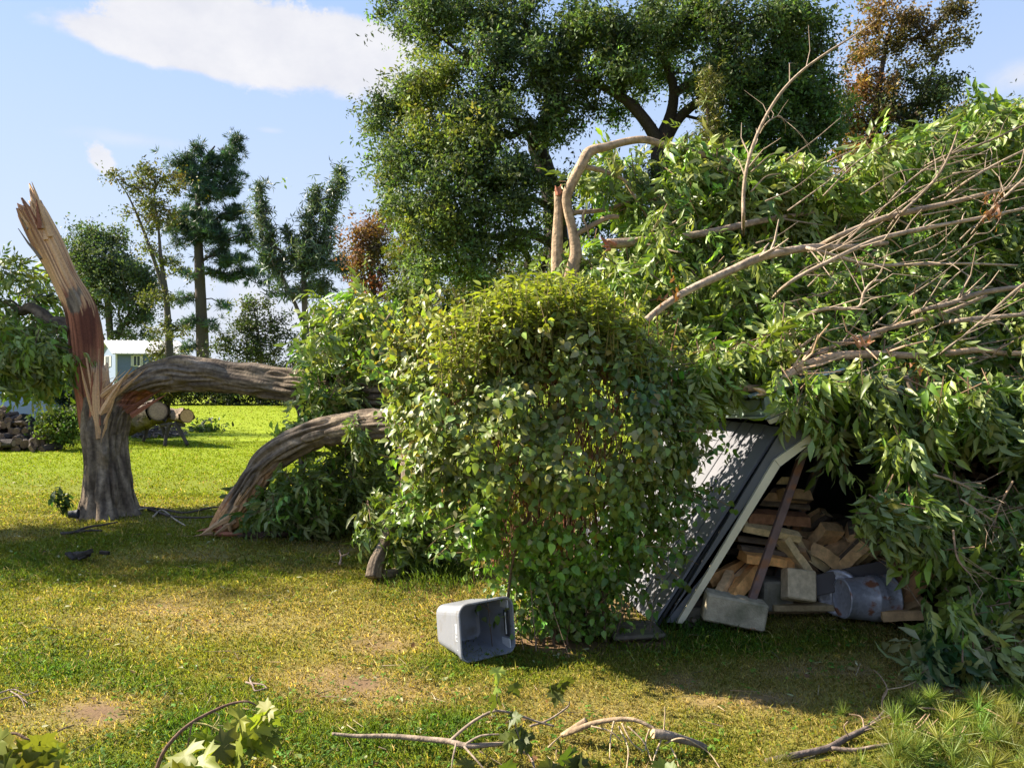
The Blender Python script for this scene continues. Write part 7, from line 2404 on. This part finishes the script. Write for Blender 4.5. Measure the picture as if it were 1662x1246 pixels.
def small_sticks():
    def stick(name, label, rows_list, r, col, cat='stick', group=None):
        a = rows_list[0][0]
        root = thing(name, label, cat, gr(a[0], a[1]), group)
        for rows in rows_list:
            limb(root, 'twig', [(x, y, dg(y, .01 + .02 * (i % 2))) for i, (x, y) in enumerate(rows)], r, 24, 7, col)
    stick('stick', 'dark bent stick on the grass below the snapped tree foot', [[(97, 866), (118, 864), (140, 856), (165, 852), (190, 847)], [(118, 864), (145, 861), (165, 861)]], .016, (.075, .06, .05))
    stick('stick', 'pale bent stick beside the root of the snapped tree', [[(248, 838), (262, 828), (282, 842), (300, 853)], [(220, 828), (240, 824), (262, 826)]], .012, (.36, .29, .21))
    stick('stick', 'long thin dark stick running from the tree root to the propped limb', [[(215, 822), (260, 826), (300, 832), (340, 824), (375, 822)], [(240, 826), (280, 838), (320, 840), (350, 838)]], .016, (.10, .075, .06))
    stick('stick', 'small pale curled stick standing beside the drooping branch stub', [[(551, 916), (553, 905), (551, 896), (550, 893)], [(553, 903), (562, 900), (566, 897)]], .010, (.40, .26, .17))
    stick('stick', 'small grey forked twig lying on a bare brown patch', [[(398, 1108), (408, 1112), (413, 1122), (430, 1118)], [(408, 1112), (404, 1102), (410, 1096)], [(408, 1110), (425, 1112), (432, 1118)]], .005, (.20, .15, .125))
    stick('stick', 'bunch of grey twigs lying by the near edge of the lawn', [[(-5, 1126), (20, 1120), (40, 1128), (60, 1122)], [(10, 1120), (30, 1133), (38, 1150)], [(-8, 1138), (20, 1131), (45, 1130)], [(25, 1128), (42, 1142)]], .004, (.22, .17, .14))
    stick('stick', 'pale snapped stick end lying on the near grass', [[(536, 1192), (520, 1190)]], .008, (.5, .38, .28)) if False else None
    # clod of dark debris, orange leaf, weed by the tree, bark slab by the limb foot
    p = gr(133, 910)
    root = thing('bark_clod', 'dark clod of bark lying on the shaded grass', 'bark', p)
    G = Geo()
    for k in range(7):
        V, fs = box((RNG.uniform(.06, .16), RNG.uniform(.03, .07), RNG.uniform(.015, .04)), rot('Z', RNG.uniform(-.6, .6)) @ rot('Y', RNG.uniform(-.5, .5)), p + np.array([RNG.normal() * .07, RNG.normal() * .03, .03 + .05 * RNG.random()]), .006)
        G.add(V, fs, np.array([.045, .038, .032]) * RNG.uniform(.7, 1.5))
    G.part(root, 'flakes', M_BARK)
    p = gr(1216, 1026)
    V, Fc = maple_leaf(.075)
    o = link('fallen_leaf', mesh('fallen_leaf', V @ basis(np.array([1, .2, .15]), np.array([0, -.5, 1])).T, Fc, M_LEAF, col=(.42, .13, .04)), None, tuple(p + np.array([0, 0, .04])))
    tag(o, 'single curled orange leaf on the shaded grass in front of the tilted concrete block', 'leaf')
    p = gr(455, 870)
    root = thing('bark_slab', 'dark strip of bark lying on the grass beside the torn limb foot', 'bark', p)
    limb(root, 'strip', [(385, 870, dg(870)), (420, 869, dg(869)), (455, 867, dg(868)), (480, 866, dg(867))], [.03, .035, .03, .015], 24, 8, (.085, .055, .04))
    p = gr(500, 822)
    root = thing('bark_slab', 'orange torn wood slab lying in the shade under the propped limb', 'bark', p)
    for (a, b) in (((450, 822), (500, 818)), ((462, 828), (510, 823)), ((440, 826), (470, 816))):
        splinter(root, at(*a, 8.4), at(*b, 8.45), .035, .02, np.array([.55, .27, .12]))
    p = gr(101, 836)
    root = thing('weed', 'small dark leafy weed beside the black pot', 'weed', p)
    Lv, G = Leaves([ovate(.09, .05, .3, .4) for _ in range(3)]), Geo()
    for k in range(9):
        tip = p + np.array([RNG.normal() * .10 - .02, RNG.normal() * .05, RNG.uniform(.15, .34)])
        V, q = sticks([p], [tip], .004, .002)
        G.add(V, q, (.08, .1, .03))
        m = 9
        f = RNG.uniform(.3, 1, m)
        pp = p + (tip - p) * f[:, None]
        Lv.add(pp, basis(unit(rand_unit(m) + [0, 0, -.2]), unit(rand_unit(m) * .5 + [0, 0, 1])), RNG.uniform(.6, 1.2, m), jitter_col((.045, .085, .022), m))
    G.part(root, 'stalks', M_TWIG)
    Lv.build(root, M_LEAF, 0)
    # weeds and tufts at the bush foot and under the drooping branch
    for (a, b, sx, n, hgt, lab) in ((740, 930, 55, 420, .16, 'tuft of bright tall grass growing between the branch stub and the bush'), (700, 950, 60, 300, .10, 'patch of yellowish weeds behind the tipped tote'), (1130, 1028, 60, 260, .08, 'tuft of dark green grass at the foot of the cream trim'), (960, 1020, 60, 160, .1, 'weeds at the bush foot beside the stone slab')):
        x = a + RNG.normal(size=n) * sx * .6
        y = b + RNG.normal(size=n) * 10
        P0 = np.array([gr(i, max(j, 880)) for i, j in zip(x, y)])
        tip = P0 + np.stack([RNG.normal(size=n) * hgt * .4, RNG.normal(size=n) * hgt * .4, RNG.uniform(.4, 1, n) * hgt], 1)
        m2 = P0 * .45 + tip * .55 + np.array([0, 0, .18]) * hgt
        s = unit(np.cross(tip - P0, rand_unit(n))) * .0035
        V = np.stack([P0 - s, P0 + s, m2 + s, m2 - s, tip], 1).reshape(-1, 3)
        o5 = (np.arange(n) * 5)[:, None]
        c = np.repeat(jitter_col((.10, .15, .025) if 'dark' not in lab else (.06, .12, .02), n, .1, .3), 5, 0)
        o = link('grass_tuft', mesh('grass_tuft', V, [o5 + np.array([[2, 3, 4]]), o5 + np.array([[0, 1, 2, 3]])], M_GRASS, col=c))
        tag(o, kind='stuff')


small_sticks()


# ---------------------------------------------------------------- across the lawn
def round_log(name, label, cat, A, B, r, endc, barkc, group=None, sides=20, amp=.1, ends=(0, 1)):
    A, B = np.asarray(A, float), np.asarray(B, float)
    root = thing(name, label, cat, (A + B) / 2, group)
    V, fs, th, s = tube([list(A) + [r], list(A * .5 + B * .5) + [r * .97], list(B) + [r * .95]], 26, sides, bark_disp(3, amp, int(RNG.integers(0, 60))), cap=False)
    part(root, 'bark', V, fs, M_BARK, col=np.asarray(barkc) * (.6 + .8 * fbm(V * 9, 3, 8)[:, None]), smooth=True)
    T = unit(B - A)
    for e in ends:
        P, t = (A, -T) if e == 0 else (B, T)
        u = unit(np.cross(t, [0, 0, 1.0]))
        v = np.cross(t, u)
        rings, cs = [], []
        a = np.linspace(0, 2 * np.pi, sides, endpoint=False)
        rr = r * (1.0 if e == 0 else .96)
        for f in (1.0, .88, .86, .5, .02):
            rings.append(P + t * .004 + (np.cos(a)[:, None] * u + np.sin(a)[:, None] * v) * rr * f)
            cs.append(np.tile(np.asarray(endc) * (.30 if f > .87 else 1 + RNG.normal() * .1), (sides, 1)))
        V, q = ring_surface(rings)
        part(root, 'cut_end', V, q, M_SPLIT, col=np.concatenate(cs))
    return root


def sawn_logs():
    rough = (.17, .135, .105)
    round_log('cut_log', 'rough-barked sawn log with a grey end, the one farther from the open lawn', 'log', at(256, 667, 18.6), at(205, 690, 20.6), .235, (.28, .20, .14), rough, 'sawn logs on the trestle', amp=.45, ends=(0,))
    round_log('cut_log', 'rough-barked sawn log with a warm orange end resting on splayed legs', 'log', at(303, 675, 18.4), at(248, 676, 20.4), .165, (.44, .27, .15), (.22, .165, .12), 'sawn logs on the trestle', amp=.35, ends=(0,))
    b = gr(285, 720)
    root = thing('trestle', 'low trestle of splayed poles holding up the sawn logs', 'trestle', b)
    for rows in ([(276, 686, 18.5), (270, 705, 18.5), (267, 724, 18.4)], [(284, 686, 18.5), (294, 703, 18.4), (304, 722, 18.3)], [(262, 688, 18.8), (266, 700, 18.8), (268, 712, 18.8)], [(240, 690, 19.5), (236, 705, 19.4), (232, 716, 19.3)]):
        limb(root, 'leg', rows, [.05, .045, .04], 16, 8, (.07, .058, .05))
    limb(root, 'rail', [(262, 690, 18.6), (285, 688, 18.5), (300, 690, 18.5)], [.04, .04, .04], 12, 8, (.08, .065, .05))
    # brush heap under and behind
    p = gr(222, 712)
    root = thing('brush_heap', 'grey heap of brushwood and clippings under the rough-barked sawn logs', 'brush heap', p)
    m = 1100
    th = RNG.uniform(0, 6.28, m)
    rr = np.sqrt(RNG.random(m))
    x = p[0] + .1 + np.cos(th) * rr * .62
    y = p[1] + 1.0 + np.sin(th) * rr * .8
    z = RNG.random(m) * .50 * (1 - rr ** 2) + .02
    A = np.stack([x, y, z], 1)
    B = A + rand_unit(m) * RNG.uniform(.06, .25, (m, 1)) * np.array([1, 1, .4])
    V, q = sticks(A, B, RNG.uniform(.006, .02, m), .005, 4)
    G = Geo()
    G.add(V, q, np.repeat(np.array([.15, .125, .115]) * np.exp(RNG.normal(size=(m, 1)) * .35), 8, 0))
    tag(G.part(root, 'brushwood', M_TWIG), kind='stuff')
    p = gr(325, 700)
    root = thing('weed_patch', 'patch of dark green weeds on the lawn beyond the orange log end', 'weed', p)
    Lv = Leaves([ovate(.16, .08, .3, .4) for _ in range(3)])
    m = 300
    pp = p + np.stack([RNG.normal(size=m) * .25, RNG.normal(size=m) * .3 + .3, np.abs(RNG.normal(size=m)) * .14], 1)
    Lv.add(pp, basis(unit(rand_unit(m)), unit(rand_unit(m) * .5 + [0, 0, 1])), RNG.uniform(.6, 1.2, m), jitter_col((.05, .085, .02), m))
    Lv.build(root, M_LEAF, 0)


sawn_logs()


def log_heap():
    g = 'dark logs heaped beside the lawn'
    lab = 'dark round log in the heap beside the leafy limb'
    proto = []
    for k in range(6):
        r = RNG.uniform(.055, .10)
        L = RNG.uniform(.4, .55)
        V, fs, C = split_log_geo(L, r, 3 if k < 4 else 1, np.array([.33, .22, .15]) * RNG.uniform(.5, 1.0), (.075, .060, .052))
        proto.append((mesh('log', V, fs, M_BARK, col=C), r))
    n = 0
    for row in range(7):
        cnt = 16 - row * 2
        for k in range(cnt):
            x = -18 + k * 6.6 + row * 2.5 + RNG.normal() * 2
            me, r = proto[int(RNG.integers(0, 6))]
            o = bpy.data.objects.new('log', me)
            COL.objects.link(o)
            d = 17.6 + row * .10 + RNG.normal() * .12
            zz = .07 + row * .115 + RNG.normal() * .02
            o.location = ((x - CX) / F * d, d, zz)
            o.rotation_euler = (RNG.normal() * .15, RNG.uniform(0, 6), RNG.normal() * (.5 if row < 6 else .9) + .25)
            tag(o, lab, 'log', g)
            n += 1
    # second, taller half of the heap at the frame edge
    for row in range(6):
        for k in range(6 - row // 2):
            me, r = proto[int(RNG.integers(0, 6))]
            o = bpy.data.objects.new('log', me)
            COL.objects.link(o)
            d = 18.6 + RNG.normal() * .1
            o.location = ((-30 + k * 12 - CX) / F * d, d, .1 + row * .15)
            o.rotation_euler = (RNG.normal() * .2, RNG.uniform(0, 6), RNG.normal() * .6 + .3)
            tag(o, lab, 'log', g)
    round_log('log', 'longer fallen log lying along the grass at the front of the dark heap', 'log', at(-15, 720, 17.4), at(22, 719, 17.3), .085, (.26, .19, .14), (.07, .06, .055), g, amp=.2)


log_heap()


def parked_car():
    d = 21.5
    c = at(-35, 700, d)
    root = thing('parked_car', 'pale blue parked vehicle mostly hidden behind leaves above the log heap', 'car', (c[0], d, 0))
    L, Wd = 4.3, 1.75
    ang = .25
    R = rot('Z', ang)
    mp = solid('car_paint', .3, .5, metal=.2, noise_scale=3, noise_amt=.06, bump=0)
    mg = solid('car_glass', .08, .6, noise_scale=2, noise_amt=.1, bump=0, base=(.06, .08, .11))
    mt = solid('tyre', .85, .2, base=(.02, .02, .02))
    prof = [(-2.15, .45), (-2.1, .85), (-1.9, 1.0), (-1.2, 1.05), (-.7, 1.42), (.5, 1.46), (1.15, 1.08), (1.95, .98), (2.15, .75), (2.15, .42), (1.75, .35), (-1.75, .35)]

    def hull(pf, hw, tuck):
        n = len(pf)
        V = []
        for s in (-1, 1):
            for x, z in pf:
                k = hw - tuck * max(0, z - 1.0)
                V.append((x, s * k, z))
        V = np.array(V)
        q = np.array([[i, (i + 1) % n, n + (i + 1) % n, n + i] for i in range(n)])
        t = np.array([[0, i + 1, i] for i in range(1, n - 1)] + [[n, n + i, n + i + 1] for i in range(1, n - 1)])
        return V, [q, t]
    off = np.array([c[0], d, 0])
    V, fs = hull(prof, Wd / 2, .35)
    part(root, 'body', V @ R.T + off, fs, mp, col=(.26, .34, .48))
    for s in (-1, 1):
        P = np.array([(-.95, s * .80, 1.10), (-.62, s * .735, 1.36), (.42, s * .725, 1.39), (.92, s * .80, 1.10)]) + np.array([0, s * .03, 0])
        V = np.vstack([P, P - [0, s * .02, 0]])
        part(root, 'window', V @ R.T + off, [np.array([[0, 1, 2, 3], [7, 6, 5, 4], [0, 4, 5, 1], [1, 5, 6, 2], [2, 6, 7, 3], [3, 7, 4, 0]])], mg, col=(.1, .12, .15))
    for (x0, z0, x1, z1, nm) in ((.56, 1.43, 1.12, 1.12, 'windscreen'), (-.76, 1.40, -1.17, 1.09, 'rear_window')):
        P = np.array([(x0, -.66, z0), (x0, .66, z0), (x1, .72, z1), (x1, -.72, z1)]) + np.array([.03 if x0 > 0 else -.03, 0, .03])
        V = np.vstack([P, P - [0, 0, .02]])
        part(root, nm, V @ R.T + off, [np.array([[0, 1, 2, 3], [7, 6, 5, 4], [0, 4, 5, 1], [1, 5, 6, 2], [2, 6, 7, 3], [3, 7, 4, 0]])], mg, col=(.5, .6, .7))
    for x in (-1.35, 1.35):
        for s in (-1, 1):
            V, fs, _, _ = tube([[x, s * .70, .32, .32], [x, s * .90, .32, .32]], 3, 20)
            part(root, 'wheel', V @ R.T + off, fs, mt)


parked_car()


def house():
    d = 70.0
    blue, pale = np.array([.095, .128, .235]), np.array([.18, .23, .34])
    white = np.array([.46, .46, .46])
    c = at(190, 612, d)
    root = thing('house', 'small blue house with a white metal roof beyond the lawn', 'house', (c[0], d, 0))
    P = lambda a, b, dd: at(a, b, dd)
    ex, gx = 300, 163
    z0 = 0.0
    d2 = 75.0                     # far end of the gable wall
    A = P(190, 575, d); Bq = P(ex, 575, d + 1.5)
    Cc = P(163, 575, d2)
    zt = A[2]

    def wall(a, b, top, th, col, name):
        a, b = np.array([a[0], a[1], 0.0]), np.array([b[0], b[1], 0.0])
        u = unit(b - a)
        n = np.array([u[1], -u[0], 0])
        G = Geo()
        q = [a, b, b + [0, 0, top], a + [0, 0, top]]
        V = np.vstack([q, np.array(q) - n * th])
        G.add(V, np.array([[0, 1, 2, 3], [7, 6, 5, 4], [0, 4, 5, 1], [1, 5, 6, 2], [2, 6, 7, 3], [3, 7, 4, 0]]), col)
        return G.part(root, name, M_PAINT)
    wall(A, Bq, zt, .15, blue, 'front_wall')
    # gable wall with its peak
    a, b = np.array([Cc[0], Cc[1], 0]), np.array([A[0], A[1], 0])
    u = unit(b - a)
    n = np.array([u[1], -u[0], 0])
    m = (a + b) / 2
    ridge_z = P(164, 553.5, (d + d2) / 2)[2]
    V = np.array([a, b, b + [0, 0, zt], m + [0, 0, ridge_z - .1], a + [0, 0, zt]])
    V = np.vstack([V, V - n * .15])
    G = Geo()
    G.add(V, [np.array([[0, 1, 2, 4], [5, 9, 7, 6], [0, 5, 6, 1], [1, 6, 7, 2], [2, 7, 8, 3], [3, 8, 9, 4], [4, 9, 5, 0]]), np.array([[2, 3, 4], [7, 9, 8]])], pale)
    G.part(root, 'gable_wall', M_PAINT)
    # back wall and far end close the house
    bk = Bq + (Cc - A)
    wall(bk, Cc, zt, .15, blue, 'rear_wall')
    wall(Bq, bk, zt + .3, .15, blue, 'end_wall')
    # roof: two slopes with standing seams
    ov = .45
    run = unit(Bq - A) * np.array([1, 1, 0])
    dep = unit(Cc - A) * np.array([1, 1, 0])
    e0 = np.array([A[0], A[1], zt]) - run * ov - dep * ov
    e1 = np.array([Bq[0], Bq[1], zt]) + run * ov - dep * ov
    Lr = np.linalg.norm(e1 - e0)
    half = np.linalg.norm(Cc - A) / 2 + ov
    hr = ridge_z - zt
    for s in (0, 1):
        G = Geo()
        o = e0 if s == 0 else e0 + dep * half * 2
        dv = dep * half * (1 if s == 0 else -1) + np.array([0, 0, hr])
        q = [o, o + run * Lr, o + run * Lr + dv, o + dv]
        V = np.vstack([q, np.array(q) + [0, 0, .08]])
        G.add(V, np.array([[3, 2, 1, 0], [4, 5, 6, 7], [0, 1, 5, 4], [1, 2, 6, 5], [2, 3, 7, 6], [3, 0, 4, 7]]) if s == 0 else np.array([[0, 1, 2, 3], [7, 6, 5, 4], [4, 5, 1, 0], [5, 6, 2, 1], [6, 7, 3, 2], [7, 4, 0, 3]]), white * .9)
        for k in range(14):
            x = Lr * (k + .5) / 14
            a_ = o + run * x + np.array([0, 0, .10])
            V, qq = sticks([a_], [a_ + dv], .035, .035, 4)
            G.add(V, qq, white)
        G.part(root, 'roof', M_PAINT)
    # corner board, fascia, windows with shutters
    G = Geo()
    V, fs = box((.14, .14, zt), None, (A[0] - .02, A[1] - .03, zt / 2))
    G.add(V, fs, white)
    G.part(root, 'corner_board', M_PAINT)

    def window(pa, pb, ya, yb, shut, w0, w1):
        fr = link('window', None, root)
        p0, p1 = w0(pa), w0(pb)
        zt_, zb = p0[2] * 0 + H - (ya - HY) / F * p0[1], H - (yb - HY) / F * p0[1]
        u = unit((p1 - p0) * np.array([1, 1, 0]))
        n = np.array([u[1], -u[0], 0])
        W = np.linalg.norm((p1 - p0)[:2])
        mid = (p0 + p1) / 2
        mid[2] = (zt_ + zb) / 2
        Rw = np.stack([u, n, [0, 0, 1]], -1)
        hgt = zt_ - zb
        pieces = [('pane', (W * .44, .03, hgt * .9), -W * .24, (.035, .045, .06)), ('pane', (W * .44, .03, hgt * .9), W * .24, (.035, .045, .06)), ('frame', (W, .06, .09), 0, white)]
        fr.location = tuple(mid - wloc(root))
        for nm, sz, ux, col in pieces:
            V, fs = box(sz, Rw, mid + u * ux + n * .06 + np.array([0, 0, (hgt / 2) if nm == 'frame' else 0]))
            G = Geo(); G.add(V, fs, col)
            G.part(fr, nm, M_PAINT)
        for ux in (-W / 2, 0, W / 2):
            V, fs = box((.07, .07, hgt), Rw, mid + u * ux + n * .06)
            G = Geo(); G.add(V, fs, white)
            G.part(fr, 'frame', M_PAINT)
        V, fs = box((W, .08, .09), Rw, mid + n * .06 - np.array([0, 0, hgt / 2]))
        G = Geo(); G.add(V, fs, white)
        G.part(fr, 'sill', M_PAINT)
        if shut:
            for s in (-1, 1):
                V, fs = box((W * .34, .05, hgt), Rw, mid + u * s * W * .72 + n * .05)
                G = Geo(); G.add(V, fs, white * .85)
                G.part(fr, 'shutter', M_PAINT)
    along = lambda a: P(a, 585, d + 1.5 * (a - 190) / (ex - 190))
    gab = lambda a: P(a, 585, d + (d2 - d) * (190 - a) / 27)
    window(217, 228, 577, 594, True, along, None)
    window(254, 262, 578, 592, False, along, None)
    window(173, 179, 578, 595, True, gab, None)


house()
